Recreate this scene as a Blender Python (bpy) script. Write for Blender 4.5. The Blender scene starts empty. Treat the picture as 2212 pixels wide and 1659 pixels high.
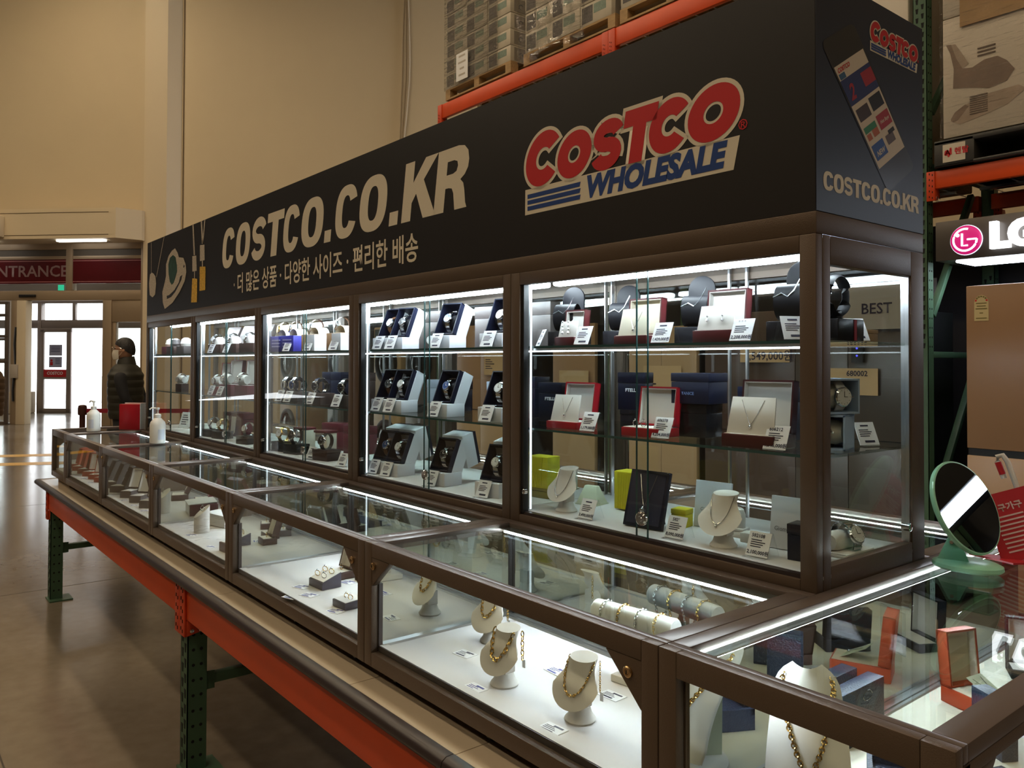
import bpy, bmesh, math, random
from mathutils import Matrix, Vector, Euler
random.seed(7)
sc = bpy.context.scene
COL = sc.collection
PI = math.pi

# ------------------------------------------------------------------ camera
W, D, E = 0.9342, 0.4512, 0.4574            # case width, tall case depth, counter depth
cam_d = bpy.data.cameras.new('camera')
cam = bpy.data.objects.new('camera', cam_d); COL.objects.link(cam)
cam_d.sensor_fit = 'HORIZONTAL'; cam_d.sensor_width = 36.0
cam_d.lens = 1736.4 / 2212 * 36.0
cam_d.shift_y = -74.3 / 2212
cam_d.clip_start = 0.02; cam_d.clip_end = 300
_r, _u, _f = Vector((0.62868, 0.77766, 0.00296)), Vector((0.01101, -0.01270, 0.99986)), Vector((-0.77759, 0.62856, 0.01655))
cam.matrix_world = Matrix(((_r.x, _u.x, -_f.x, 0.8302), (_r.y, _u.y, -_f.y, -1.4205), (_r.z, _u.z, -_f.z, 1.49), (0, 0, 0, 1)))
sc.camera = cam

# ------------------------------------------------------------------ world, exposure
wd = bpy.data.worlds.new('overcast_day'); sc.world = wd; wd.use_nodes = True
wd.node_tree.nodes['Background'].inputs[0].default_value = (0.93, 0.96, 1.0, 1)
wd.node_tree.nodes['Background'].inputs[1].default_value = 4.0
sc.view_settings.view_transform = 'Standard'; sc.view_settings.look = 'None'
sc.view_settings.exposure = 0.15; sc.view_settings.gamma = 1.0; sc.view_settings.use_curve_mapping = False
sc.cycles.transparent_max_bounces = 40
sc.cycles.max_bounces = 10; sc.cycles.glossy_bounces = 6; sc.cycles.diffuse_bounces = 3
sc.cycles.sample_clamp_indirect = 4.0
sc.cycles.caustics_reflective = False; sc.cycles.caustics_refractive = False
HALL = 35.0          # warm high-bay fixtures
LED = 58.0           # cool strips in the cases
LEDC = 100.0          # cool strips in the counters
WARM = (1.0, 0.80, 0.54)
COOL = (0.80, 0.91, 1.0)

# ------------------------------------------------------------------ materials
MATS = {}
def nodes(name):
    m = bpy.data.materials.new(name); m.use_nodes = True
    nt = m.node_tree
    return m, nt, nt.nodes['Principled BSDF']
def mat(name, col, rough=0.5, metal=0.0, spec=0.5, var=0.0, vscale=8.0, bump=0.0, bscale=60.0, coat=0.0, stretch=None, sub=0.0):
    if name in MATS: return MATS[name]
    m, nt, b = nodes(name); N, Lk = nt.nodes, nt.links
    b.inputs['Base Color'].default_value = (*col, 1)
    b.inputs['Roughness'].default_value = rough
    b.inputs['Metallic'].default_value = metal
    b.inputs['Specular IOR Level'].default_value = spec
    b.inputs['Coat Weight'].default_value = coat
    if var or bump:
        tc = N.new('ShaderNodeTexCoord'); mp = N.new('ShaderNodeMapping')
        Lk.new(tc.outputs['Object'], mp.inputs[0])
        if stretch: mp.inputs['Scale'].default_value = stretch
    if var:
        n = N.new('ShaderNodeTexNoise'); n.inputs['Scale'].default_value = vscale; n.inputs['Detail'].default_value = 5
        Lk.new(mp.outputs[0], n.inputs[0])
        rp = N.new('ShaderNodeValToRGB'); rp.color_ramp.elements[0].position = 0.3; rp.color_ramp.elements[1].position = 0.7
        rp.color_ramp.elements[0].color = (*[c * (1 - var) for c in col], 1)
        rp.color_ramp.elements[1].color = (*[min(1, c * (1 + var)) for c in col], 1)
        Lk.new(n.outputs['Fac'], rp.inputs[0]); Lk.new(rp.outputs[0], b.inputs['Base Color'])
    if bump:
        n2 = N.new('ShaderNodeTexNoise'); n2.inputs['Scale'].default_value = bscale; n2.inputs['Detail'].default_value = 3
        Lk.new(mp.outputs[0], n2.inputs[0])
        bp = N.new('ShaderNodeBump'); bp.inputs['Strength'].default_value = bump; bp.inputs['Distance'].default_value = 0.01
        Lk.new(n2.outputs['Fac'], bp.inputs['Height']); Lk.new(bp.outputs[0], b.inputs['Normal'])
    MATS[name] = m
    return m
def glow(name, col, s):
    if name in MATS: return MATS[name]
    m, nt, b = nodes(name)
    b.inputs['Base Color'].default_value = (*[c * 0.5 for c in col], 1)
    b.inputs['Emission Color'].default_value = (*col, 1); b.inputs['Emission Strength'].default_value = s
    MATS[name] = m; return m
def pane(name, tint=(0.97, 0.99, 0.98), ior=1.45, rough=0.0, streak=False):
    if name in MATS: return MATS[name]
    m = bpy.data.materials.new(name); m.use_nodes = True; nt = m.node_tree; N, Lk = nt.nodes, nt.links
    N.remove(N['Principled BSDF'])
    t = N.new('ShaderNodeBsdfTransparent'); t.inputs[0].default_value = (*tint, 1)
    g = N.new('ShaderNodeBsdfGlossy'); g.inputs['Roughness'].default_value = rough
    f0 = ((ior - 1) / (ior + 1)) ** 2
    lw = N.new('ShaderNodeLayerWeight'); lw.inputs[0].default_value = 0.5
    pw = N.new('ShaderNodeMath'); pw.operation = 'POWER'; pw.inputs[1].default_value = 5.0; Lk.new(lw.outputs['Facing'], pw.inputs[0])
    fr = N.new('ShaderNodeMath'); fr.operation = 'MULTIPLY_ADD'; fr.inputs[1].default_value = 1 - f0; fr.inputs[2].default_value = f0; Lk.new(pw.outputs[0], fr.inputs[0])
    mx = N.new('ShaderNodeMixShader')
    Lk.new(fr.outputs[0], mx.inputs[0]); Lk.new(t.outputs[0], mx.inputs[1]); Lk.new(g.outputs[0], mx.inputs[2])
    if streak:
        tc = N.new('ShaderNodeTexCoord'); mp = N.new('ShaderNodeMapping'); mp.inputs['Scale'].default_value = (3, 3, 18)
        mp.inputs['Rotation'].default_value = (0.15, 0.2, 0.1)
        n = N.new('ShaderNodeTexNoise'); n.inputs['Scale'].default_value = 2.2; n.inputs['Detail'].default_value = 6
        bp = N.new('ShaderNodeBump'); bp.inputs['Strength'].default_value = 0.9; bp.inputs['Distance'].default_value = 0.06
        Lk.new(tc.outputs['Object'], mp.inputs[0]); Lk.new(mp.outputs[0], n.inputs[0])
        Lk.new(n.outputs['Fac'], bp.inputs['Height']); Lk.new(bp.outputs[0], g.inputs['Normal']); Lk.new(bp.outputs[0], lw.inputs['Normal'])
    Lk.new(mx.outputs[0], N['Material Output'].inputs[0])
    MATS[name] = m; return m

brown = mat('brown_powder_coat', (0.120, 0.083, 0.058), 0.38, 0.25, bump=0.12, bscale=500)
brown2 = mat('brown_powder_coat_top', (0.130, 0.098, 0.082), 0.3, 0.25)
signblk = mat('black_sign_vinyl', (0.012, 0.010, 0.010), 0.42)
cream = mat('cream_print', (0.74, 0.66, 0.52), 0.5)
redp = mat('red_print', (0.55, 0.015, 0.02), 0.45)
bluep = mat('blue_print', (0.012, 0.05, 0.22), 0.45)
navyp = mat('navy_print', (0.02, 0.03, 0.12), 0.5)
orange = mat('orange_enamel', (0.70, 0.070, 0.005), 0.42, var=0.08, vscale=3)
orange_d = mat('orange_bracket', (0.62, 0.055, 0.008), 0.45)
green = mat('green_enamel', (0.055, 0.115, 0.065), 0.5, var=0.12, vscale=6)
black = mat('black_plastic', (0.012, 0.012, 0.013), 0.4)
rubber = mat('dark_rubber', (0.03, 0.02, 0.02), 0.35)
hole = mat('slot_black', (0.004, 0.004, 0.004), 0.9)
laminate = mat('beige_laminate', (0.52, 0.43, 0.32), 0.16, spec=0.6, var=0.03, vscale=4)
mdf = mat('tan_board', (0.46, 0.33, 0.19), 0.5)
deck = mat('white_deck', (0.70, 0.68, 0.67), 0.55)
deck_c = mat('cream_deck', (0.76, 0.74, 0.60), 0.55)
alu = mat('aluminium', (0.72, 0.73, 0.74), 0.28, 1.0)
chrome = mat('chrome', (0.85, 0.85, 0.86), 0.08, 1.0)
bronze = mat('bronze_lock', (0.62, 0.42, 0.22), 0.22, 1.0)
steel = mat('watch_steel', (0.75, 0.76, 0.78), 0.16, 1.0)
gold = mat('gold', (0.85, 0.58, 0.20), 0.2, 1.0)
silver = mat('silver_chain', (0.75, 0.74, 0.72), 0.22, 1.0)
mirror = mat('mirror_silver', (0.83, 0.88, 0.86), 0.015, 1.0)
glass = pane('clear_glass')
glass_t = pane('counter_top_glass', (0.93, 0.97, 0.95), 1.5)
shelfg = pane('shelf_glass', (0.93, 0.98, 0.96), 1.45)
edgeg = mat('glass_edge_green', (0.035, 0.09, 0.09), 0.12)
acryl = pane('acrylic', (0.96, 0.97, 0.98), 1.4)
film = pane('shrink_film', (0.96, 0.95, 0.93), 1.5, 0.12, True)
led_case = glow('led_case', COOL, LED)
led_rib = glow('led_ribbed', COOL, 0.45)
led_side = glow('led_side', COOL, 1.6)
led_ctr = glow('led_counter', COOL, LEDC)
led_shelf = glow('led_shelf', COOL, 9.0)
white = mat('white_card', (0.88, 0.89, 0.92), 0.5)
paper = mat('paper', (0.80, 0.80, 0.80), 0.6)
ink = mat('ink', (0.02, 0.02, 0.05), 0.6)
inkb = mat('blue_ink', (0.05, 0.06, 0.30), 0.6)
wbox = mat('white_gift_board', (0.78, 0.80, 0.85), 0.45)
gbox = mat('grey_board', (0.38, 0.42, 0.50), 0.5)
dnavy = mat('dark_navy_board', (0.006, 0.008, 0.022), 0.35, spec=0.3)
navy = mat('navy_velvet', (0.008, 0.011, 0.036), 0.5)
navyb = mat('navy_leatherette', (0.013, 0.02, 0.048), 0.42, bump=0.3, bscale=260)
dkbrown = mat('dark_brown_leatherette', (0.055, 0.028, 0.022), 0.4)
mahog = mat('mahogany_board', (0.075, 0.012, 0.014), 0.32)
maroon = mat('maroon_board', (0.12, 0.012, 0.022), 0.4)
crimson = mat('crimson_board', (0.40, 0.008, 0.018), 0.35)
redbox = mat('rust_red_leatherette', (0.24, 0.035, 0.018), 0.42)
orgbox = mat('orange_red_leatherette', (0.42, 0.06, 0.02), 0.42)
slate = mat('slate_board', (0.075, 0.06, 0.058), 0.45)
creamv = mat('cream_velvet', (0.78, 0.72, 0.58), 0.75)
ivory = mat('ivory_leatherette', (0.82, 0.79, 0.74), 0.55)
palegreen = mat('pale_green_card', (0.66, 0.70, 0.52), 0.6)
yellow = mat('yellow_board', (0.72, 0.62, 0.02), 0.55)
palebl = mat('pale_blue_board', (0.42, 0.55, 0.75), 0.45)
blueb = mat('blue_watch_box', (0.03, 0.03, 0.32), 0.45)
tanb = mat('tan_wood_box', (0.50, 0.30, 0.16), 0.5)
mint = mat('mint_plastic', (0.33, 0.66, 0.46), 0.3)
redfold = mat('red_card', (0.45, 0.012, 0.02), 0.45)
carton = mat('cardboard', (0.42, 0.26, 0.12), 0.7, var=0.08, vscale=5)
wcarton = mat('white_carton', (0.62, 0.55, 0.46), 0.55)
pwood = mat('pallet_wood', (0.40, 0.25, 0.11), 0.7, var=0.2, vscale=9, stretch=(1, 8, 8))
bottle = mat('bottle_white', (0.80, 0.80, 0.76), 0.35)
tanmetal = mat('tan_glass_door', (0.30, 0.175, 0.095), 0.32)
dial_w = mat('dial_white', (0.82, 0.82, 0.80), 0.3)
dial_k = mat('dial_black', (0.012, 0.012, 0.015), 0.25)
dial_b = mat('dial_blue', (0.02, 0.06, 0.2), 0.25)
strap_k = mat('strap_black', (0.015, 0.014, 0.014), 0.5)
strap_b = mat('strap_brown', (0.16, 0.07, 0.03), 0.5)
black_v = mat('black_velvet', (0.004, 0.004, 0.006), 0.55, spec=0.2)

# ------------------------------------------------------------------ mesh helpers
class MB:
    def __init__(s): s.v, s.f, s.m = [], [], []
    def add(s, vs, fs, m=0, M=None):
        o = len(s.v)
        s.v += [tuple(M @ Vector(p)) for p in vs] if M is not None else [tuple(p) for p in vs]
        s.f += [tuple(o + i for i in f) for f in fs]; s.m += [m] * len(fs)
        return s
    def box(s, a, b, m=0, M=None):
        (x0, y0, z0), (x1, y1, z1) = a, b
        return s.add([(x0, y0, z0), (x1, y0, z0), (x1, y1, z0), (x0, y1, z0), (x0, y0, z1), (x1, y0, z1), (x1, y1, z1), (x0, y1, z1)],
                     [(0, 3, 2, 1), (4, 5, 6, 7), (0, 1, 5, 4), (1, 2, 6, 5), (2, 3, 7, 6), (3, 0, 4, 7)], m, M)
    def cbox(s, c, d, m=0, M=None):
        return s.box([c[i] - d[i] / 2 for i in range(3)], [c[i] + d[i] / 2 for i in range(3)], m, M)
    def prism(s, poly, h0, h1, m=0, M=None, ax='y'):
        """poly in 2D (x,z) for ax y, (y,z) for ax x, (x,y) for ax z; h0<h1 along ax"""
        def P(p, h): return {'y': (p[0], h, p[1]), 'x': (h, p[0], p[1]), 'z': (p[0], p[1], h)}[ax]
        n = len(poly); vs = [P(p, h0) for p in poly] + [P(p, h1) for p in poly]
        fs = [tuple(range(n)), tuple(range(2 * n - 1, n - 1, -1))] + [(i, i + n, (i + 1) % n + n, (i + 1) % n) for i in range(n)]
        return s.add(vs, fs, m, M)
    def lathe(s, prof, n=20, m=0, M=None, sy=1.0):
        vs, fs = [], []
        for r, z in prof:
            vs += [(r * math.cos(2 * PI * k / n), sy * r * math.sin(2 * PI * k / n), z) for k in range(n)]
        for i in range(len(prof) - 1):
            for k in range(n):
                a, b = i * n + k, i * n + (k + 1) % n
                fs.append((a, b, b + n, a + n))
        fs.append(tuple(range(n - 1, -1, -1))); fs.append(tuple((len(prof) - 1) * n + k for k in range(n)))
        return s.add(vs, fs, m, M)
    def tube(s, pts, r, n=6, m=0, M=None, closed=False, flat=1.0):
        pts = [Vector(p) for p in pts]; vs, fs = [], []; L = len(pts)
        for i, p in enumerate(pts):
            t = (pts[(i + 1) % L] - pts[i - 1]) if closed else (pts[min(i + 1, L - 1)] - pts[max(i - 1, 0)])
            t.normalize(); a = Vector((0, 0, 1)) if abs(t.z) < 0.9 else Vector((1, 0, 0))
            u = t.cross(a).normalized(); w = t.cross(u)
            vs += [tuple(p + u * (r * math.cos(2 * PI * k / n)) + w * (r * flat * math.sin(2 * PI * k / n))) for k in range(n)]
        for i in range(L if closed else L - 1):
            for k in range(n):
                a, b = i * n + k, i * n + (k + 1) % n; c, d = (i + 1) % L * n + k, (i + 1) % L * n + (k + 1) % n
                fs.append((a, b, d, c))
        if not closed: fs += [tuple(range(n - 1, -1, -1)), tuple((L - 1) * n + k for k in range(n))]
        return s.add(vs, fs, m, M)
    def grid(s, fn, nu, nv, m=0, M=None, wrap=False):
        vs = [fn(i / (nu - (0 if wrap else 1)), j / (nv - 1)) for j in range(nv) for i in range(nu)]
        fs = []
        for j in range(nv - 1):
            for i in range(nu if wrap else nu - 1):
                a, b = j * nu + i, j * nu + (i + 1) % nu
                fs.append((a, b, b + nu, a + nu))
        return s.add(vs, fs, m, M)
    def quad(s, a, b, c, d, m=0): return s.add([a, b, c, d], [(0, 1, 2, 3)], m)
    def mesh(s, name, mats, smooth=35, bevel=0.0, seg=2):
        me = bpy.data.meshes.new(name); me.from_pydata(s.v, [], s.f)
        if not isinstance(mats, (list, tuple)): mats = [mats]
        for m in mats: me.materials.append(m)
        if len(mats) > 1: me.polygons.foreach_set('material_index', s.m)
        bm = bmesh.new(); bm.from_mesh(me)
        bmesh.ops.recalc_face_normals(bm, faces=bm.faces)
        if bevel:
            es = [e for e in bm.edges if len(e.link_faces) == 2 and e.calc_face_angle(0) > 0.5]
            bmesh.ops.bevel(bm, geom=es, offset=bevel, segments=seg, affect='EDGES', profile=0.5, clamp_overlap=True)
        bm.to_mesh(me); bm.free()
        if smooth:
            me.shade_smooth(); me.set_sharp_from_angle(angle=math.radians(smooth))
        me.update(); return me
def T(x=0, y=0, z=0): return Matrix.Translation((x, y, z))
def RX(a): return Matrix.Rotation(a, 4, 'X')
def RY(a): return Matrix.Rotation(a, 4, 'Y')
def RZ(a): return Matrix.Rotation(a, 4, 'Z')

def text_mesh(name, s, size, m, bold=0.0, shear=0.0, ext=0.0, align='CENTER', res=2, sx=1.0, M=None, spacing=1.0):
    """lettering lying in the local XZ plane facing -y"""
    cu = bpy.data.curves.new(name, 'FONT'); cu.body = s; cu.size = size; cu.offset = bold; cu.shear = shear; cu.extrude = ext
    cu.align_x = align; cu.align_y = 'CENTER'; cu.resolution_u = res; cu.space_character = spacing
    o = bpy.data.objects.new(name, cu); COL.objects.link(o)
    dg = bpy.context.evaluated_depsgraph_get()
    me = bpy.data.meshes.new_from_object(o.evaluated_get(dg)); bpy.data.objects.remove(o); bpy.data.curves.remove(cu)
    me.name = name; me.materials.clear(); me.materials.append(m)
    me.transform((M or Matrix()) @ RX(PI / 2) @ Matrix.Diagonal((sx, 1, 1, 1)))
    return me
def curve_mesh(name, polys, m, offset=0.0, ext=0.0, z=0.0):
    """filled flat shapes (with holes) from closed polylines given in (x, z); facing -y"""
    cu = bpy.data.curves.new(name, 'CURVE'); cu.dimensions = '2D'; cu.fill_mode = 'BOTH'; cu.offset = offset; cu.extrude = ext
    for p in polys:
        sp = cu.splines.new('POLY'); sp.points.add(len(p) - 1); sp.use_cyclic_u = True
        for q, c in zip(sp.points, p): q.co = (c[0], c[1], 0, 1)
    o = bpy.data.objects.new(name, cu); COL.objects.link(o)
    me = bpy.data.meshes.new_from_object(o.evaluated_get(bpy.context.evaluated_depsgraph_get()))
    bpy.data.objects.remove(o); bpy.data.curves.remove(cu)
    me.name = name; me.materials.clear(); me.materials.append(m); me.transform(T(0, z, 0) @ RX(PI / 2)); return me
def join(name, meshes):
    bm = bmesh.new(); mats = []
    for me in meshes:
        n0 = len(bm.faces); bm.from_mesh(me); bm.faces.ensure_lookup_table()
        for i in range(n0, len(bm.faces)):
            mm = me.materials[bm.faces[i].material_index]
            if mm not in mats: mats.append(mm)
            bm.faces[i].material_index = mats.index(mm)
    out = bpy.data.meshes.new(name); bm.to_mesh(out); bm.free()
    for m in mats: out.materials.append(m)
    return out

# ------------------------------------------------------------------ object helpers
LABELS = {}
def tag(o, label, cat, group=None):
    n = len(label.split())
    if n < 4 or n > 16: print('LABEL WORDS', n, label)
    if label in LABELS: print('DUP LABEL', label)
    LABELS[label] = 1
    o['label'] = label; o['category'] = cat
    if group: o['group'] = group
    return o
def obj(name, me, parent=None):
    o = bpy.data.objects.new(name, me); COL.objects.link(o)
    if parent is not None: o.parent = parent
    return o
def empty(name, loc=(0, 0, 0), rz=0.0, rx=0.0, scl=1.0, ry=0.0):
    o = bpy.data.objects.new(name, None); COL.objects.link(o); o.empty_display_size = 0.05
    o.location = loc; o.rotation_euler = (rx, ry, rz)
    o.scale = (scl,) * 3 if isinstance(scl, (int, float)) else scl
    return o
def struct(name, me, parent=None):
    o = obj(name, me, parent); o['kind'] = 'structure'; return o
def put(parts, name, label, cat, loc, rz=0.0, rx=0.0, scl=1.0, group=None, ry=0.0):
    """parts: list of (part name, mesh, [sub-parts]); a single part becomes the thing itself"""
    if len(parts) == 1 and not parts[0][2]:
        o = obj(name, parts[0][1]); o.location = loc; o.rotation_euler = (rx, ry, rz)
        o.scale = (scl,) * 3 if isinstance(scl, (int, float)) else scl
    else:
        o = empty(name, loc, rz, rx, scl, ry)
        for pn, me, subs in parts:
            c = obj(pn, me, o)
            for sn, sm, _ in subs: obj(sn, sm, c)
    return tag(o, label, cat, group)
CACHE = {}
def cached(fn):
    def g(*a, **k):
        key = (fn.__name__, a, tuple(sorted(k.items())))
        if key not in CACHE: CACHE[key] = fn(*a, **k)
        return CACHE[key]
    return g
ORD = ['first', 'second', 'third', 'fourth', 'fifth', 'sixth', 'seventh', 'eighth', 'ninth', 'tenth']

# ================================================================== SETTING
O0 = Vector((-19.738, 3.086, 0)); EX = Vector((0.70711, 0.70711, 0)); EN = Vector((0.70711, -0.70711, 0))
EM = Matrix(((EX.x, -EN.x, 0, O0.x), (EX.y, -EN.y, 0, O0.y), (0, 0, 1, 0), (0, 0, 0, 1)))   # local x along entrance wall, -y into the hall
HZ = 12.5

def floor_mat():
    m, nt, b = nodes('polished_concrete'); N, Lk = nt.nodes, nt.links
    tc = N.new('ShaderNodeTexCoord')
    n1 = N.new('ShaderNodeTexNoise'); n1.inputs['Scale'].default_value = 0.7; n1.inputs['Detail'].default_value = 8
    n2 = N.new('ShaderNodeTexNoise'); n2.inputs['Scale'].default_value = 14; n2.inputs['Detail'].default_value = 6
    Lk.new(tc.outputs['Object'], n1.inputs[0]); Lk.new(tc.outputs['Object'], n2.inputs[0])
    ad = N.new('ShaderNodeMath'); ad.operation = 'MULTIPLY_ADD'; ad.inputs[1].default_value = 0.35; Lk.new(n2.outputs['Fac'], ad.inputs[0]); Lk.new(n1.outputs['Fac'], ad.inputs[2])
    rp = N.new('ShaderNodeValToRGB'); rp.color_ramp.elements[0].position = 0.45; rp.color_ramp.elements[1].position = 0.9
    rp.color_ramp.elements[0].color = (0.145, 0.115, 0.085, 1); rp.color_ramp.elements[1].color = (0.245, 0.205, 0.16, 1)
    Lk.new(ad.outputs[0], rp.inputs[0]); Lk.new(rp.outputs[0], b.inputs['Base Color'])
    r2 = N.new('ShaderNodeMapRange'); r2.inputs['To Min'].default_value = 0.10; r2.inputs['To Max'].default_value = 0.24
    Lk.new(n1.outputs['Fac'], r2.inputs[0]); Lk.new(r2.outputs[0], b.inputs['Roughness'])
    b.inputs['Specular IOR Level'].default_value = 0.6
    return m
fl = MB(); fl.box((-31, -14, -0.2), (14, 14, 0)); struct('floor', fl.mesh('floor', floor_mat()))
jm = MB()
for k in range(6): jm.box((-4.0 + k * 3.6 - 12, -13.9, -0.002), (-3.994 + k * 3.6 - 12, 13.9, 0.0006))
for k in range(4): jm.box((-30, -9.0 + k * 4.0, -0.002), (13.9, -8.994 + k * 4.0, 0.0006))
j = struct('trim_1', jm.mesh('floor_joint', mat('joint_filler', (0.06, 0.045, 0.03), 0.7)))
wallm = mat('cream_wall_paint', (0.66, 0.54, 0.355), 0.6, var=0.02, vscale=0.6, bump=0.05, bscale=40)
trimm = mat('cream_trim_paint', (0.70, 0.585, 0.41), 0.5)
greyp = mat('hall_far_wall', (0.10, 0.085, 0.07), 0.8)  # unseen hall walls, coloured dark to keep glass reflections dim
wl = MB()
wl.box((-7.0, 0, 4.95), (0.95, 0.3, HZ)); wl.box((0.95, 0, 0), (14, 0.3, HZ))
wf = MB(); wf.box((-26, 0, 0), (-7.0, 0.3, HZ)); o = struct('wall_left', wf.mesh('wall_left', mat('hall_far_wall', (0.10, 0.085, 0.07), 0.8))); o.matrix_world = EM  # unseen stretch, darkened to cut bright reflections in the case glass
o = struct('wall_entrance', wl.mesh('wall_entrance', wallm)); o.matrix_world = EM
w2 = MB(); w2.box((-9.5, 10.5, 0), (14, 10.8, HZ)); struct('wall_back', w2.mesh('wall_back', wallm))
w3 = MB(); w3.box((13.7, -14, 0), (14, 10.5, HZ)); struct('wall_right', w3.mesh('wall_right', greyp))
w4 = MB(); w4.box((-36, -14.3, 0), (14, -14, HZ)); struct('wall_front', w4.mesh('wall_front', greyp))
ce = MB(); ce.box((-36, -14.3, HZ), (14, 13, HZ + 0.2)); struct('ceiling', ce.mesh('ceiling', mat('ceiling_deck', (0.30, 0.27, 0.23), 0.8)))
# pilaster between entrance and side wall
pl = MB(); pl.box((0.97, -0.28, 0), (1.52, 0.05, HZ)); pl.prism([(1.52, -0.28), (1.73, 0.0), (1.73, 0.05), (1.52, 0.05)], 0, HZ, ax='z')
o = struct('pillar', pl.mesh('pillar', trimm)); o.matrix_world = EM
pj_ = MB(); pj_.box((1.755, -0.012, 0), (1.785, 0.02, HZ)); o = struct('trim_2', pj_.mesh('wall_joint', mat('joint_shadow_brown', (0.16, 0.11, 0.06), 0.8))); o.matrix_world = EM
# deep header over the entrance
hd = MB(); hd.box((-7.0, -0.8, 4.27), (0.62, 0.1, 4.95)); hd.prism([(0.62, -0.8), (1.0, -0.4), (1.0, 0.1), (0.62, 0.1)], 4.27, 4.95, ax='z')
o = struct('wall_header', hd.mesh('wall_header', trimm)); o.matrix_world = EM
hg = MB(); hg.box((-7.0, -0.806, 4.85), (0.45, -0.79, 4.862)); hg.box((-7.0, -0.806, 4.345), (0.45, -0.79, 4.357))
o = struct('trim_3', hg.mesh('header_reveals', mat('reveal_brown', (0.14, 0.09, 0.05), 0.8))); o.matrix_world = EM
# storefront glazing in the entrance wall
alm = mat('tan_anodised_frame', (0.36, 0.27, 0.18), 0.45, 0.3)
darkfr = mat('dark_frame_recess', (0.09, 0.07, 0.05), 0.6)
def EO(name, me, parent=None, kind=True):
    o = obj(name, me, parent)
    if parent is None: o.matrix_world = EM
    if kind and parent is None: o['kind'] = 'structure'
    return o
fr = MB()
fr.box((-7.0, -0.06, 2.93), (0.92, 0.12, 3.16)); fr.box((-7.0, -0.05, 4.13), (0.92, 0.12, 4.4)); fr.box((-7.0, -0.03, 3.90), (0.92, 0.1, 3.98))
fr.box((-1.08, -0.06, 3.16), (-0.92, 0.12, 4.4)); fr.box((-0.15, -0.06, 0), (0.07, 0.12, 2.93)); fr.box((0.80, -0.08, 0), (0.96, 0.14, 4.4))
fr.box((-2.45, -0.06, 0), (-2.28, 0.12, 2.93)); fr.box((-7.0, -0.06, 3.16), (-6.85, 0.12, 4.4)); fr.box((-3.2, -0.06, 3.16), (-3.06, 0.12, 4.4))
win = EO('window_1', fr.mesh('storefront_frame', alm, bevel=0.006))
m_ = MB(); m_.box((-7.0, -0.02, 3.98), (0.8, 0.08, 4.13)); EO('blind_box', m_.mesh('blind_box', darkfr), win)
m_ = MB(); m_.box((-6.85, 0.02, 3.16), (-3.2, 0.03, 3.9)); m_.box((-3.06, 0.02, 3.16), (-1.08, 0.03, 3.9)); m_.box((-0.92, 0.02, 3.16), (0.80, 0.03, 3.9)); EO('transom_pane', m_.mesh('transom_pane', glass), win)
m_ = MB(); m_.box((0.07, 0.02, 0.1), (0.80, 0.03, 2.6)); EO('side_pane', m_.mesh('side_pane', glass), win)
m_ = MB(); m_.box((0.07, -0.04, 2.42), (0.80, 0.1, 2.93)); m_.box((0.07, -0.03, 0), (0.80, 0.1, 0.1)); m_.box((0.07, -0.02, 0.1), (0.16, 0.08, 2.42)); EO('side_frame', m_.mesh('side_frame', alm, bevel=0.004), win)
redm = mat('entrance_red_panel', (0.085, 0.005, 0.008), 0.3, var=0.05)
es = empty('entrance_sign'); es.matrix_world = EM; tag(es, 'dark red entrance sign band with grey capital letters above the doors', 'sign')
m_ = MB(); m_.box((-3.06, -0.03, 3.33), (-1.08, 0.0, 3.90)); obj('panel', m_.mesh('sign_panel', redm), es)
m_ = MB(); m_.box((-3.06, -0.036, 3.365), (-1.08, -0.029, 3.378)); m_.box((-3.06, -0.036, 3.855), (-1.08, -0.029, 3.868)); obj('pinstripe', m_.mesh('pinstripe', mat('pink_line', (0.5, 0.2, 0.2), 0.5)), es)
obj('lettering', text_mesh('entrance_text', 'ENTRANCE', 0.37, mat('grey_letters', (0.24, 0.15, 0.145), 0.5), 0.006, res=2, M=T(-2.05, -0.034, 3.61), sx=1.06), es)
rs = empty('red_sign_panel'); rs.matrix_world = EM; tag(rs, 'plain dark red glazing band above the doors, next to the pillar', 'sign')
m_ = MB(); m_.box((-0.92, -0.03, 3.33), (0.80, 0.0, 3.90)); obj('panel', m_.mesh('red_band', redm), rs)
m_ = MB(); m_.box((-0.92, -0.036, 3.365), (0.80, -0.029, 3.378)); m_.box((-0.92, -0.036, 3.855), (0.80, -0.029, 3.868)); obj('pinstripe', m_.mesh('pinstripe2', MATS['pink_line']), rs)
m_ = MB(); m_.box((-2.43, -0.11, 3.01), (-2.02, -0.055, 3.07)); o = obj('door_sensor', m_.mesh('door_sensor', black, bevel=0.01)); o.matrix_world = EM @ T(0.2); tag(o, 'small black motion sensor on the beam over the doors', 'sensor')
es2 = empty('exit_sign'); es2.matrix_world = EM; tag(es2, 'green exit light box hung on the cream header', 'sign')
m_ = MB(); m_.box((-2.75, -1.18, 4.31), (-2.06, -0.8, 4.79)); obj('housing', m_.mesh('exit_housing', trimm, bevel=0.02), es2)
m_ = MB(); m_.box((-2.72, -1.19, 4.42), (-2.17, -1.178, 4.76)); obj('lit_face', m_.mesh('exit_face', glow('exit_green', (0.02, 0.5, 0.28), 0.8)), es2)
m_ = MB(); m_.box((-1.30, -0.02, 3.17), (-1.16, 0.0, 3.30)); o = obj('running_man_sign', m_.mesh('green_sign', glow('exit_green2', (0.03, 0.55, 0.3), 0.7))); o.matrix_world = EM; tag(o, 'tiny green lit sign under the red entrance band', 'sign')
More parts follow.
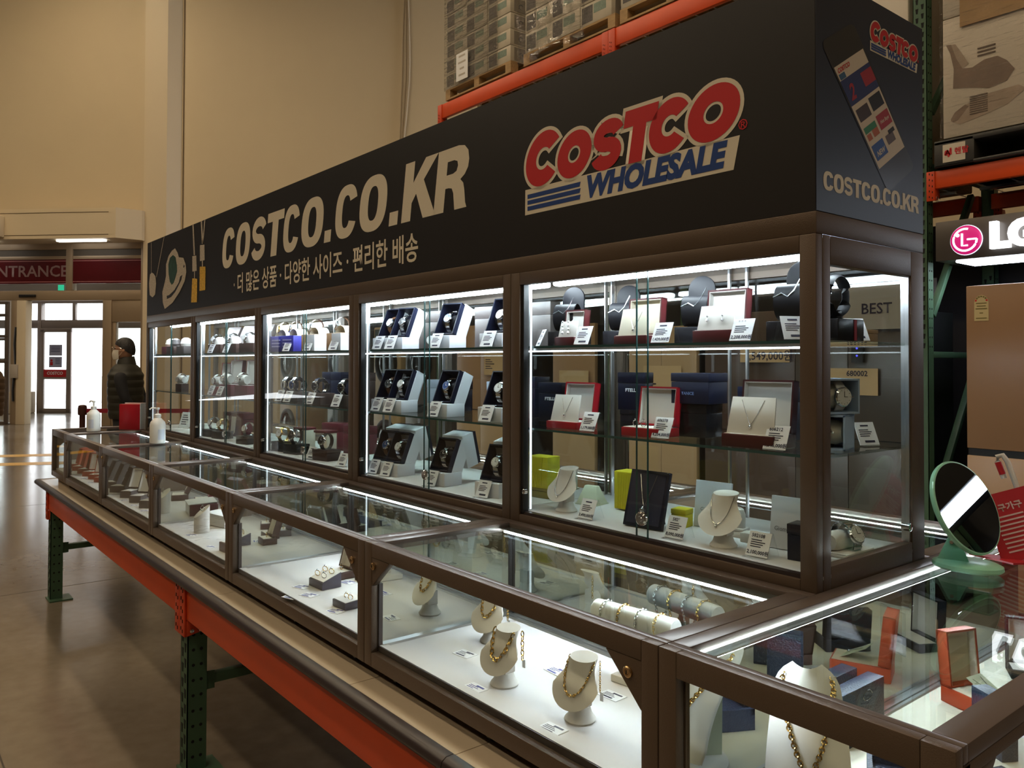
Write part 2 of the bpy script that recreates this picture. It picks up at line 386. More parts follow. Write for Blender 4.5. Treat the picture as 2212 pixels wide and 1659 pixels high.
# tube lights in the soffit of the header
for k, s0 in enumerate((-0.93, -3.6)):
    m_ = MB(); m_.box((s0, -0.62, 4.232), (s0 + 1.15, -0.5, 4.2695)); o = obj('soffit_light', m_.mesh('soffit_light', glow('soffit_tube', (1, 0.97, 0.9), 6.0))); o.matrix_world = EM
    tag(o, ['white tube light under the header beside the pillar', 'white tube light under the header above the lettered band'][k], 'light')

# vestibule: outer glazed wall 4.1 m behind, side wall, lid
VY = 4.1
ofm = mat('grey_brown_door_frame', (0.30, 0.25, 0.23), 0.45, 0.3)
ow = MB()
ow.box((-12, VY, 3.19), (3.2, VY + 0.2, 4.4)); ow.box((-12, VY, 2.46), (3.2, VY + 0.12, 2.70)); ow.box((-2.74, VY - 0.05, 0), (-2.45, VY + 0.15, 3.2)); ow.box((-3.79, VY, 2.7), (-3.70, VY + 0.1, 3.19))
ow.box((-4.86, VY - 0.02, 0), (-4.74, VY + 0.15, 3.19)); ow.box((3.0, VY, 0), (3.2, VY + 0.2, 3.2)); ow.box((0.6, VY, 0), (0.72, VY + 0.12, 3.2)); ow.box((-0.9, VY, 0), (-0.78, VY + 0.12, 3.2))
ow.box((-2.45, VY, 1.0), (3.0, VY + 0.1, 1.16)); ow.box((-12, VY, 0.85), (-5.5, VY + 0.1, 0.95)); ow.box((-12, VY, 1.5), (-5.5, VY + 0.1, 1.58)); ow.box((-12, VY, 2.1), (-5.5, VY + 0.1, 2.18)); ow.box((-5.58, VY - 0.05, 0), (-5.45, VY + 0.2, 3.2))
win2 = EO('window_2', ow.mesh('outer_glazing_frame', ofm, bevel=0.006))
m_ = MB(); m_.box((-4.74, VY + 0.05, 2.7), (-2.74, VY + 0.06, 3.19)); m_.box((-2.45, VY + 0.05, 0), (3.0, VY + 0.06, 3.2)); m_.box((-12, VY + 0.05, 0), (-5.58, VY + 0.06, 3.2)); EO('outer_pane', m_.mesh('outer_pane', glass), win2)
col_m = mat('pale_grey_column', (0.62, 0.57, 0.52), 0.5)
m_ = MB(); m_.lathe([(0.30, 0.62), (0.30, 3.2)], 20); o = EO('column_1', m_.mesh('outer_column', col_m)); o.matrix_world = EM @ T(-5.25, VY - 0.3)
m_ = MB(); m_.box((-0.34, -0.32, 0), (0.34, 0.32, 0.62)); EO('column_base', m_.mesh('column_base', trimm, bevel=0.02), o)
m_ = MB(); m_.box((-12, -0.02, 4.4), (3.2, VY + 0.2, 4.5)); EO('ceiling_vestibule', m_.mesh('vestibule_lid', trimm))
m_ = MB(); m_.box((3.2, 0.3, 0), (3.4, VY + 0.2, 4.4)); EO('wall_vestibule', m_.mesh('vestibule_side', trimm))
m_ = MB(); m_.box((-6.9, -0.05, 0), (-2.45, 0.10, 0.03)); EO('trim_4', m_.mesh('threshold', alu))
for k, s0 in enumerate((-5.2, -1.4)):  # unseen panels added to brighten the vestibule interior
    m_ = MB(); m_.box((s0, 1.9, 4.36), (s0 + 1.3, 2.2, 4.398)); o = obj('vestibule_light', m_.mesh('vestibule_light', glow('vestibule_tube', (1, 0.92, 0.78), 9.0))); o.matrix_world = EM
    tag(o, ['warm ceiling panel light in the vestibule, over the outer door leaf', 'warm ceiling panel light in the vestibule, behind the plain red band'][k], 'light')
# sliding inner left leaf frame with grid, stands against the jamb
m_ = MB()
for x in (-3.55, -2.58): m_.box((x, -0.1, 0), (x + 0.09, -0.05, 2.9))
for z in (0.0, 0.78, 1.45, 2.05, 2.55, 2.84): m_.box((-3.55, -0.1, z), (-2.5, -0.05, z + 0.07))
d1 = EO('door_1', m_.mesh('sliding_leaf_frame', mat('steel_leaf_frame', (0.16, 0.13, 0.11), 0.4, 0.5), bevel=0.004))
m_ = MB(); m_.box((-3.46, -0.08, 0.07), (-2.58, -0.07, 2.84)); EO('door_pane', m_.mesh('leaf_pane', glass), d1)
# jamb in warm tan with black cable box
m_ = MB(); m_.box((-2.28, -0.10, 0), (-2.05, 0.12, 2.93)); EO('trim_5', m_.mesh('tan_jamb', trimm, bevel=0.01))
cb = empty('card_reader_box'); cb.matrix_world = EM; tag(cb, 'grey switch box with black cable on the door jamb', 'switch box')
m_ = MB(); m_.box((-2.40, -0.16, 1.1), (-2.22, -0.06, 1.42)); obj('body', m_.mesh('reader_body', mat('grey_plastic', (0.45, 0.4, 0.34), 0.5), bevel=0.01), cb)
m_ = MB(); m_.tube([(-2.3, -0.09, 1.42), (-2.33, -0.09, 1.9), (-2.30, -0.09, 2.3)], 0.025); m_.tube([(-2.34, -0.09, 1.1), (-2.36, -0.09, 0.8), (-2.35, -0.09, 0.55)], 0.025); obj('cable', m_.mesh('reader_cable', black), cb)
# outer door leaf with notices and red band
m_ = MB()
m_.box((-4.74, VY - 0.06, 0), (-4.62, VY, 2.42)); m_.box((-3.92, VY - 0.06, 0), (-3.78, VY, 2.42)); m_.box((-4.74, VY - 0.06, 0), (-3.78, VY, 0.13)); m_.box((-4.74, VY - 0.06, 2.34), (-3.78, VY, 2.46)); m_.box((-4.62, VY - 0.06, 0.98), (-3.92, VY, 1.04))
d2 = EO('door_2', m_.mesh('outer_leaf_frame', ofm, bevel=0.005))
m_ = MB(); m_.box((-4.62, VY - 0.035, 0.13), (-3.92, VY - 0.025, 2.34)); EO('door_pane', m_.mesh('outer_leaf_pane', glass), d2)
m_ = MB(); m_.box((-4.62, VY - 0.055, 1.04), (-3.92, VY - 0.045, 1.26)); b_ = EO('red_band', m_.mesh('door_red_band', redp), d2)
obj('lettering', text_mesh('door_band_text', 'COSTCO', 0.12, paper, 0.004, 0.1, M=T(-4.27, VY - 0.058, 1.15)), b_)
def notice(z0, z1, label, pic):
    o = empty('door_notice'); o.matrix_world = EM; tag(o, label, 'poster')
    m_ = MB(); m_.box((-4.46, VY - 0.05, z0), (-4.06, VY - 0.042, z1)); obj('sheet', m_.mesh('notice_sheet', mat('bluish_paper', (0.42, 0.44, 0.62), 0.6)), o)
    m_ = MB()
    for k in range(4): m_.box((-4.40 + (0.14 if pic else 0), VY - 0.053, z1 - 0.07 - k * 0.045), (-4.12, VY - 0.05, z1 - 0.055 - k * 0.045))
    obj('print', m_.mesh('notice_print', navyp), o)
    if pic:
        m_ = MB(); m_.box((-4.42, VY - 0.054, z0 + 0.06), (-4.34, VY - 0.05, z0 + 0.16)); m_.lathe([(0.035, 0), (0.035, 0.004)], 10, M=T(-4.38, VY - 0.05, z0 + 0.2) @ RX(PI / 2)); obj('pictogram', m_.mesh('notice_figure', redp), o)
notice(1.66, 1.98, 'upper bluish text notice taped on the glass of the outer door', False)
notice(1.32, 1.63, 'lower notice with a red figure taped on the outer door glass', True)
m_ = MB(); m_.box((0.17, -0.03, 0.98), (0.75, 0.0, 1.36)); o = obj('red_poster', m_.mesh('side_pane_red', redp)); o.matrix_world = EM; tag(o, 'plain red panel on the side window behind the standing man', 'poster')
# outdoors: pale ground, yellowing shrubs far off
m_ = MB(); m_.box((-60, VY + 0.3, -0.3), (40, 60, -0.02)); o = EO('ground_outside', m_.mesh('ground_outside', mat('pale_paving', (0.55, 0.54, 0.52), 0.8, var=0.1)))
leafm = mat('autumn_leaf', (0.55, 0.45, 0.12), 0.7, var=0.4)
def tree(x, y, h, label):
    t = empty('autumn_tree'); t.matrix_world = EM @ T(x, y); tag(t, label, 'tree', 'yellow trees outside the doors')
    m_ = MB(); m_.tube([(0, 0, -0.05), (0.05, 0, h * 0.4), (0, 0.05, h * 0.7)], 0.07, 7); obj('trunk', m_.mesh('tree_trunk', strap_b), t)
    m_ = MB()
    for k in range(260):
        a, b, r = random.uniform(0, 2 * PI), random.uniform(-1, 1), random.uniform(0.3, 1.0) * h * 0.3
        c = Vector((math.cos(a) * r, math.sin(a) * r * 0.9, h * 0.75 + b * r)); q = 0.09
        M = T(*c) @ Euler((random.uniform(0, 3), random.uniform(0, 3), random.uniform(0, 3))).to_matrix().to_4x4()
        m_.add([(-q, 0, 0), (0, -q * 0.6, 0.02), (q, 0, 0), (0, q * 0.6, 0.02)], [(0, 1, 2, 3)], 0, M)
    l = obj('foliage', m_.mesh('tree_leaves', leafm, smooth=0), t); l['kind'] = 'stuff'
tree(-4.6, 22, 4.2, 'yellow-leaved tree outside, seen through the outer door leaf')
tree(-2.2, 26, 4.6, 'yellow-leaved tree outside, seen through the open doorway')
# yellow floor lines
for k, (a, b) in enumerate((((-13.86, 0.64), (-13.78, 1.9)), ((-12.83, 0.25), (-12.7, 1.9)))):
    m_ = MB(); 
    x = -13.92 + k * 1.2
    m_.box((-0.17, -3.2, 0), (0.17, 2.6, 0.002)); o = obj('trim_%d' % (6 + k), m_.mesh('floor_line', mat('yellow_floor_paint', (0.75, 0.42, 0.02), 0.4)))
    o.location = (x, 0.65 - 0.16 * k, 0.0); o.rotation_euler = (0, 0, math.radians(-24.3)); o['kind'] = 'structure'

# ceiling fixtures
fx = MB(); fx.box((-0.75, -0.3, 0), (0.75, 0.3, 0.02)); fxm = fx.mesh('fixture_lens', glow('warm_high_bay', WARM, HALL))
fh = MB(); fh.box((-0.8, -0.34, 0.02), (0.8, 0.34, 0.14)); fhm = fh.mesh('fixture_housing', alu)
fr_ = MB(); fr_.tube([(-0.6, 0, 0.14), (-0.6, 0, 1.21)], 0.008); frm = fr_.mesh('fixture_rod', alu)
n = 0
for ix, x in enumerate((-17.5, -12.5, -7.5, -2.5, 2.5, 8.5)):
    for iy, y in enumerate((-9.5, -4.5, 0.6)):
        if x < -16 and y < -5: pass
        f_ = empty('ceiling_light', (x, y, 11.3)); obj('lens', fxm, f_); obj('housing', fhm, f_); obj('rod', frm, f_); r2_ = obj('rod', frm, f_); r2_.location = (1.2, 0, 0)
        tag(f_, 'warm high-bay ceiling light hung on rods, %s across the aisle and %s from the entrance' % (ORD[iy], ORD[ix]), 'light', 'high-bay ceiling lights')
# cables on the cream wall
cb = empty('wall_cables'); tag(cb, 'bundle of tan cables running down the cream wall', 'cable')
cbm = mat('cable_tan', (0.52, 0.42, 0.29), 0.6)
for k in range(3):
    m_ = MB(); pts = []
    for i in range(13):
        t = i / 12; z = 9.9 - t * 4.9 
        x = 7.06 + 0.05 * math.sin(t * 4.2) * (k - 1) + 0.035 * (k - 1) - 0.24 * max(0, t - 0.4) * 1.2
        pts.append((x, -0.03 - 0.02 * k, z))
    m_.tube(pts, 0.022, 6); o = obj('cable', m_.mesh('cable', cbm), cb)
cb.matrix_world = EM

# ================================================================== TABLE (rack frame with laminate top)
XL, XR, YF, YB = -5.165, 0.505, -0.527, 0.98
def upright(x, y, h, label, group, deep=0.07, wide=0.076, M=None, step=0.055, foot=True, zs=0.06, flip=1):
    """slotted green rack post; front face at y"""
    t = empty('rack_post', (x, y, 0)); tag(t, label, 'rack post', group)
    m = MB(); m.box((-wide / 2, 0, 0), (wide / 2, 0.004, h)); m.box((-wide / 2, 0, 0), (-wide / 2 + 0.004, deep, h)); m.box((wide / 2 - 0.004, 0, 0), (wide / 2, deep, h))
    obj('column', m.mesh('post_column', green, bevel=0.0), t)
    m = MB(); z = zs
    while z < h - 0.03:
        for q, dz in ((-0.2, 0.0), (0.2, 0.022)):
            c = q * wide; m.prism([(c - 0.009, z + dz), (c + 0.009, z + dz), (c + 0.005, z + dz - 0.032), (c - 0.005, z + dz - 0.032)], -0.0012, 0.0045)
        for yy in (0.3, 0.7):
            m.lathe([(0.006, 0), (0.006, 0.006)], 6, M=T(wide / 2 - 0.0045, deep * yy, z) @ RY(PI / 2))
        z += step
    o = obj('slot', m.mesh('post_slots', hole, smooth=0), t); o['kind'] = 'stuff'
    if foot:
        m = MB(); m.box((-wide / 2 - 0.01, -0.01, 0), (wide / 2 + 0.055, deep + 0.05, 0.008)); obj('foot_plate', m.mesh('post_foot', green), t)
    return t
PX = (-4.925, -2.215, 0.49)
PN = ('far left', 'middle', 'near')
for k, x in enumerate(PX):
    upright(x, -0.505 + 0.012, 0.70, 'green slotted post under the front of the counter table, ' + ['at its entrance end', 'where two orange beams meet', 'below its corner end'][k], 'green posts under the counter table')
    upright(x, 0.90, 0.70, 'green slotted post under the rear of the counter table, ' + ['at its entrance end', 'midway along', 'below its corner end'][k], 'green posts under the counter table', step=0.11)
    t = empty('rack_brace', (x, 0, 0)); tag(t, 'green horizontal strut between front and rear posts, ' + ['at the entrance end', 'midway along the table', 'at the corner end'][k], 'rack brace', 'green struts under the counter table')
    m = MB(); m.box((-0.02, -0.423, 0.30), (0.02, 0.90, 0.335)); obj('strut', m.mesh('brace_bar', green, bevel=0.004), t)
    m = MB(); m.box((0.018, -0.425, 0.285), (0.024, -0.39, 0.35)); obj('weld_plate', m.mesh('brace_plate', green), t)
def beam(x0, x1, y, z0, z1, label, group, drop=0.06, M=None, arm=0.055, fac=1):
    t = empty('rack_beam', (x0, y, z0)); tag(t, label, 'rack beam', group); L = x1 - x0; h = z1 - z0
    m = MB(); m.prism([(0, 0), (0, h), (-0.0 + 0.045 * fac, h), (0.045 * fac, 0)], 0.0, L, ax='x'); obj('beam', m.mesh('beam_body', orange, bevel=0.005), t)
    for s_, xa in ((0, 0.0), (1, L - arm)):
        m = MB(); m.box((xa, -0.008 * fac if fac > 0 else 0.0, -drop), (xa + arm, 0.0 if fac > 0 else 0.008, h)); 
        xb = xa + (arm - 0.004 if s_ == 0 else 0)
        m.prism([(0, -drop), (0, 0.0), (0.06, 0.0), (0.075, -drop * 0.75)], xb, xb + 0.004, ax='x')
        b = obj('bracket', m.mesh('beam_bracket', orange_d, bevel=0.002), t)
        m = MB()
        for q in range(5): m.box((xa + 0.016, -0.0095, -drop + 0.02 + q * 0.036), (xa + 0.021, -0.0075, -drop + 0.032 + q * 0.036)); m.box((xa + 0.034, -0.0095, -drop + 0.012 + q * 0.036), (xa + 0.039, -0.0075, -drop + 0.024 + q * 0.036))
        obj('slot', m.mesh('bracket_slots', hole), b)
        m = MB()
        for yy in (0.018, 0.05): m.lathe([(0.0075, 0), (0.0075, 0.006), (0.004, 0.008)], 10, M=T(xb + (0.004 if s_ == 0 else -0.0), yy, -drop + 0.02) @ RY(PI / 2 if s_ == 0 else -PI / 2))
        obj('bolt', m.mesh('bracket_bolt', chrome), b)
    return t
beam(PX[0] - 0.035, PX[1] - 0.001, -0.503, 0.562, 0.694, 'orange beam along the counter table front, entrance-side bay', 'orange beams of the counter table')
beam(PX[1] + 0.001, PX[2] + 0.03, -0.503, 0.562, 0.694, 'orange beam along the counter table front, corner-side bay', 'orange beams of the counter table')
tb = empty('counter_table', (0, 0, 0)); tag(tb, 'long beige laminate counter table top with black bumper edge on orange beams', 'table')
seams = [XL, -3.76, -2.874, -1.84, -0.905, -0.468, XR]
for a, b in zip(seams[:-1], seams[1:]):
    m = MB(); m.box((a + 0.0012, YF + 0.012, 0.697), (b - 0.0012, YB - 0.012, 0.725)); obj('board', m.mesh('table_board', laminate), tb)
bump_pts = [(YF + 0.014, 0.692), (YF - 0.004, 0.694), (YF - 0.014, 0.701), (YF - 0.017, 0.710), (YF - 0.014, 0.720), (YF - 0.004, 0.727), (YF + 0.014, 0.7275)]
for a, b in ((XL - 0.012, -2.90), (-2.898, -0.470), (-0.468, XR + 0.012)):
    m = MB(); m.prism(bump_pts, a, b, ax='x'); obj('bumper_edge', m.mesh('table_bumper', rubber, smooth=60), tb)
m = MB(); m.box((XL - 0.012, YF, 0.692), (XL + 0.006, YB, 0.7275)); m.box((XR - 0.006, YF, 0.692), (XR + 0.012, YB, 0.7275)); obj('bumper_end', m.mesh('table_bumper_end', rubber, bevel=0.008), tb)

# ================================================================== LOW COUNTERS
Z0, Z1 = 0.756, 1.053; ZD = 0.80; ST = 0.035
def counter_front(m, w, gus=True, top=0.034, left=ST, right=ST):
    """front frame ring with gusset corners as one polygon ring, thickness 0.022, front at y=-E"""
    y0, y1 = -E, -E + 0.02
    m.box((0.0008, y0, Z0), (left, y1, Z1)); m.box((w - right, y0, Z0), (w - 0.0008, y1, Z1)); m.box((left, y0, Z0), (w - right, y1, Z0 + 0.034)); m.box((left, y0, Z1 - top), (w - right, y1, Z1))
    if gus:
        zt = Z1 - top
        m.prism([(left, zt), (left + 0.082, zt), (left, zt - 0.07)], y0 + 0.001, y1 - 0.001); m.prism([(w - right, zt), (w - right, zt - 0.08), (w - right - 0.08, zt)], y0 + 0.001, y1 - 0.001)
def led_mesh(name, a0, a1, b0, b1, z0, z1, m_, swap=False, pitch=0.0085):
    m = MB(); n = int((a1 - a0) / pitch)
    for k in range(n):
        p = a0 + k * pitch; m.box((b0, p, z0) if swap else (p, b0, z0), (b1, p + pitch * 0.66, z1) if swap else (p + pitch * 0.66, b1, z1))
    return m.mesh(name, m_, smooth=0)
def b_counter(w, gus=True, mir=True, ledy=-0.058, simple=False):
    P = []
    m = MB(); counter_front(m, w, gus)
    P.append(('front_frame', m.mesh('counter_front_frame', brown, bevel=0.0022), []))
    m = MB()
    m.box((0.0008, -E + 0.02, Z1 - 0.022), (w - 0.0008, -E + 0.034, Z1)); m.box((0.0008, -E + 0.034, Z1 - 0.022), (0.042, -0.03, Z1)); m.box((w - 0.038, -E + 0.034, Z1 - 0.022), (w - 0.0008, -0.03, Z1)); m.box((0.0008, -0.036, Z1 - 0.03), (w - 0.0008, -0.002, Z1 - 0.001))
    P.append(('top_frame', m.mesh('counter_top_frame', brown2, bevel=0.0018), []))
    m = MB(); m.box((0.0008, -E + 0.02, Z0), (0.03, -0.002, Z1 - 0.022)) if mir else None
    m.box((w - 0.012, -E + 0.02, Z0), (w - 0.0008, -0.002, Z1 - 0.022)); m.box((0.0008, -0.014, Z0), (w - 0.0008, -0.002, Z1 - 0.03)); m.box((0.0008, -E + 0.02, Z0), (w - 0.0008, -0.002, Z0 + 0.02))
    P.append(('carcass', m.mesh('counter_carcass', brown), []))
    m = MB(); m.box((0.03, -E + 0.022, Z0 + 0.02), (w - 0.012, -0.014, ZD)); P.append(('deck', m.mesh('counter_deck', deck), []))
    m = MB(); m.box((0.042, -E + 0.034, Z1 - 0.012), (w - 0.038, -0.036, Z1 - 0.006)); P.append(('top_pane', m.mesh('counter_top_pane', glass_t), []))
    m = MB(); m.box((ST, -E + 0.012, Z0 + 0.03), (w - ST, -E + 0.016, Z1 - 0.03)); P.append(('front_pane', m.mesh('counter_front_pane', glass), []))
    led = led_mesh('counter_led', 0.052, w - 0.05, ledy - 0.004, ledy + 0.005, Z1 - 0.022, Z1 - 0.0155, led_ctr)
    m = MB(); m.box((0.045, ledy - 0.006, Z1 - 0.0155), (w - 0.045, ledy + 0.022, Z1 - 0.0125)); P.append(('led_rail', m.mesh('counter_led_rail', alu), [('led_strip', led, 0)]))
    m = MB(); m.box((ST, -E + 0.022, ZD), (w - ST + 0.02, -E + 0.042, ZD + 0.004)); m.box((ST, -E + 0.045, ZD - 0.001), (w - ST + 0.02, -E + 0.047, ZD + 0.0014))
    P.append(('front_track', m.mesh('counter_front_track', [deck]), []))
    m = MB(); m.box((ST - 0.002, -E + 0.0195, Z0 + 0.034), (w - ST, -E + 0.023, Z0 + 0.047)); m.box((ST - 0.004, -E + 0.0195, Z0 + 0.034), (ST + 0.004, -E + 0.03, Z1 - 0.1)); P.append(('gasket', m.mesh('counter_gasket', rubber), []))
    if mir:
        m = MB(); m.box((0.03, -E + 0.025, ZD), (0.034, -0.02, Z1 - 0.024)); P.append(('side_mirror', m.mesh('counter_side_mirror', mirror), []))
        m = MB(); m.box((0.036, -0.021, ZD), (w - 0.012, -0.017, Z1 - 0.032)); P.append(('rear_mirror', m.mesh('counter_rear_mirror', mirror), []))
        m = MB(); m.box((0.034, -E + 0.03, ZD), (0.044, -0.03, ZD + 0.006)); m.box((0.036, -0.05, ZD), (w - 0.012, -0.042, ZD + 0.006)); m.box((0.036, -0.034, ZD), (w - 0.012, -0.026, ZD + 0.006)); P.append(('floor_track', m.mesh('counter_floor_track', alu), []))
        m = MB(); m.box((0.034, -0.03, ZD), (0.038, -0.022, Z1 - 0.03)); P.append(('corner_strip', m.mesh('counter_corner_strip', black), []))
    for xx, zz in ((0.045, 1.0), (w - 0.062, 0.995)):
        m = MB(); m.lathe([(0.0095, 0), (0.0095, 0.003), (0.0075, 0.0045), (0.0045, 0.0045), (0.0045, 0.003), (0.0035, 0.005)], 16, M=T(xx, -E, zz) @ RX(PI / 2)); lk = m.mesh('counter_lock', bronze)
        m = MB(); m.box((xx - 0.0008, -E - 0.0058, zz - 0.003), (xx + 0.0008, -E - 0.0045, zz + 0.003)); P.append(('lock', lk, [('keyhole', m.mesh('lock_keyhole', hole), 0)]))
    for k in range(3):
        xx = 0.1 + k * (w - 0.2) / 2
        m = MB(); m.lathe([(0.014, 0), (0.014, 0.012)], 12, M=T(xx - 0.006, -E + 0.04, 0.7395) @ RY(PI / 2)); m.box((xx - 0.012, -E + 0.03, 0.744), (xx + 0.012, -E + 0.06, Z0))
        P.append(('caster', m.mesh('counter_caster', black), []))
    return P
CN = ['first counter from the entrance', 'second counter from the entrance', 'middle low counter', 'fourth counter from the entrance', 'fifth low counter beside the corner counter']
CS = ['first counter', 'second counter', 'middle counter', 'fourth counter', 'fifth counter']
cp = b_counter(W)
for k in range(5):
    put(cp, 'display_counter', 'low brown glass display counter, ' + CN[k], 'counter', (-W * (5 - k), 0, 0), group='low glass counters along the front')
rp_ = b_counter(W, gus=False, ledy=-0.40)
for k in range(5):
    put(rp_, 'display_counter', 'low brown glass counter on the rear side, behind the %s' % CS[k], 'counter', (-W * (4 - k), D, 0), PI, group='low glass counters along the rear')
# corner counters at both ends, running the full depth
def b_end(side):
    w, y0, y1 = 0.4358, -E, D + E; P = []
    a = 0.040
    m = MB(); m.box((0.001, y0, Z0), (ST, y0 + 0.02, Z1)); m.box((w - a, y0, Z0), (w, y0 + 0.02, Z1)); m.box((ST, y0, Z0), (w - a, y0 + 0.02, Z0 + 0.034)); m.box((ST, y0, Z1 - 0.04), (w - a, y0 + 0.02, Z1))
    P.append(('front_frame', m.mesh('corner_front_frame', brown, bevel=0.0022), []))
    m = MB(); m.box((w - 0.02, y0 + 0.02, Z0), (w, y1, Z0 + 0.034)); m.box((w - 0.02, y0 + 0.02, Z1 - 0.04), (w, y1, Z1 - 0.0225)); m.box((w - 0.02, y0 + 0.02, Z0), (w, y0 + 0.04, Z1 - 0.0225)); m.box((w - 0.02, y1 - 0.04, Z0), (w, y1, Z1 - 0.0225)); m.box((w - 0.02, 0.2, Z0), (w, 0.24, Z1)); m.box((0.001, y1 - 0.02, Z0), (w, y1, Z0 + 0.034)); m.box((0.001, y1 - 0.02, Z1 - 0.034), (w, y1, Z1))
    if True:
        zt = Z1 - 0.04; m.prism([(y0 + 0.04, zt), (y0 + 0.12, zt), (y0 + 0.04, zt - 0.075)], w - 0.019, w - 0.001, ax='x')
    P.append(('end_frame', m.mesh('corner_end_frame', brown, bevel=0.0022), []))
    m = MB(); m.box((0.001, y0 + 0.02, Z1 - 0.022), (w, y0 + 0.034, Z1)); m.box((0.001, y0 + 0.034, Z1 - 0.022), (0.034, y1 - 0.02, Z1)); m.box((w - 0.042, y0 + 0.034, Z1 - 0.022), (w, y1 - 0.02, Z1)); m.box((0.034, y1 - 0.05, Z1 - 0.022), (w - 0.042, y1 - 0.02, Z1))
    P.append(('top_frame', m.mesh('corner_top_frame', brown2, bevel=0.0018), []))
    m = MB(); m.box((0.001, y0 + 0.02, Z0), (w - 0.02, y1 - 0.02, Z0 + 0.02)); 
    if side > 0: m.box((0.001, y0 + 0.02, Z0 + 0.02), (0.038, y1 - 0.02, Z1 - 0.022))
    else: m.box((0.001, y0 + 0.3, Z0 + 0.02), (0.03, y1 - 0.02, Z1 - 0.022))
    P.append(('carcass', m.mesh('corner_carcass', brown), []))
    m = MB(); m.box((0.038, y0 + 0.022, Z0 + 0.02), (w - 0.022, y1 - 0.02, ZD)); P.append(('deck', m.mesh('corner_deck', deck_c if side > 0 else deck), []))
    m = MB(); m.box((0.034, y0 + 0.034, Z1 - 0.012), (w - 0.042, y1 - 0.05, Z1 - 0.006)); P.append(('top_pane', m.mesh('corner_top_pane', glass_t), []))
    m = MB(); m.box((ST, y0 + 0.012, Z0 + 0.03), (w - a, y0 + 0.016, Z1 - 0.035)); P.append(('front_pane', m.mesh('corner_front_pane', glass), []))
    m = MB(); m.box((w - 0.014, y0 + 0.04, Z0 + 0.03), (w - 0.010, y1 - 0.04, Z1 - 0.035)); P.append(('end_pane', m.mesh('corner_end_pane', glass), []))
    if side > 0:
        m = MB(); m.box((0.038, y0 + 0.025, ZD), (0.0415, y1 - 0.03, Z1 - 0.024)); P.append(('side_mirror', m.mesh('corner_side_mirror', mirror), []))
        m = MB(); m.box((0.0415, y0 + 0.03, ZD), (0.050, y1 - 0.03, ZD + 0.006)); m.box((0.053, y0 + 0.03, ZD), (0.060, y1 - 0.03, ZD + 0.005)); P.append(('floor_track', m.mesh('corner_floor_track', alu), []))
        m = MB(); m.box((0.06, y0 + 0.05, ZD - 0.001), (w - 0.05, y0 + 0.052, ZD + 0.0012)); P.append(('deck_joint', m.mesh('corner_deck_joint', dkbrown), []))
        led = led_mesh('corner_led', -0.40, y1 - 0.06, 0.0425, 0.050, Z1 - 0.022, Z1 - 0.0158, led_ctr, True)
        m = MB(); m.box((0.0415, -0.41, Z1 - 0.0158), (0.060, y1 - 0.05, Z1 - 0.0125)); P.append(('led_rail', m.mesh('corner_led_rail', alu), [('led_strip', led, 0)]))
    m = MB(); m.lathe([(0.0095, 0), (0.0095, 0.003), (0.006, 0.0045)], 16, M=T(w, y0 + 0.062, 0.995) @ RY(PI / 2)); P.append(('lock', m.mesh('corner_lock', bronze), []))
    m = MB(); m.box((0.02, y0 + 0.03, 0.7255), (w - 0.06, y1 - 0.03, Z0)); P.append(('plinth', m.mesh('corner_plinth', mdf if side < 0 else rubber), []))
    return P
put(b_end(1), 'corner_counter', 'low brown glass corner counter with the round mirror on top', 'counter', (0, 0, 0))
put(b_end(-1), 'corner_counter', 'low empty glass corner counter at the entrance end with sanitiser on top', 'counter', (-5 * W, 0, 0), 0, scl=(-1, 1, 1))

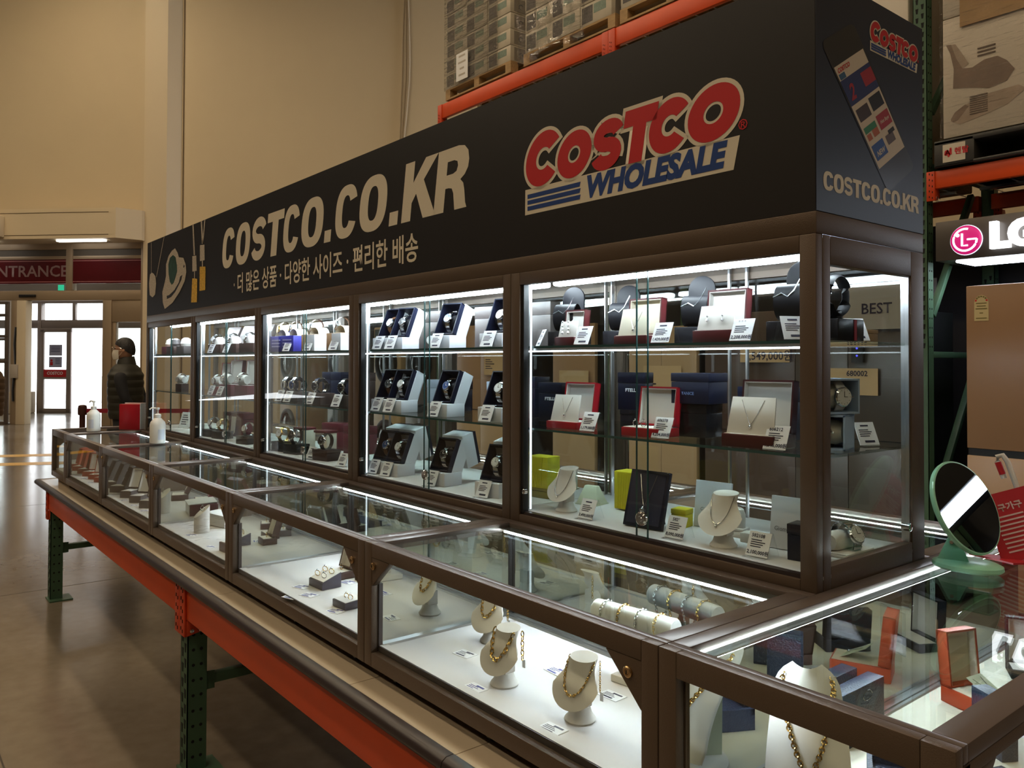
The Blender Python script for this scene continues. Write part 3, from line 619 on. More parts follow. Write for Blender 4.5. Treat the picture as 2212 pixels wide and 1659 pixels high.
# ================================================================== TALL CASES
ZC, ZSM, ZSB, ZST = 1.048, 1.7415, 1.7849, 2.2545
TZ0, TZ1 = 1.075, 1.707         # glass opening
SH = (1.537, 1.309, 1.080)      # top shelf, middle shelf, case floor
TFL = 0.034
def b_tall(end):
    P = []; w = W
    m = MB(); l, r = 0.040, 0.036
    m.box((0.0008, 0, ZC), (l, 0.024, ZSM)); m.box((w - r, 0, ZC), (w - 0.0008, 0.024, ZSM)); m.box((l, 0, ZC), (w - r, 0.024, TZ0 - 0.004)); m.box((l, 0, TZ1), (w - r, 0.024, ZSM))
    P.append(('front_frame', m.mesh('case_front_frame', brown, bevel=0.002), []))
    m = MB(); m.box((0.0008, D - 0.024, ZC), (0.03, D, ZSM)); m.box((w - 0.03, D - 0.024, ZC), (w - 0.0008, D, ZSM)); m.box((0.03, D - 0.024, ZC), (w - 0.03, D, TZ0)); m.box((0.03, D - 0.024, TZ1 + 0.01), (w - 0.03, D, ZSM))
    P.append(('rear_frame', m.mesh('case_rear_frame', brown), []))
    m = MB(); m.box((0.0008, 0.024, ZC), (w - 0.0008, D - 0.024, 1.073)); P.append(('base', m.mesh('case_base', brown), []))
    m = MB(); m.box((0.0008, 0.024, 1.073), (w - 0.0008, D - 0.024, SH[2])); P.append(('deck', m.mesh('case_deck', deck), []))
    m = MB(); m.box((0.0008, 0.024, 1.735), (w - 0.0008, D - 0.024, ZSM)); P.append(('ceiling_plate', m.mesh('case_ceiling', mat('brushed_case_ceiling', (0.34, 0.36, 0.40), 0.18, 0.9)), []))
    # front sliding panes with green polished edges
    for nme, x0, x1, y in (('sliding_pane', l, w * 0.5 + 0.03, 0.012), ('sliding_pane', w * 0.5 - 0.012, w - r, 0.020)):
        m = MB(); m.box((x0, y, TZ0 - 0.004), (x1, y + 0.004, TZ1 + 0.002)); pm = m.mesh('case_sliding_pane', glass)
        m = MB(); xe_ = x1 if x0 == l else x0; m.box((xe_ - 0.0010, y - 0.0002, TZ0 - 0.004), (xe_ + 0.0010, y + 0.0042, TZ1)); P.append((nme, pm, [('pane_edge', m.mesh('case_pane_edge', edgeg), 0)]))
    m = MB(); m.box((0.03, D - 0.014, TZ0), (w - 0.03, D - 0.010, TZ1 + 0.01)); P.append(('rear_pane', m.mesh('case_rear_pane', glass), []))
    # glass shelves on clips
    for z in SH[:2]:
        m = MB(); m.box((0.012, 0.036, z - 0.006), (w - 0.012, D - 0.03, z)); sm = m.mesh('case_shelf', shelfg)
        m = MB(); m.box((0.012, 0.0345, z - 0.006), (w - 0.012, 0.0362, z)); P.append(('shelf', sm, [('shelf_edge', m.mesh('case_shelf_edge', edgeg), 0)]))
    m = MB()
    for z in SH[:2]:
        for y in (0.06, D - 0.05):
            for x in (0.012, w - 0.022): m.box((x, y - 0.006, z - 0.016), (x + 0.010, y + 0.006, z - 0.006))
    P.append(('shelf_clip', m.mesh('case_shelf_clips', chrome), []))
    m = MB()
    for x in (0.012, w - 0.016): m.box((x, 0.05, SH[2]), (x + 0.004, 0.062, 1.735)); m.box((x, D - 0.06, SH[2]), (x + 0.004, D - 0.048, 1.735))
    m.box((w * 0.46, D - 0.036, SH[2]), (w * 0.46 + 0.006, D - 0.028, 1.735)); m.box((w * 0.52, D - 0.036, SH[2]), (w * 0.52 + 0.006, D - 0.028, 1.735))
    P.append(('shelf_rail', m.mesh('case_shelf_rails', alu), []))
    m = MB(); m.box((0.0, 0.024, SH[2]), (0.010, 0.038, 1.735)) ; m.box((l - 0.001, 0.006, TZ0), (l + 0.012, 0.024, TZ1)); P.append(('side_channel', m.mesh('case_side_channel', black), []))
    m = MB(); m.box((l, 0.008, TZ0 - 0.004), (w - r, 0.030, TZ0 + 0.004)); P.append(('bottom_track', m.mesh('case_bottom_track', rubber), []))
    m = MB()
    for k in range(58): x = 0.03 + k * 0.0152; m.box((x, 0.050, 1.722), (x + 0.0095, 0.122, 1.7345))
    rib = m.mesh('case_ribbed_lens', led_rib)
    m = MB(); m.box((0.02, 0.036, 1.728), (w - 0.02, 0.128, 1.7352)); P.append(('lamp_tray', m.mesh('case_lamp_tray', mat('lamp_tray_grey', (0.10, 0.11, 0.13), 0.4)), [('ribbed_lens', rib, 0)]))
    m = MB(); m.box((0.02, 0.140, 1.714), (w - 0.02, 0.172, 1.730)); tube = m.mesh('case_tube', led_case, bevel=0.006)
    m = MB(); m.box((0.015, 0.132, 1.730), (w - 0.015, 0.182, 1.7352)); P.append(('tube_holder', m.mesh('case_tube_holder', alu), [('tube', tube, 0)]))
    st = led_mesh('case_shelf_led', 0.02, w - 0.02, 0.040, 0.046, SH[0] - 0.0165, SH[0] - 0.0128, led_shelf)
    m = MB(); m.box((0.012, 0.037, SH[0] - 0.0128), (w - 0.012, 0.056, SH[0] - 0.0065)); P.append(('shelf_led_rail', m.mesh('case_shelf_led_rail', alu), [('led_strip', st, 0)]))
    fl_ = led_mesh('case_front_led', 0.045, w - 0.04, 0.027, 0.034, 1.716, 1.7245, led_case)  # hidden strip added behind the top rail to brighten item fronts
    m = MB(); m.box((0.03, 0.0255, 1.7246), (w - 0.03, 0.0355, 1.7352)); P.append(('front_led_rail', m.mesh('case_front_led_rail', alu), [('led_strip', fl_, 0)]))
    m = MB(); m.box((l + 0.0122, 0.028, SH[2] + 0.004), (l + 0.0150, 0.033, 1.70)); P.append(('side_led', m.mesh('case_side_led', led_side), []))
    xx = w * 0.5 - 0.035
    m = MB(); m.lathe([(0.0165, 0), (0.0165, 0.006), (0.013, 0.009), (0.007, 0.009), (0.007, 0.007), (0.005, 0.010)], 20, M=T(xx + 0.05, 0.012, 1.125) @ RX(PI / 2)); P.append(('lock', m.mesh('case_lock', chrome), []))
    m = MB(); m.lathe([(0.007, 0), (0.007, 0.01), (0.004, 0.012)], 12, M=T(l + 0.016, 0.012, 1.135) @ RX(PI / 2)); m.box((l + 0.003, 0.006, 1.128), (l + 0.012, 0.012, 1.142)); P.append(('stop_knob', m.mesh('case_stop_knob', chrome), []))
    if end:
        y0, y1 = 0.052, 0.392
        m = MB(); m.box((w - 0.022, 0.024, ZC), (w, y0, ZSM)); m.box((w - 0.022, y1, ZC), (w, D - 0.0, ZSM)); m.box((w - 0.022, y0, ZC), (w, y1, 1.096)); m.box((w - 0.022, y0, 1.685), (w, y1, ZSM))
        P.append(('end_frame', m.mesh('case_end_frame', brown, bevel=0.002), []))
        m = MB(); m.box((w - 0.012, y0, 1.09), (w - 0.008, y1, 1.69)); P.append(('end_pane', m.mesh('case_end_pane', glass), []))
        m = MB(); m.box((w - 0.0215, y1 - 0.006, 1.096), (w - 0.004, y1 + 0.001, 1.685)); P.append(('pane_trim', m.mesh('case_pane_trim', alu), []))
        m = MB(); m.lathe([(0.009, 0), (0.009, 0.018), (0.006, 0.02)], 14, M=T(w - 0.012, y1 - 0.022, 1.132) @ RY(PI / 2)); P.append(('end_lock', m.mesh('case_end_lock', chrome), []))
    else:
        m = MB(); m.box((w - 0.010, 0.038, SH[2]), (w - 0.006, D - 0.03, 1.735)); P.append(('side_pane', m.mesh('case_side_pane', glass), []))
    return P
TN = ['tall glass case nearest the entrance', 'second tall glass case from the entrance', 'middle tall glass case', 'fourth tall glass case from the entrance', 'tall glass case at the corner end']
TS = ['entrance-end case', 'second case', 'middle case', 'fourth case', 'corner case']
t4 = b_tall(False); t5 = b_tall(True)
for k in range(5):
    put(t5 if k == 4 else t4, 'display_case', ['brown framed ' + TN[0] + ', holding few boxes', 'brown framed ' + TN[1] + ', with red boxes', 'brown framed ' + TN[2] + ', with blue and maroon boxes', 'brown framed ' + TN[3] + ', full of white watch boxes', 'brown framed ' + TN[4] + ', with jewellery and yellow boxes'][k],
        'display case', (-W * (5 - k), 0, 0), group='tall glass display cases')

# ================================================================== SIGN BOX
sg = empty('sign_box', (0, 0, ZSM)); tag(sg, 'long black header sign with wholesale logo and web address over the cases', 'sign')
def sp_(name, me, parent=None):
    return obj(name, me, parent or sg)
m = MB(); m.box((-5 * W, 0.001, 0.0), (0, D, ZSB - ZSM)); sp_('brown_band', m.mesh('sign_band', brown, bevel=0.002))
m = MB(); m.box((-5 * W, 0.002, ZSB - ZSM + 0.0005), (-0.001, D, ZST - ZSM)); body = sp_('body', m.mesh('sign_body', signblk))
endm = bpy.data.materials.new('end_sign_print'); endm.use_nodes = True
_b = endm.node_tree.nodes['Principled BSDF']; _b.inputs['Base Color'].default_value = (0.020, 0.024, 0.040, 1); _b.inputs['Roughness'].default_value = 0.4  # slight navy in the base colour stands for bluish light on the end
m = MB(); m.box((-0.002, 0.002, ZSB - ZSM + 0.0008), (0.0, D, ZST - ZSM)); sp_('end_panel', m.mesh('sign_end_panel', endm))
LZ = -ZSM
def S(me): me.transform(T(0, 0, LZ)); return me
# COSTCO.CO.KR and the korean line, flat print proud of the board by a hair
sp_('slogan_lettering', S(text_mesh('slogan', '\u00b7 \ub354 \ub9ce\uc740 \uc0c1\ud488 \u00b7 \ub2e4\uc591\ud55c \uc0ac\uc774\uc988 \u00b7 \ud3b8\ub9ac\ud55c \ubc30\uc1a1', 0.105, cream, 0.0016, 0, 0, 'CENTER', 3, 0.90, T(-2.27, 0.001, 1.866))))
# --- hand drawn logo
def ell(cx, cz, a, b, sh=0.2, n=40, rev=False, zb=0.0):
    p = [(cx + a * math.cos(2 * PI * k / n) + sh * (b * math.sin(2 * PI * k / n)), cz + b * math.sin(2 * PI * k / n)) for k in range(n)]
    return p[::-1] if rev else p
def shear(pts, z0, sh=0.2): return [(x + sh * (z - z0), z) for x, z in pts]
def thick(path, w, cap=True):
    L, R = [], []
    for i, p in enumerate(path):
        a, b = path[max(i - 1, 0)], path[min(i + 1, len(path) - 1)]
        dx, dz = b[0] - a[0], b[1] - a[1]; d = math.hypot(dx, dz) or 1
        L.append((p[0] - dz / d * w / 2, p[1] + dx / d * w / 2)); R.append((p[0] + dz / d * w / 2, p[1] - dx / d * w / 2))
    return L + R[::-1]
def arc(cx, cz, a, b, t0, t1, n=24): return [(cx + a * math.cos(math.radians(t0 + (t1 - t0) * k / n)), cz + b * math.sin(math.radians(t0 + (t1 - t0) * k / n))) for k in range(n + 1)]
def letter_O(cx, cz, a, b, w=0.5): return [ell(cx, cz, a, b, 0.18), ell(cx, cz, a * (1 - w) * 0.9, b * (1 - w) * 0.9, 0.18, rev=True)]
def letter_C(cx, cz, a, b, w=0.5, open_=48):
    o = arc(cx, cz, a, b, open_ * 0.72, 360 - open_ * 0.72, 44); i = arc(cx, cz, a * (1 - w) * 0.92, b * (1 - w) * 0.92, 360 - open_ * 0.85, open_ * 0.85, 44)
    return [shear(o + i, cz, 0.18)]
def letter_S(cx, cz, a, b, w):
    r = (b - w / 2) / 2
    p = arc(cx, cz + r, a - w * 0.6, r, 14, 262, 18) + arc(cx, cz - r, a - w * 0.6, r, 82, -166, 18)
    return [shear(thick(p, w), cz, 0.18)]
def letter_T(cx, cz, a, b, w): return [shear([(cx - a, cz + b), (cx + a, cz + b), (cx + a, cz + b - w), (cx + w * 0.52, cz + b - w), (cx + w * 0.52, cz - b), (cx - w * 0.52, cz - b), (cx - w * 0.52, cz + b - w), (cx - a, cz + b - w)], cz, 0.18)]
def sell(cx, cz, a, b, sh, n=44, e=2.5, rev=False, t0=0.0, t1=360.0):
    p = []
    for k in range(n + (0 if t1 - t0 == 360.0 else 1)):
        t = math.radians(t0 + (t1 - t0) * k / n); c, s_ = math.cos(t), math.sin(t)
        x, z = a * math.copysign(abs(c) ** (2 / e), c), b * math.copysign(abs(s_) ** (2 / e), s_); p.append((cx + x + sh * z, cz + z))
    return p[::-1] if rev else p
def heavy(ch, x0, x1, z0, z1, sh=0.16):
    """one heavy oblique capital as closed outlines inside the given box"""
    cx, cz, a, b = (x0 + x1) / 2, (z0 + z1) / 2, (x1 - x0) / 2 - abs(sh) * (z1 - z0) * 0.30, (z1 - z0) / 2
    if ch == '.': return [shear([(x0, z0), (x1, z0), (x1, z0 + (z1 - z0) * 0.24), (x0, z0 + (z1 - z0) * 0.24)], z0, sh)]
    if ch == 'O': return [sell(cx, cz, a, b * 1.02, sh), sell(cx, cz, a * 0.36, b * 0.62, sh, rev=True)]
    if ch == 'C': return [sell(cx, cz, a, b * 1.02, sh, t0=22, t1=338) + [(x, z) for x, z in sell(cx, cz, a * 0.36, b * 0.62, sh, t0=328, t1=32)]]
    if ch == 'S':
        w = b * 0.44; r = (b * 1.02 - w / 2) / 2; e = a - w * 0.62
        p = arc(cx, cz + r, e, r, 12, 262, 18) + arc(cx, cz - r, e, r, 82, -168, 18)
        return [shear(thick(p, w), cz, sh)]
    U = lambda q: shear([(cx - a + x * 2 * a, z0 + z * 2 * b) for x, z in q], cz, sh)
    if ch == 'T': return [U([(0, 1), (1, 1), (1, 0.79), (0.68, 0.79), (0.68, 0), (0.32, 0), (0.32, 0.79), (0, 0.79)])]
    if ch == 'K': return [U([(0, 0), (0.30, 0), (0.30, 0.30), (0.42, 0.44), (0.70, 0), (1.08, 0), (0.63, 0.64), (1.02, 1), (0.64, 1), (0.30, 0.64), (0.30, 1), (0, 1)])]
    if ch == 'R': return [U([(0, 0), (0.32, 0), (0.32, 0.37), (0.42, 0.37), (0.52, 0.35), (0.58, 0.27), (0.63, 0.10), (0.66, 0), (1.02, 0), (0.97, 0.08), (0.91, 0.28), (0.86, 0.39), (0.76, 0.46), (0.88, 0.52), (0.96, 0.62), (0.97, 0.74), (0.92, 0.88), (0.80, 0.97), (0.62, 1), (0, 1)]), U([(0.32, 0.79), (0.52, 0.79), (0.62, 0.76), (0.65, 0.69), (0.62, 0.61), (0.52, 0.58), (0.32, 0.58)][::-1])]
webl = [('C', -3.287, -3.103), ('O', -3.097, -2.896), ('S', -2.896, -2.700), ('T', -2.711, -2.510), ('C', -2.525, -2.343), ('O', -2.339, -2.117), ('.', -2.121, -2.064), ('C', -2.029, -1.837), ('O', -1.834, -1.618), ('.', -1.615, -1.558), ('K', -1.526, -1.313), ('R', -1.327, -1.130)]
wm_ = []
for q, (ch, x0, x1) in enumerate(webl): wm_.append(curve_mesh('web_%d' % q, heavy(ch, x0, x1, 1.964, 2.160), cream))
wm_ = join('web_address', wm_); wm_.transform(T(0, 0.0012, LZ)); sp_('web_lettering', wm_)
def logo(x0, z0, s):
    """returns (red polys, blue stripe polys) laid out with height unit s for the small capitals"""
    X = lambda x: x0 + (x + 0.87) * s; Z = lambda z: z0 + (z - 1.904) * s
    r = []
    r += letter_C(X(-0.797), Z(2.042), 0.071 * s, 0.073 * s, 0.56, 52)
    r += letter_O(X(-0.676), Z(2.029), 0.063 * s, 0.060 * s, 0.60)
    r += letter_S(X(-0.5575), Z(2.029), 0.054 * s, 0.062 * s, 0.0345 * s)
    r += letter_T(X(-0.455), Z(2.031), 0.052 * s, 0.064 * s, 0.040 * s)
    r += letter_C(X(-0.361), Z(2.031), 0.060 * s, 0.061 * s, 0.58, 52)
    r += letter_O(X(-0.240), Z(2.031), 0.068 * s, 0.061 * s, 0.58)
    b = []
    for k in range(3):
        za = 1.909 + k * 0.0165; b.append([(X(-0.862), Z(za)), (X(-0.655), Z(za)), (X(-0.651), Z(za + 0.0115)), (X(-0.862), Z(za + 0.0115))])
    return r, b
def logo_parts(pre, x0, z0, s, M=None):
    r, b = logo(x0, z0, s)
    back = [curve_mesh(pre + '_o%d' % i, [p for p in g], cream, 0.0095 * s) for i, g in enumerate([[r[0]], [r[1]], [r[3]], [r[4]], [r[5]], [r[6]]])]
    bx = [[(x0 - 0.001 * s, z0 - 0.004 * s), (x0 + 0.68 * s, z0 - 0.004 * s), (x0 + 0.695 * s, z0 + 0.062 * s), (x0 + 0.225 * s, z0 + 0.062 * s), (x0 + 0.0 * s, z0 + 0.062 * s)]]
    back.append(curve_mesh(pre + '_bb', bx, cream, 0.002 * s))
    wt = text_mesh(pre + '_w', 'WHOLESALE', 0.0735 * s, bluep, 0.0040 * s, 0.22, 0, 'CENTER', 3, 1.0, T(x0 + 0.445 * s, -0.0006, z0 + 0.0285 * s))
    red = [curve_mesh(pre + '_r%d' % i, g, redp, 0.0, z=-0.0006) for i, g in enumerate([[r[0]], [r[1], r[2]], [r[3]], [r[4]], [r[5]], [r[6], r[7]]])]
    blu = [curve_mesh(pre + '_b%d' % i, [g], bluep, 0, z=-0.0006) for i, g in enumerate(b)]
    holes = [curve_mesh(pre + '_h%d' % i, [g], signblk, -0.006 * s, z=-0.0003) for i, g in enumerate((r[2], r[7]))]
    reg = text_mesh(pre + '_reg', '\u00ae', 0.03 * s, redp, 0.0003, 0, 0, 'CENTER', 2, 1, T(x0 + 0.705 * s, -0.0003, z0 + 0.083 * s))
    out = [join(pre + '_outline', back + holes), join(pre + '_red_letters', red + [reg]), join(pre + '_blue', blu + [wt])]
    if M is not None:
        for me in out: me.transform(M)
    return out
for nme, me in zip(('logo_outline', 'logo_red_letters', 'logo_blue_letters'), logo_parts('logo', -0.87, 1.904, 1.0, T(0, 0.0013, LZ))): sp_(nme, me)
ME = T(0.0006, 0, LZ) @ RZ(PI / 2)      # local x runs along +y on the end panel
for nme, me in zip(('end_logo_outline', 'end_logo_red_letters', 'end_logo_blue_letters'), logo_parts('elogo', 0.212, 2.148, 0.307, ME)): sp_(nme, me)
ew = []; ex = 0.026
for q, (ch, wd) in enumerate(zip('COSTCO.CO.KR', (40, 41, 37, 36, 40, 41, 12, 40, 41, 12, 42, 40))):
    x1 = ex + wd * 0.00094; ew.append(curve_mesh('ew%d' % q, heavy(ch, ex, x1, 1.829, 1.866, 0.0), cream)); ex = x1 + 0.0006
ew = join('end_web', ew); ew.transform(ME); sp_('end_web_lettering', ew)
# telephone printed on the end panel: a tilted rounded slab with an app page
PM = ME @ T(0.210, 0, 2.035) @ RY(math.radians(-37)) if False else ME
def ph(u, v):
    """u across (0..1), v down (0..1) of the printed screen, to panel (y, z)"""
    a, b_, c = Vector((0.066, 2.075)), Vector((0.180, 2.142)), Vector((0.247, 1.902))
    return a + (b_ - a) * u + (c - a) * v
def pq(u0, v0, u1, v1, m_, d): return MB().add([(ph(u, v).x, -d, ph(u, v).y) for u, v in ((u0, v0), (u1, v0), (u1, v1), (u0, v1))], [(0, 1, 2, 3)]).mesh('pp', m_)
def prr(u0, v0, u1, v1, r, m_, d, asp=2.1):
    pts = []
    for cx, cz, t0 in ((u1 - r, v0 + r / asp, -90), (u1 - r, v1 - r / asp, 0), (u0 + r, v1 - r / asp, 90), (u0 + r, v0 + r / asp, 180)):
        for k in range(6): a = math.radians(t0 + k * 18); q = ph(cx + r * math.cos(a), cz + r / asp * math.sin(a)); pts.append((q.x, -d, q.y))
    return MB().add(pts, [tuple(range(len(pts)))]).mesh('pr', m_)
phm = mat('phone_print_grey', (0.032, 0.03, 0.03), 0.3); app = mat('app_cream', (0.62, 0.53, 0.42), 0.5)
pr = [prr(-0.04, -0.24, 1.04, 1.24, 0.14, phm, 0.0002)]
pr += [pq(0, 0, 1, 1, app, 0.0004), pq(0, 0.13, 1, 0.37, navyp, 0.0006), pq(0.03, 0.075, 0.22, 0.125, mat('app_blue', (0.03, 0.10, 0.2), 0.5), 0.0007), pq(0.62, 0.17, 1, 0.30, mat('app_red', (0.35, 0.02, 0.03), 0.5), 0.0007)]
tiles = [(0.06, 0.42, 0.46, 0.54, 'app_dark', (0.05, 0.03, 0.025)), (0.54, 0.40, 0.95, 0.53, 'app_black', (0.015, 0.012, 0.012)), (0.53, 0.58, 0.96, 0.72, 'app_red', None), (0.05, 0.60, 0.46, 0.66, 'app_green', (0.03, 0.2, 0.09)), (0.06, 0.67, 0.2, 0.73, 'app_orange', (0.4, 0.1, 0.03)), (0.26, 0.66, 0.46, 0.73, 'app_orange', None), (0.05, 0.78, 0.46, 0.93, 'app_bright_blue', (0.02, 0.08, 0.3)), (0.56, 0.79, 0.84, 0.88, 'app_grey', (0.12, 0.09, 0.09)), (0.70, 0.76, 0.92, 0.80, 'app_black', None)]
for u0, v0, u1, v1, nm_, c in tiles: pr.append(pq(u0, v0, u1, v1, mat(nm_, c or (0, 0, 0), 0.5), 0.0007))
def ptxt(s_, u, v, size, m_):
    q = ph(u, v); d_ = ph(1, v) - ph(0, v); return text_mesh('pt', s_, size, m_, size * 0.03, 0.1, 0, 'CENTER', 2, 1, T(q.x, -0.0009, q.y) @ RY(-math.atan2(d_.y, d_.x)))
pr += [ptxt('COSTCO', 0.25, 0.045, 0.013, redp), ptxt('2', 0.2, 0.27, 0.045, mat('app_red', None, 0.5) if False else MATS['app_red']), ptxt('Hot Buys', 0.75, 0.655, 0.011, app), ptxt('NEW', 0.26, 0.88, 0.016, app)]
pm_ = join('printed_phone', pr); pm_.transform(ME); sp_('printed_phone', pm_)
# printed jewels at the entrance end of the board
jw = mat('print_diamond', (0.52, 0.45, 0.36), 0.5, var=0.25, vscale=120); jg = mat('print_gold', (0.70, 0.42, 0.05), 0.5, var=0.35, vscale=90); je = mat('print_emerald', (0.02, 0.07, 0.045), 0.35, var=0.5, vscale=30)
def XZ(px): return px
J = []
def poly(pts, m_, d=0.0012):
    return MB().add([(x, 0.002 - d - 0.0004, z + LZ) for x, z in pts], [tuple(range(len(pts)))]).mesh('pl', m_)
ring = [(-4.079, 2.157), (-4.028, 2.126), (-4.003, 2.097), (-3.919, 2.085), (-3.876, 2.044), (-3.863, 1.999), (-3.891, 1.95), (-3.984, 1.894), (-4.118, 1.839), (-4.273, 1.81), (-4.314, 1.85), (-4.327, 1.917), (-4.278, 1.973), (-4.253, 2.009), (-4.255, 2.08), (-4.205, 2.125), (-4.141, 2.149)]
rh = [(-3.933, 1.989), (-3.95, 1.962), (-4.058, 1.903), (-4.145, 1.875), (-4.229, 1.868), (-4.236, 1.888), (-4.184, 1.889), (-4.083, 1.912), (-3.998, 1.951), (-3.975, 1.983)]
stone = [(-4.115, 2.122), (-4.064, 2.103), (-4.038, 2.052), (-4.031, 2.021), (-4.061, 1.986), (-4.097, 1.955), (-4.135, 1.946), (-4.174, 1.968), (-4.201, 2.017), (-4.209, 2.075), (-4.178, 2.111)]
pend = [(-4.559, 2.055), (-4.52, 2.045), (-4.479, 2.024), (-4.463, 1.979), (-4.482, 1.912), (-4.539, 1.897), (-4.605, 1.916), (-4.622, 1.991), (-4.602, 2.047)]
def strip(p0, p1, w): return [(p0[0] - w, p0[1]), (p0[0] + w, p0[1]), (p1[0] + w, p1[1]), (p1[0] - w, p1[1])]
J = [poly(ring, jw), poly(pend, jw), poly(strip((-4.574, 2.05), (-4.581, 2.252), 0.003), jw), poly(strip((-4.458, 2.018), (-4.301, 2.252), 0.005), jw),
     poly(rh, signblk, 0.0016), poly(stone, je, 0.0016), poly(strip((-3.752, 2.252), (-3.724, 2.08), 0.011), jw), poly(strip((-3.61, 2.253), (-3.586, 2.128), 0.011), jw), poly(strip((-3.553, 2.252), (-3.584, 2.128), 0.008), jw),
     poly([(-3.758, 2.078), (-3.69, 2.075), (-3.68, 1.99), (-3.755, 1.992)], jw), poly([(-3.63, 2.125), (-3.556, 2.12), (-3.55, 2.036), (-3.628, 2.038)], jw), poly(strip((-3.718, 1.99), (-3.718, 1.95), 0.006), jw), poly(strip((-3.588, 2.036), (-3.585, 2.0), 0.008), jw),
     poly([(-3.755, 1.955), (-3.67, 1.945), (-3.673, 1.817), (-3.772, 1.821)], jg), poly([(-3.63, 2.008), (-3.535, 2.0), (-3.537, 1.875), (-3.631, 1.876)], jg),
     poly(ell(-3.905, 2.035, 0.012, 0.008, 0.2, 10), signblk, 0.0016)]
sp_('printed_jewels', join('printed_jewels', J))

# ================================================================== RACK AND APPLIANCES BEHIND
RY0 = 3.80
UX = (-6.985, -4.245, -1.50, 1.245, 3.99)
for k, x in enumerate(UX):
    upright(x, RY0, 6.3 if k > 1 else 4.50, 'tall green slotted rack post behind the cases, %s from the entrance' % ORD[k], 'tall green rack posts', deep=0.075, wide=0.085, step=0.06, zs=1.6 if k in (2,) else 3.6)
    upright(x, 4.85, 6.3 if k > 1 else 4.50, 'rear green rack post against the hall wall side, %s from the entrance' % ORD[k], 'rear green rack posts', step=0.4, zs=0.5, deep=0.075, wide=0.085)
    t = empty('rack_brace', (x, 0, 0)); tag(t, 'green zigzag bracing between the rack posts, %s frame from the entrance' % ORD[k], 'rack brace', 'green zigzag rack braces')
    for a, b in (((3.877, 0.15), (4.848, 0.15)), ((3.877, 1.55), (4.848, 1.55)), ((3.90, 0.55), (4.60, 1.52)), ((3.90, 1.80), (4.52, 2.65)), ((3.877, 2.75), (4.848, 2.75)), ((3.90, 3.1), (4.75, 4.1)), ((3.877, 4.2), (4.848, 4.2))):
        m = MB(); d_ = Vector((0, b[0] - a[0], b[1] - a[1])); m.box((-0.02, 0, -0.02), (0.02, d_.length, 0.02), M=T(0.02, a[0], a[1]) @ RX(math.atan2(d_.z, d_.y))); obj('strut', m.mesh('zigzag_strut', green, bevel=0.004), t)
beam(UX[0] - 0.03, UX[1] - 0.001, RY0 - 0.002, 4.335, 4.50, 'orange upper rack beam carrying wrapped pallets, entrance-side bay', 'orange upper rack beams', drop=0.12, arm=0.08)
beam(UX[1] + 0.001, UX[2] - 0.001, RY0 - 0.002, 4.335, 4.50, 'orange upper rack beam carrying wrapped pallets, second bay', 'orange upper rack beams', drop=0.12, arm=0.08)
beam(UX[2] + 0.04, UX[3] + 0.03, RY0 - 0.002, 2.59, 2.70, 'orange rack beam above the lit appliance sign', 'orange rack beams above the appliances', drop=0.075, arm=0.05)
beam(UX[1] + 0.001, UX[2] - 0.001, RY0 - 0.002, 2.59, 2.70, 'orange lower rack beam hidden behind the black header sign', 'orange rack beams above the appliances', drop=0.075)
rb = [(UX[0], UX[1], 4.335, 4.5, 'upper entrance-side bay'), (UX[1], UX[2], 4.335, 4.5, 'upper second bay'), (UX[1], UX[2], 2.59, 2.7, 'lower second bay'), (UX[2], UX[3], 2.59, 2.7, 'bay of the lit sign')]
for a, b, z0, z1, nm in rb: beam(a + 0.04, b - 0.04, 4.845, z0, z1, 'orange rear rack beam at the back of the ' + nm, 'orange rear rack beams', fac=-1)
# wire decking
for (a, b, z0, z1, nm) in rb:
    m = MB()
    for k in range(14): x = a + 0.12 + k * (b - a - 0.24) / 13; m.box((x - 0.004, RY0 + 0.03, z1), (x + 0.004, 4.84, z1 + 0.006))
    for k in range(4): y = RY0 + 0.1 + k * 0.3; m.box((a + 0.08, y, z1 - 0.02), (b - 0.08, y + 0.03, z1))
    o = obj('wire_deck', m.mesh('wire_deck', alu)); tag(o, 'wire mesh deck lying on the beams of the ' + nm, 'rack deck', 'wire decks on the rack beams')

def pallet(x0, x1, y0, y1, z, label, wood=pwood):
    t = empty('wooden_pallet', (x0, y0, z)); tag(t, label, 'pallet', 'wooden pallets on the rack'); w, d = x1 - x0, y1 - y0
    for xx in (0, w / 2 - 0.045, w - 0.09):
        for yy in (0, d / 2 - 0.05, d - 0.1):
            m = MB(); m.box((xx, yy, 0.018), (xx + 0.09, yy + 0.1, 0.105)); obj('block', m.mesh('pallet_block', wood), t)
    for k in range(3): yy = (0, d / 2 - 0.05, d - 0.1)[k]; m = MB(); m.box((0, yy, 0), (w, yy + 0.1, 0.018)); obj('runner', m.mesh('pallet_runner', wood), t)
    n_ = 6
    for k in range(n_): yy = k * (d - 0.09) / (n_ - 1); m = MB(); m.box((0, yy, 0.105), (w, yy + 0.09, 0.125)); obj('plank', m.mesh('pallet_plank', wood), t)
    return z + 0.125
whc = mat('beige_printed_carton', (0.50, 0.44, 0.34), 0.55, var=0.06, vscale=6); pdk = mat('carton_print_dark', (0.075, 0.062, 0.055), 0.5, var=0.4, vscale=40); ptl = mat('carton_print_teal', (0.17, 0.23, 0.18), 0.5, var=0.15, vscale=30); gsd = mat('carton_grey_side', (0.26, 0.23, 0.19), 0.55)
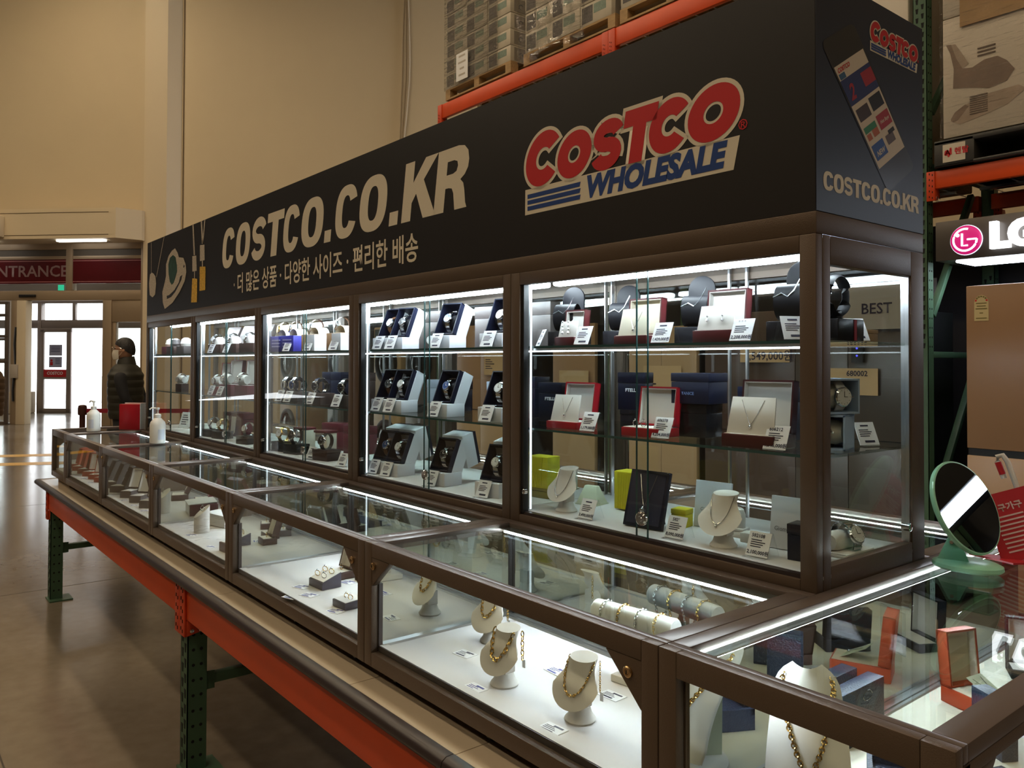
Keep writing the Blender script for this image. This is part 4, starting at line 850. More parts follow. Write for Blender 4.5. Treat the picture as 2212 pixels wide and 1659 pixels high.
def b_carton(w, d, h):
    m = MB(); m.box((0, 0, 0), (w - 0.004, d - 0.004, h - 0.004), 0)
    body_ = m.mesh('carton_body', [whc, gsd], bevel=0.004)
    m = MB(); m.box((0.05 * w, -0.0015, 0.12 * h), (0.40 * w, 0.001, 0.86 * h)); a = m.mesh('carton_photo', pdk)
    m = MB(); m.box((0.43 * w, -0.0015, 0.42 * h), (0.82 * w, 0.001, 0.84 * h)); b = m.mesh('carton_teal', ptl)
    m = MB(); m.box((w - 0.0045, 0.05, 0.1 * h), (w - 0.002, d - 0.05, 0.9 * h)); c = m.mesh('carton_side_panel', gsd)
    m = MB(); m.box((w - 0.003, 0.20, 0.42 * h), (w - 0.0012, 0.30, 0.47 * h)); m.tube([(w - 0.002, 0.14 + 0.025 * math.cos(t), 0.45 * h + 0.025 * math.sin(t)) for t in [q * 0.6 for q in range(9)]], 0.003, 5)
    return [('body', body_, [('print', a, 0), ('side_print', b, 0)]), ('side_panel', c, [('mark', m.mesh('carton_side_mark', ink), 0)])]
def load(x0, x1, ncol, nrow, z, h, nm, gp, rows_back=True):
    cw = (x1 - x0) / ncol; P = b_carton(cw, 0.5, h)
    for r in range(nrow):
        for c in range(ncol):
            lab = 'printed carton in %s, %s row up, %s column' % (nm, ORD[r], ORD[c])
            put(P, 'carton', lab, 'box', (x0 + c * cw + random.uniform(-0.0015, 0.0015), RY0 - 0.01 + random.uniform(-0.006, 0.006), z + r * h), group=gp)
        if rows_back: put(P, 'carton', 'rear corner-side carton of %s, %s row up' % (nm, ORD[r]), 'box', (x1 - cw, RY0 + 0.5, z + r * h), group=gp)
zt = pallet(-6.85, -5.65, RY0 - 0.01, RY0 + 1.0, 4.516, 'wooden pallet under the wrapped carton stack nearest the entrance')
load(-6.84, -5.655, 3, 7, zt, 0.172, 'the entrance-most pallet stack', 'cartons on the first pallet')
m = MB(); m.box((-6.856, RY0 - 0.03, zt - 0.02), (-5.85, RY0 - 0.024, zt + 1.22)); o = obj('shrink_wrap', m.mesh('wrap_sheet', film)); tag(o, 'clear shrink wrap over the carton stack nearest the entrance', 'wrap')
m = MB(); m.box((-6.60, RY0 - 0.038, zt + 0.02), (-6.38, RY0 - 0.033, zt + 0.33)); sh_ = m.mesh('pallet_sheet', paper)
m = MB()
for k, (a, b) in enumerate(((0.05, 0.17), (0.04, 0.18), (0.07, 0.15), (0.05, 0.17))): m.box((-6.60 + a, RY0 - 0.0395, zt + 0.28 - k * 0.07), (-6.60 + b, RY0 - 0.038, zt + 0.30 - k * 0.07))
put([('sheet', sh_, []), ('print', m.mesh('pallet_sheet_print', MATS['grey_plastic']), [])], 'pallet_sheet', 'white pallet sheet taped low on the wrapped carton stack', 'paper', (0, 0, 0))
zt = pallet(-5.44, -4.16, RY0 - 0.01, RY0 + 1.0, 4.5085, 'wooden pallet under the shiny wrapped load in the middle of the rack')
load(-5.42, -4.20, 3, 6, zt, 0.205, 'the shiny wrapped second pallet stack', 'cartons on the second pallet')
m = MB(); m.grid(lambda u, v: (-5.47 + u * 0.95, RY0 - 0.05 - 0.015 * math.sin(u * 37 + v * 5) - 0.02 * math.sin(v * 23), zt - 0.09 + 1.35 * v - 0.04 * math.sin(u * 9)), 40, 24); w_ = m.mesh('loose_wrap', film); o = obj('shrink_wrap', w_); tag(o, 'crumpled glossy shrink wrap hanging over the second pallet stack', 'wrap')
zt = pallet(-4.10, -2.95, RY0 - 0.01, RY0 + 1.0, 4.5085, 'wooden pallet at the top edge of the view, third along the rack')
load(-4.09, -2.98, 2, 3, zt, 0.36, 'the third pallet stack at the picture top', 'cartons on the third pallet')
# big wrapped loads in the lower level, right of the sign
bp = empty('floor_chair_carton', (-1.352, RY0 - 0.02, 2.885)); tag(bp, 'big white shrink wrapped carton printed with a grey legless floor chair', 'box')
m = MB(); m.box((0, 0, 0), (1.25, 0.95, 0.74)); obj('body', m.mesh('chair_carton_body', wcarton, bevel=0.006), bp)
m = MB(); m.box((0.0, 0.0, 0.745), (1.25, 0.95, 1.6)); obj('upper_carton', m.mesh('chair_carton_upper', wcarton, bevel=0.006), bp)
chp = mat('printed_chair_grey', (0.23, 0.16, 0.12), 0.6, var=0.2, vscale=5); chl = mat('printed_chair_light', (0.40, 0.31, 0.24), 0.6, var=0.1)
def flat(pts, m_, y, M=None): return MB().add([(x, y, z) for x, z in pts], [tuple(range(len(pts)))], 0, M).mesh('flat_print', m_)
obj('chair_print', join('chair_print', [flat([(0.02, 0.58), (0.05, 0.575), (0.08, 0.48), (0.115, 0.41), (0.17, 0.40), (0.24, 0.43), (0.31, 0.43), (0.36, 0.39), (0.40, 0.33), (0.36, 0.27), (0.26, 0.25), (0.2, 0.27), (0.12, 0.29), (0.06, 0.30), (0.065, 0.42), (0.045, 0.52)], chp, -0.002), flat([(0.05, 0.575), (0.075, 0.57), (0.12, 0.49), (0.15, 0.43), (0.115, 0.41), (0.08, 0.48)], chl, -0.0022),
    flat([(0.045, 0.10), (0.07, 0.15), (0.15, 0.19), (0.26, 0.22), (0.42, 0.23), (0.46, 0.2), (0.36, 0.13), (0.2, 0.09), (0.1, 0.07)], chl, -0.0018), flat([(0.045, 0.11), (0.07, 0.15), (0.13, 0.185), (0.15, 0.17), (0.09, 0.10), (0.06, 0.09)], chp, -0.0024)]), bp)
m = MB()
for k in range(9): m.box((0.155, -0.003, 0.115 + k * 0.013), (0.255, -0.0012, 0.122 + k * 0.013))
for k in range(3): m.box((0.2, -0.003, 0.50 - k * 0.022), (0.30, -0.0012, 0.509 - k * 0.022))
obj('small_print', m.mesh('chair_carton_text', mat('faint_brown_ink', (0.13, 0.09, 0.07), 0.6)), bp)
m = MB(); m.box((0.105, -0.012, 0.665), (1.1, -0.004, 1.35)); obj('cardboard_sheet', m.mesh('cardboard_sheet', carton), bp)
m = MB(); m.grid(lambda u, v: (-0.01 + u * 1.27, -0.022 - 0.004 * math.sin(v * 60 + u * 9), 0.005 + 1.55 * v), 20, 60); obj('shrink_wrap', m.mesh('carton_wrap', film), bp)
pp = empty('plastic_pallet', (-1.405, RY0 - 0.03, 2.71)); tag(pp, 'dark grey plastic pallet with a white rental card on its corner', 'pallet')
m = MB(); m.box((0, 0, 0), (0.235, 0.96, 0.165)); m.box((0.55, 0, 0), (0.75, 0.96, 0.165)); m.box((1.1, 0, 0), (1.3, 0.96, 0.165)); m.box((0.0, 0.0, 0.135), (1.3, 0.96, 0.168)); m.box((0, 0, 0), (1.3, 0.96, 0.02)); obj('body', m.mesh('plastic_pallet', mat('dark_grey_plastic', (0.035, 0.033, 0.03), 0.5), bevel=0.008), pp)
m = MB(); m.box((0.055, -0.004, 0.025), (0.185, 0.0, 0.135)); c_ = obj('card', m.mesh('rental_card', mat('cream_label', (0.62, 0.55, 0.45), 0.6)), pp)
obj('lettering', join('rental_text', [text_mesh('rt', 'AI \ub80c\ud0c8', 0.045, redp, 0.001, M=T(0.138, -0.0055, 0.082)), text_mesh('rt2', 'aj', 0.058, redp, 0.003, 0.2, M=T(0.083, -0.0055, 0.088))]), c_)
m = MB(); m.box((-2.75, RY0 + 0.02, 2.90), (-1.58, RY0 + 0.9, 4.2)); o = obj('wrapped_load', m.mesh('wrapped_load', wcarton, bevel=0.02)); tag(o, 'tall cream wrapped load beside the green post, just over the sign top', 'box')
m = MB(); m.box((-2.78, RY0, 2.71), (-1.56, RY0 + 0.95, 2.90)); o = obj('load_pallet', m.mesh('load_pallet', pwood, bevel=0.01)); tag(o, 'wooden pallet below the cream wrapped load behind the sign', 'pallet')

# --- lit appliance sign
ls = empty('appliance_sign', (-1.402, RY0 - 0.02, 2.13)); tag(ls, 'dark fascia with lit pink face emblem and white letters above the fridge', 'sign')
SL = 2.55
m = MB(); m.box((0, 0, 0), (SL, 0.5, 0.243)); obj('fascia', m.mesh('lg_fascia', mat('grey_brown_fascia', (0.10, 0.085, 0.075), 0.35, 0.3), bevel=0.004), ls)
LX, LZc = 0.181, 0.113
m = MB(); m.lathe([(0.088, 0), (0.088, 0.012), (0.075, 0.02), (0.05, 0.025), (0.02, 0.027)], 40, M=T(LX, 0, LZc) @ RX(PI / 2)); em = obj('emblem', m.mesh('emblem_disc', glow('emblem_pink', (0.62, 0.01, 0.16), 0.75), smooth=60), ls)
wh = glow('lit_white', (0.92, 0.96, 1.0), 2.6)
ringp = arc(LX, LZc, 0.066, 0.066, 75, 360, 40); m = MB(); m.tube([(x, -0.024 + 0.004, z) for x, z in ringp], 0.0065, 6); m.tube([(LX + 0.066, -0.022, LZc), (LX + 0.015, -0.030, LZc)], 0.0055, 6)
m.tube([(LX - 0.014, -0.030, LZc + 0.038), (LX - 0.014, -0.030, LZc - 0.036), (LX + 0.018, -0.030, LZc - 0.036)], 0.0058, 6); m.lathe([(0.0105, 0), (0.0105, 0.004)], 14, M=T(LX - 0.040, -0.026, LZc + 0.030) @ RX(PI / 2)); obj('face_mark', m.mesh('emblem_face', wh), em)
m = MB(); m.lathe([(0.092, 0), (0.092, 0.004)], 40, M=T(LX, 0, LZc) @ RX(PI / 2)); obj('halo_ring', m.mesh('emblem_rim', glow('halo_white', (0.75, 0.85, 1.0), 1.4)), em)
obj('lit_letters', text_mesh('lg_letters', 'LG', 0.205, wh, 0.0105, ext=0.02, align='LEFT', res=4, M=T(0.318, -0.02, LZc), sx=1.0), ls)
m = MB(); m.box((0.10, 0.05, -0.012), (SL - 0.1, 0.33, 0.0)); obj('downlight', m.mesh('lg_downlight', glow('fascia_downlight', (0.80, 0.88, 1.0), 14.0)), ls)

l2 = empty('appliance_sign', (1.335, RY0 - 0.02, 2.47)); tag(l2, 'plain dark lit fascia of the next rack bay, seen in the round mirror', 'sign')
m = MB(); m.box((0, 0, 0), (2.6, 0.5, 1.3)); obj('fascia', m.mesh('plain_fascia', black, bevel=0.004), l2); obj('lit_letters', text_mesh('lg_letters2', 'LG', 0.30, wh, 0.012, ext=0.02, align='LEFT', res=3, M=T(1.2, -0.02, 0.42)), l2)
m = MB(); m.box((0.05, 0.05, -0.012), (2.55, 0.33, 0.0)); obj('downlight', m.mesh('plain_downlight', MATS['fascia_downlight']), l2)
# --- appliances on the floor of the rack
dkside = mat('appliance_dark_side', (0.02, 0.02, 0.022), 0.4, 0.4); gsteel = mat('appliance_steel', (0.16, 0.145, 0.135), 0.35, 0.7); creamdoor = mat('appliance_beige_door', (0.42, 0.32, 0.20), 0.35); bronzed = mat('appliance_tan_door', (0.36, 0.24, 0.15), 0.32)
def fridge(x, w, h, up_, lo, label, doors=2, depth=0.7, split=0.96, y=RY0 + 0.02):
    t = empty('refrigerator', (x, y, 0)); tag(t, label, 'refrigerator'); dw = w / doors
    m = MB(); m.box((0.004, 0.045, 0.02), (w - 0.004, depth, h - 0.012)); m.box((0.03, 0.06, 0), (0.09, 0.6, 0.02)); m.box((w - 0.09, 0.06, 0), (w - 0.03, 0.6, 0.02)); obj('cabinet', m.mesh('fridge_cabinet', dkside, bevel=0.004), t)
    for k in range(doors):
        m = MB(); m.box((k * dw + 0.002, 0, split + 0.022), ((k + 1) * dw - 0.002, 0.042, h)); obj('door', m.mesh('fridge_upper_door', up_, bevel=0.004), t)
        m = MB(); m.box((k * dw + 0.002, 0, 0.05), ((k + 1) * dw - 0.002, 0.042, split - 0.022)); obj('door', m.mesh('fridge_lower_door', lo, bevel=0.004), t)
    m = MB(); m.box((0.006, 0.012, split - 0.022), (w - 0.006, 0.045, split + 0.022)); obj('grip_recess', m.mesh('fridge_grip', black), t)
    return t
f1 = fridge(-1.243, 0.92, 1.966, tanmetal, mat('sand_glass_door', (0.44, 0.29, 0.17), 0.3), 'tan double-door refrigerator under the lit sign, energy label on its door')
lb = MB(); lb.add([(x, -0.0015, z) for x, z in [(0.048, 1.752), (0.128, 1.752), (0.128, 1.862)] + [(0.088 + 0.04 * math.cos(a * PI / 8), 1.862 + 0.045 * math.sin(a * PI / 8)) for a in range(9)] + [(0.048, 1.862)]], [tuple(range(13))]); l_ = lb.mesh('energy_label', mat('label_yellow', (0.62, 0.52, 0.28), 0.5), smooth=0)
l_ = obj('energy_label', l_, f1)
m = MB()
for a in range(7): t0 = PI * a / 7 + 0.05; t1 = t0 + PI / 7 - 0.1; m.add([(0.088 + r * math.cos(t), -0.0025, 1.868 + r * math.sin(t)) for r, t in ((0.036, t0), (0.036, t1), (0.026, t1), (0.026, t0))], [(0, 1, 2, 3)], 1 if a in (0, 6) else 0)
for k, (z, w_) in enumerate(((1.855, 0.06), (1.838, 0.05), (1.822, 0.064), (1.796, 0.02), (1.765, 0.06))): m.add([(0.088 - w_ / 2, -0.0025, z), (0.088 + w_ / 2, -0.0025, z), (0.088 + w_ / 2, -0.0025, z + 0.006), (0.088 - w_ / 2, -0.0025, z + 0.006)], [(0, 1, 2, 3)])
obj('label_print', m.mesh('energy_print', [mat('olive_ink', (0.2, 0.16, 0.05), 0.6), redp], smooth=0), l_)
fridge(-0.28, 0.92, 1.966, mat('black_glass_door', (0.008, 0.008, 0.010), 0.12), MATS['black_glass_door'], 'black glass double-door refrigerator under the lit sign, beside the tan one')
fridge(-2.40, 0.80, 1.86, gsteel, gsteel, 'grey steel refrigerator with a tan price card, behind the corner case')
fridge(-3.20, 0.80, 1.88, mat('brown_grey_door', (0.11, 0.085, 0.075), 0.3, 0.4), MATS['brown_grey_door'], 'brown-grey refrigerator behind the corner case, left of the steel one'.replace('left of', 'beside'))
fridge(-4.02, 0.74, 1.80, creamdoor, creamdoor, 'beige refrigerator with a large paper notice, behind the middle of corner case')
fridge(-5.02, 0.58, 1.86, bronzed, creamdoor, 'narrow tan refrigerator behind the entrance side of the corner case', doors=1)
fridge(-6.68, 0.96, 1.90, bronzed, creamdoor, 'tan and beige refrigerator behind the fourth case, joint in its doors')
fridge(1.40, 1.2, 1.93, MATS['black_glass_door'], MATS['black_glass_door'], 'black refrigerator of the next bay, seen only in the round mirror')
fridge(2.70, 1.1, 1.93, MATS['black_glass_door'], MATS['black_glass_door'], 'second black refrigerator of the next bay, seen in the round mirror')
def washer(x, col, label):
    t = empty('washing_machine', (x, RY0 + 0.02, 0)); tag(t, label, 'washing machine', 'stacked washers in the rack')
    for k, z in enumerate((0.0, 0.98)):
        m = MB(); m.box((0, 0, z), (0.68, 0.68, z + 0.97)); obj('cabinet', m.mesh('washer_cabinet', col, bevel=0.015), t)
        m = MB(); m.lathe([(0.26, 0), (0.26, 0.03), (0.22, 0.04), (0.19, 0.03), (0.19, 0.012)], 36, M=T(0.34, 0, z + 0.50) @ RX(PI / 2)); r_ = obj('door_ring', m.mesh('washer_ring', dkside), t)
        m = MB(); m.lathe([(0.19, 0), (0.17, 0.02), (0.10, 0.035)], 32, M=T(0.34, -0.012, z + 0.50) @ RX(PI / 2)); obj('door_glass', m.mesh('washer_glass', mat('dark_porthole', (0.01, 0.014, 0.02), 0.06)), r_)
        m = MB(); m.box((0.03, -0.003, z + 0.84), (0.65, 0.002, z + 0.94)); obj('control_panel', m.mesh('washer_panel', black), t)
washer(-8.55, creamdoor, 'beige washer and dryer stack with round doors behind the fourth case')
washer(-7.76, gsteel, 'grey washer and dryer stack with round doors behind the fourth case')
washer(-9.9, gsteel, 'grey washer and dryer stack with round doors behind the middle case')
washer(-11.6, creamdoor, 'beige washer and dryer stack with round doors behind the second case')
m = MB(); m.box((-12.5, 4.98, 0), (4.1, 5.02, 2.55)); m.box((1.15, 4.98, 2.55), (4.1, 5.02, 3.95)); o = obj('display_backdrop', m.mesh('display_backdrop', mat('dark_backdrop', (0.014, 0.013, 0.016), 0.6))); tag(o, 'dark board behind the row of refrigerators and washers', 'partition')  # board added so the depth behind appliances and the mirror image stay dark
notm = mat('notice_tan_paper', (0.52, 0.40, 0.24), 0.6)
def notice2(x0, x1, z0, z1, label, big=None, small=0, y=RY0 - 0.004, m_=None, bs=0.07, top=False):
    t = empty('appliance_notice', (x0, y, z0)); tag(t, label, 'notice', 'paper notices on the appliances'); w, h = x1 - x0, z1 - z0
    m = MB(); m.box((0, 0, 0), (w, 0.004, h)); obj('sheet', m.mesh('appliance_sheet', m_ or notm), t); L_ = []
    if big: L_.append(text_mesh('nb', big, bs, ink, 0.001, M=T(w * 0.58, -0.002, h * (0.80 if top else 0.45))))
    m = MB()
    for k in range(small): m.box((w * 0.08, -0.0015, h * 0.62 - k * h * 0.09), (w * (0.35 + 0.2 * ((k * 7) % 3) / 2), 0, h * 0.65 - k * h * 0.09))
    if small: L_.append(m.mesh('ns', ink))
    if L_: obj('print', join('appliance_notice_print', L_), t)
notice2(-4.90, -4.50, 1.02, 1.42, 'tan notice on the narrow tan refrigerator', None, 6)
notice2(-3.83, -3.42, 1.05, 1.47, 'large framed paper notice on the beige refrigerator', None, 6)
notice2(-2.85, -2.43, 1.50, 1.60, 'tan price strip reading over a million won on the steel refrigerator', '1,549,000\uc6d0', 0, bs=0.085)
notice2(-6.10, -5.78, 1.36, 1.62, 'paper notice on the tan refrigerator behind the fourth case', None, 5)
notice2(-2.02, -1.62, 1.72, 2.02, 'pale best-seller card above the steel refrigerator', 'BEST', 0, m_=mat('pale_grey_card', (0.36, 0.36, 0.36), 0.5), bs=0.10)
notice2(-2.12, -1.78, 1.28, 1.46, 'tan item card with number on the steel refrigerator', '680002', 0, bs=0.05, top=True)
m = MB(); m.box((-1.96, RY0 - 0.01, 1.50), (-1.88, RY0 + 0.02, 1.62)); bd = m.mesh('fridge_display', black); m = MB()
for k in range(2): m.lathe([(0.006, 0), (0.006, 0.003)], 8, M=T(-1.92, RY0 - 0.01, 1.545 + k * 0.05) @ RX(PI / 2))
put([('panel', bd, []), ('indicator', m.mesh('blue_indicator', glow('blue_led', (0.05, 0.05, 1.0), 3.0)), [])], 'ice_panel', 'small black touch panel with blue lights on the steel refrigerator', 'panel', (0, 0, 0))
m = MB(); m.box((-1.968, 4.955, 1.62), (-1.900, 4.965, 2.15)); o = obj('white_poster', m.mesh('rack_poster', paper)); tag(o, 'narrow white poster deep in the rack behind the green brace', 'poster')

# ================================================================== MERCHANDISE BUILDERS (local: front = -y, up = z)
def onto(loc, rz, dx, dy, dz, rx0=0.0):
    M = T(*loc) @ RZ(rz) @ RX(rx0) @ T(dx, dy, dz); return tuple(M.translation)
def lines(pts, r, n=5, m=0): return MB().tube(pts, r, n, m)
def chain_mesh(name, path, link, m_, closed=False, wid=0.30, thick=0.115, seg=8):
    """interlocked oval links strung along a polyline"""
    P = [Vector(p) for p in path]
    if closed: P.append(P[0])
    cum = [0.0]
    for a, b in zip(P[:-1], P[1:]): cum.append(cum[-1] + (b - a).length)
    nl = max(3, int(cum[-1] / (link * 0.72))); m = MB()
    for k in range(nl):
        s_ = (k + 0.5) * cum[-1] / nl; i = 0
        while i < len(P) - 2 and cum[i + 1] < s_: i += 1
        f = (s_ - cum[i]) / max(1e-9, cum[i + 1] - cum[i]); c = P[i].lerp(P[i + 1], f); t = (P[i + 1] - P[i]).normalized()
        u = t.orthogonal().normalized(); u = (Matrix.Rotation(0.6 + (PI / 2 if k % 2 else 0), 3, t) @ u); w_ = t.cross(u)
        pts = [c + t * (link * 0.52 * math.cos(2 * PI * q / seg)) + u * (link * wid * math.sin(2 * PI * q / seg)) for q in range(seg)]
        m.tube(pts, link * thick, 4, closed=True)
    return m.mesh(name, m_, smooth=80)
@cached
def b_watch(dial='w', strap='steel', r=0.0175):
    sm = {'steel': steel, 'black': strap_k, 'brown': strap_b, 'gold': gold, 'white': ivory}[strap]; dm = {'w': dial_w, 'k': dial_k, 'b': dial_b, 'g': gold}[dial]
    m = MB(); m.lathe([(r * 0.9, 0.0), (r, 0.002), (r, 0.006), (r * 0.86, 0.0085), (r * 0.84, 0.0075)], 24, M=RX(PI / 2)); m.lathe([(0.0022, 0), (0.0022, 0.004)], 8, M=T(r, -0.004, 0) @ RY(PI / 2)); case = m.mesh('watch_case', gold if strap == 'gold' else steel)
    m = MB(); m.lathe([(r * 0.845, 0.0), (r * 0.845, 0.0006)], 24, M=T(0, -0.0075, 0) @ RX(PI / 2)); dl = m.mesh('watch_dial', dm)
    m = MB(); hk = dial_w if dial in 'kb' else dial_k
    for k in range(12): a = k * PI / 6; m.cbox((r * 0.7 * math.sin(a), -0.0084, r * 0.7 * math.cos(a)), (0.0012, 0.0004, 0.0012))
    m.cbox((0, -0.0084, r * 0.28), (0.001, 0.0004, r * 0.56)); m.cbox((r * 0.2, -0.0085, 0.0), (r * 0.42, 0.0004, 0.001)); hands = m.mesh('watch_hands', hk)
    m = MB(); ws = r * 0.55
    def sf(u, v):
        a = -PI / 2 + 0.50 + u * (2 * PI - 1.0); return ((v - 0.5) * 2 * ws * (1.0 - 0.15 * math.sin(u * PI)), 0.027 + 0.030 * math.sin(a), 0.036 * math.cos(a))
    m.grid(sf, 22, 3); m.grid(lambda u, v: (sf(u, v)[0], 0.027 + (sf(u, v)[1] - 0.027) * 0.93, sf(u, v)[2] * 0.93), 22, 3)
    if strap == 'steel':
        for k in range(21):
            a = -PI / 2 + 0.55 + k / 20 * (2 * PI - 1.1); m.cbox((0, 0, 0), (ws * 1.9, 0.0022, 0.0062), 0, T(0, 0.027 + 0.0305 * math.sin(a), 0.0365 * math.cos(a)) @ RX(-a - PI / 2 + PI))
    st = m.mesh('watch_strap', sm)
    return [('case', case, []), ('dial', dl, [('hands', hands, 0)]), ('strap', st, [])]
@cached
def b_tent(txt=None, price=None, w=0.052, h=0.056):
    A = RX(-0.42); m = MB(); m.box((-w / 2, 0, 0.003), (w / 2, 0.0012, h), 0, A); cd = m.mesh('price_card_sheet', white)
    L_ = []
    if txt: L_.append(text_mesh('tt', txt, 0.0105, ink, 0.0002, M=A @ T(-0.004, -0.0006, h * 0.84)))
    m = MB()
    if not txt: m.box((-w * 0.22, -0.0005, h * 0.82), (w * 0.18, 0, h * 0.88), 0, A)
    for k in range(4): m.box((-w * 0.36, -0.0005, h * (0.66 - 0.085 * k)), (w * (0.12 + 0.08 * ((k * 5) % 3)), 0, h * (0.695 - 0.085 * k)), 0, A)
    if not price: m.box((-w * 0.2, -0.0005, h * 0.15), (w * 0.30, 0, h * 0.24), 0, A)
    L_.append(m.mesh('tl', ink))
    if price: L_.append(text_mesh('tp', price, 0.0105, ink, 0.0003, M=A @ T(0.002, -0.0006, h * 0.20)))
    pr_ = join('price_card_print', L_)
    m = MB(); yb = h * math.sin(0.42); zt_ = h * math.cos(0.42)
    m.grid(lambda u, v: ((u - 0.5) * (w + 0.002),) + [(0.0016 + yb * min(1, v * 2), zt_ * min(1, v * 2)) if v < 0.5 else (0.0016 + yb + 0.020 * (v - 0.5) * 2 + 0.004, zt_ * (1 - (v - 0.5) * 2) + 0.0005)][0], 2, 21)
    m.box((-w / 2, -0.012, 0.0), (w / 2, 0.0, 0.0018)); m.tube([(w / 2, yb + 0.002, zt_), (w / 2, yb + 0.026, 0.001)], 0.0007, 4); m.tube([(-w / 2, yb + 0.002, zt_), (-w / 2, yb + 0.026, 0.001)], 0.0007, 4)
    return [('card', cd, [('print', pr_, 0)]), ('stand', m.mesh('price_stand', acryl), [])]
@cached
def b_flatcard(v=0, w=0.052, h=0.036):
    m = MB(); m.box((-w / 2, -h / 2, 0), (w / 2, h / 2, 0.0008)); cd = m.mesh('flat_card', white); m = MB()
    m.box((-w * 0.1, h * 0.22, 0.0008), (w * 0.36, h * 0.36, 0.0011)); 
    for k in range(3): m.box((-w * 0.40, h * (0.14 - 0.14 * k), 0.0008), (w * (0.0 + 0.1 * ((k + v) % 3)), h * (0.19 - 0.14 * k), 0.0011))
    m.box((-w * 0.36, -h * 0.40, 0.0008), (w * 0.2, -h * 0.26, 0.0011))
    return [('card', cd, []), ('print', m.mesh('flat_card_print', ink if v != 1 else inkb), [])]
@cached
def b_white_watch_box(open_lid=False):
    P = []; m = MB(); m.box((-0.05, -0.035, 0), (0.05, 0.045, 0.044)); P.append(('base_box', m.mesh('white_base_box', wbox, bevel=0.0015), []))
    A = T(0, -0.018, 0.046) @ RX(-0.40)
    m = MB(); w, h, d = 0.048, 0.122, 0.062
    for b in (((-w, 0.018, 0), (-w + 0.005, d, h)), ((w - 0.005, 0.018, 0), (w, d, h)), ((-w, 0.018, 0), (w, d, 0.005)), ((-w, 0.018, h - 0.005), (w, d, h)), ((-w, d - 0.005, 0), (w, d, h))): m.box(*b, 0, A)
    P.append(('sleeve', m.mesh('white_sleeve', wbox), []))
    m = MB(); w2, h2 = 0.0455, 0.119
    for b in (((-w2, 0, 0.003), (-w2 + 0.004, 0.05, h2)), ((w2 - 0.004, 0, 0.003), (w2, 0.05, h2)), ((-w2, 0, 0.003), (w2, 0.05, 0.007)), ((-w2, 0, h2 - 0.004), (w2, 0.05, h2)), ((-w2, 0.045, 0.003), (w2, 0.05, h2))): m.box(*b, 0, A)
    P.append(('collar', m.mesh('navy_collar', dnavy), []))
    m = MB(); m.lathe([(0.020, -0.036), (0.026, -0.02), (0.026, 0.02), (0.020, 0.036)], 16, M=A @ T(0, 0.034, 0.062) @ RY(PI / 2)); P.append(('cushion', m.mesh('black_cushion', black_v), []))
    if open_lid:
        L = T(0, 0.075, 0.05) @ RX(0.25); m = MB(); m.box((-0.048, 0, 0), (0.048, 0.052, 0.115), 0, L); P.append(('open_lid', m.mesh('white_open_lid', wbox, bevel=0.0015), []))
        m = MB(); m.box((-0.046, 0.052, 0.002), (0.046, 0.066, 0.113), 0, L); P.append(('lid_lining', m.mesh('navy_lid_lining', dnavy), []))
    return P
WOFF = (0, 0.0, 0)
def white_watch(x, y, z, rz, where, k, dial, strap, open_lid=False, gp='white watch boxes in the fourth case'):
    put(b_white_watch_box(open_lid), 'watch_box', 'white tilted watch box with navy collar, %s, %s from entrance side' % (where, ORD[k]), 'watch box', (x, y, z), rz, group=gp)
    M = T(x, y, z) @ RZ(rz) @ T(0, -0.018, 0.046) @ RX(-0.40) @ T(0, 0.0045, 0.062)
    dn = {'w': 'white', 'k': 'black', 'b': 'blue', 'g': 'gold'}[dial]
    o = put(b_watch(dial, strap), 'wristwatch', '%s dial watch on %s band, in white box %s, %s' % (dn, strap, ORD[k], where), 'watch', tuple(M.translation), group='watches in white boxes')
    o.rotation_euler = M.to_euler()
@cached
def b_gift(w, d, h, lh, outer, inner, tilt=0.12, pad=True, card=0.0, lidd=0.022):
    mo, mi = MATS[outer], MATS[inner]; P = []
    m = MB(); m.box((-w / 2, -d / 2, 0), (w / 2, d / 2, h)); P.append(('base', m.mesh('gift_base', mo, bevel=0.0018), []))
    m = MB(); m.box((-w / 2 + 0.004, -d / 2 + 0.004, h - 0.004), (w / 2 - 0.004, d / 2 - 0.004, h + 0.0012)); P.append(('pad', m.mesh('gift_pad', mi), []))
    A = T(0, d / 2, h) @ RX(-tilt); t = 0.004
    m = MB(); m.box((-w / 2, -lidd, 0), (-w / 2 + t, 0, lh), 0, A); m.box((w / 2 - t, -lidd, 0), (w / 2, 0, lh), 0, A); m.box((-w / 2, -lidd, lh - t), (w / 2, 0, lh), 0, A); m.box((-w / 2, -lidd, 0), (w / 2, 0, t), 0, A); m.box((-w / 2, -t, 0), (w / 2, 0, lh), 0, A)
    lid = m.mesh('gift_lid', mo); m = MB(); i = t + 0.0005
    m.box((-w / 2 + i, -0.0075, i), (w / 2 - i, -t - 0.0002, lh - i), 0, A)
    for b in (((-w / 2 + t, -lidd + 0.001, t), (-w / 2 + t + 0.002, -0.006, lh - t)), ((w / 2 - t - 0.002, -lidd + 0.001, t), (w / 2 - t, -0.006, lh - t)), ((-w / 2 + t, -lidd + 0.001, lh - t - 0.002), (w / 2 - t, -0.006, lh - t))): m.box(*b, 0, A)
    P.append(('lid', lid, [('lining', m.mesh('gift_lining', mi), 0)]))
    if card:
        C = T(0, -d / 2 + 0.012, h) @ RX(-0.22); m = MB(); m.prism([(-w * 0.46, 0), (w * 0.46, 0), (w * 0.42, card), (-w * 0.42, card)], 0, 0.003, 0, C); P.append(('display_card', m.mesh('gift_card', mi, bevel=0.0006), []))
    return P
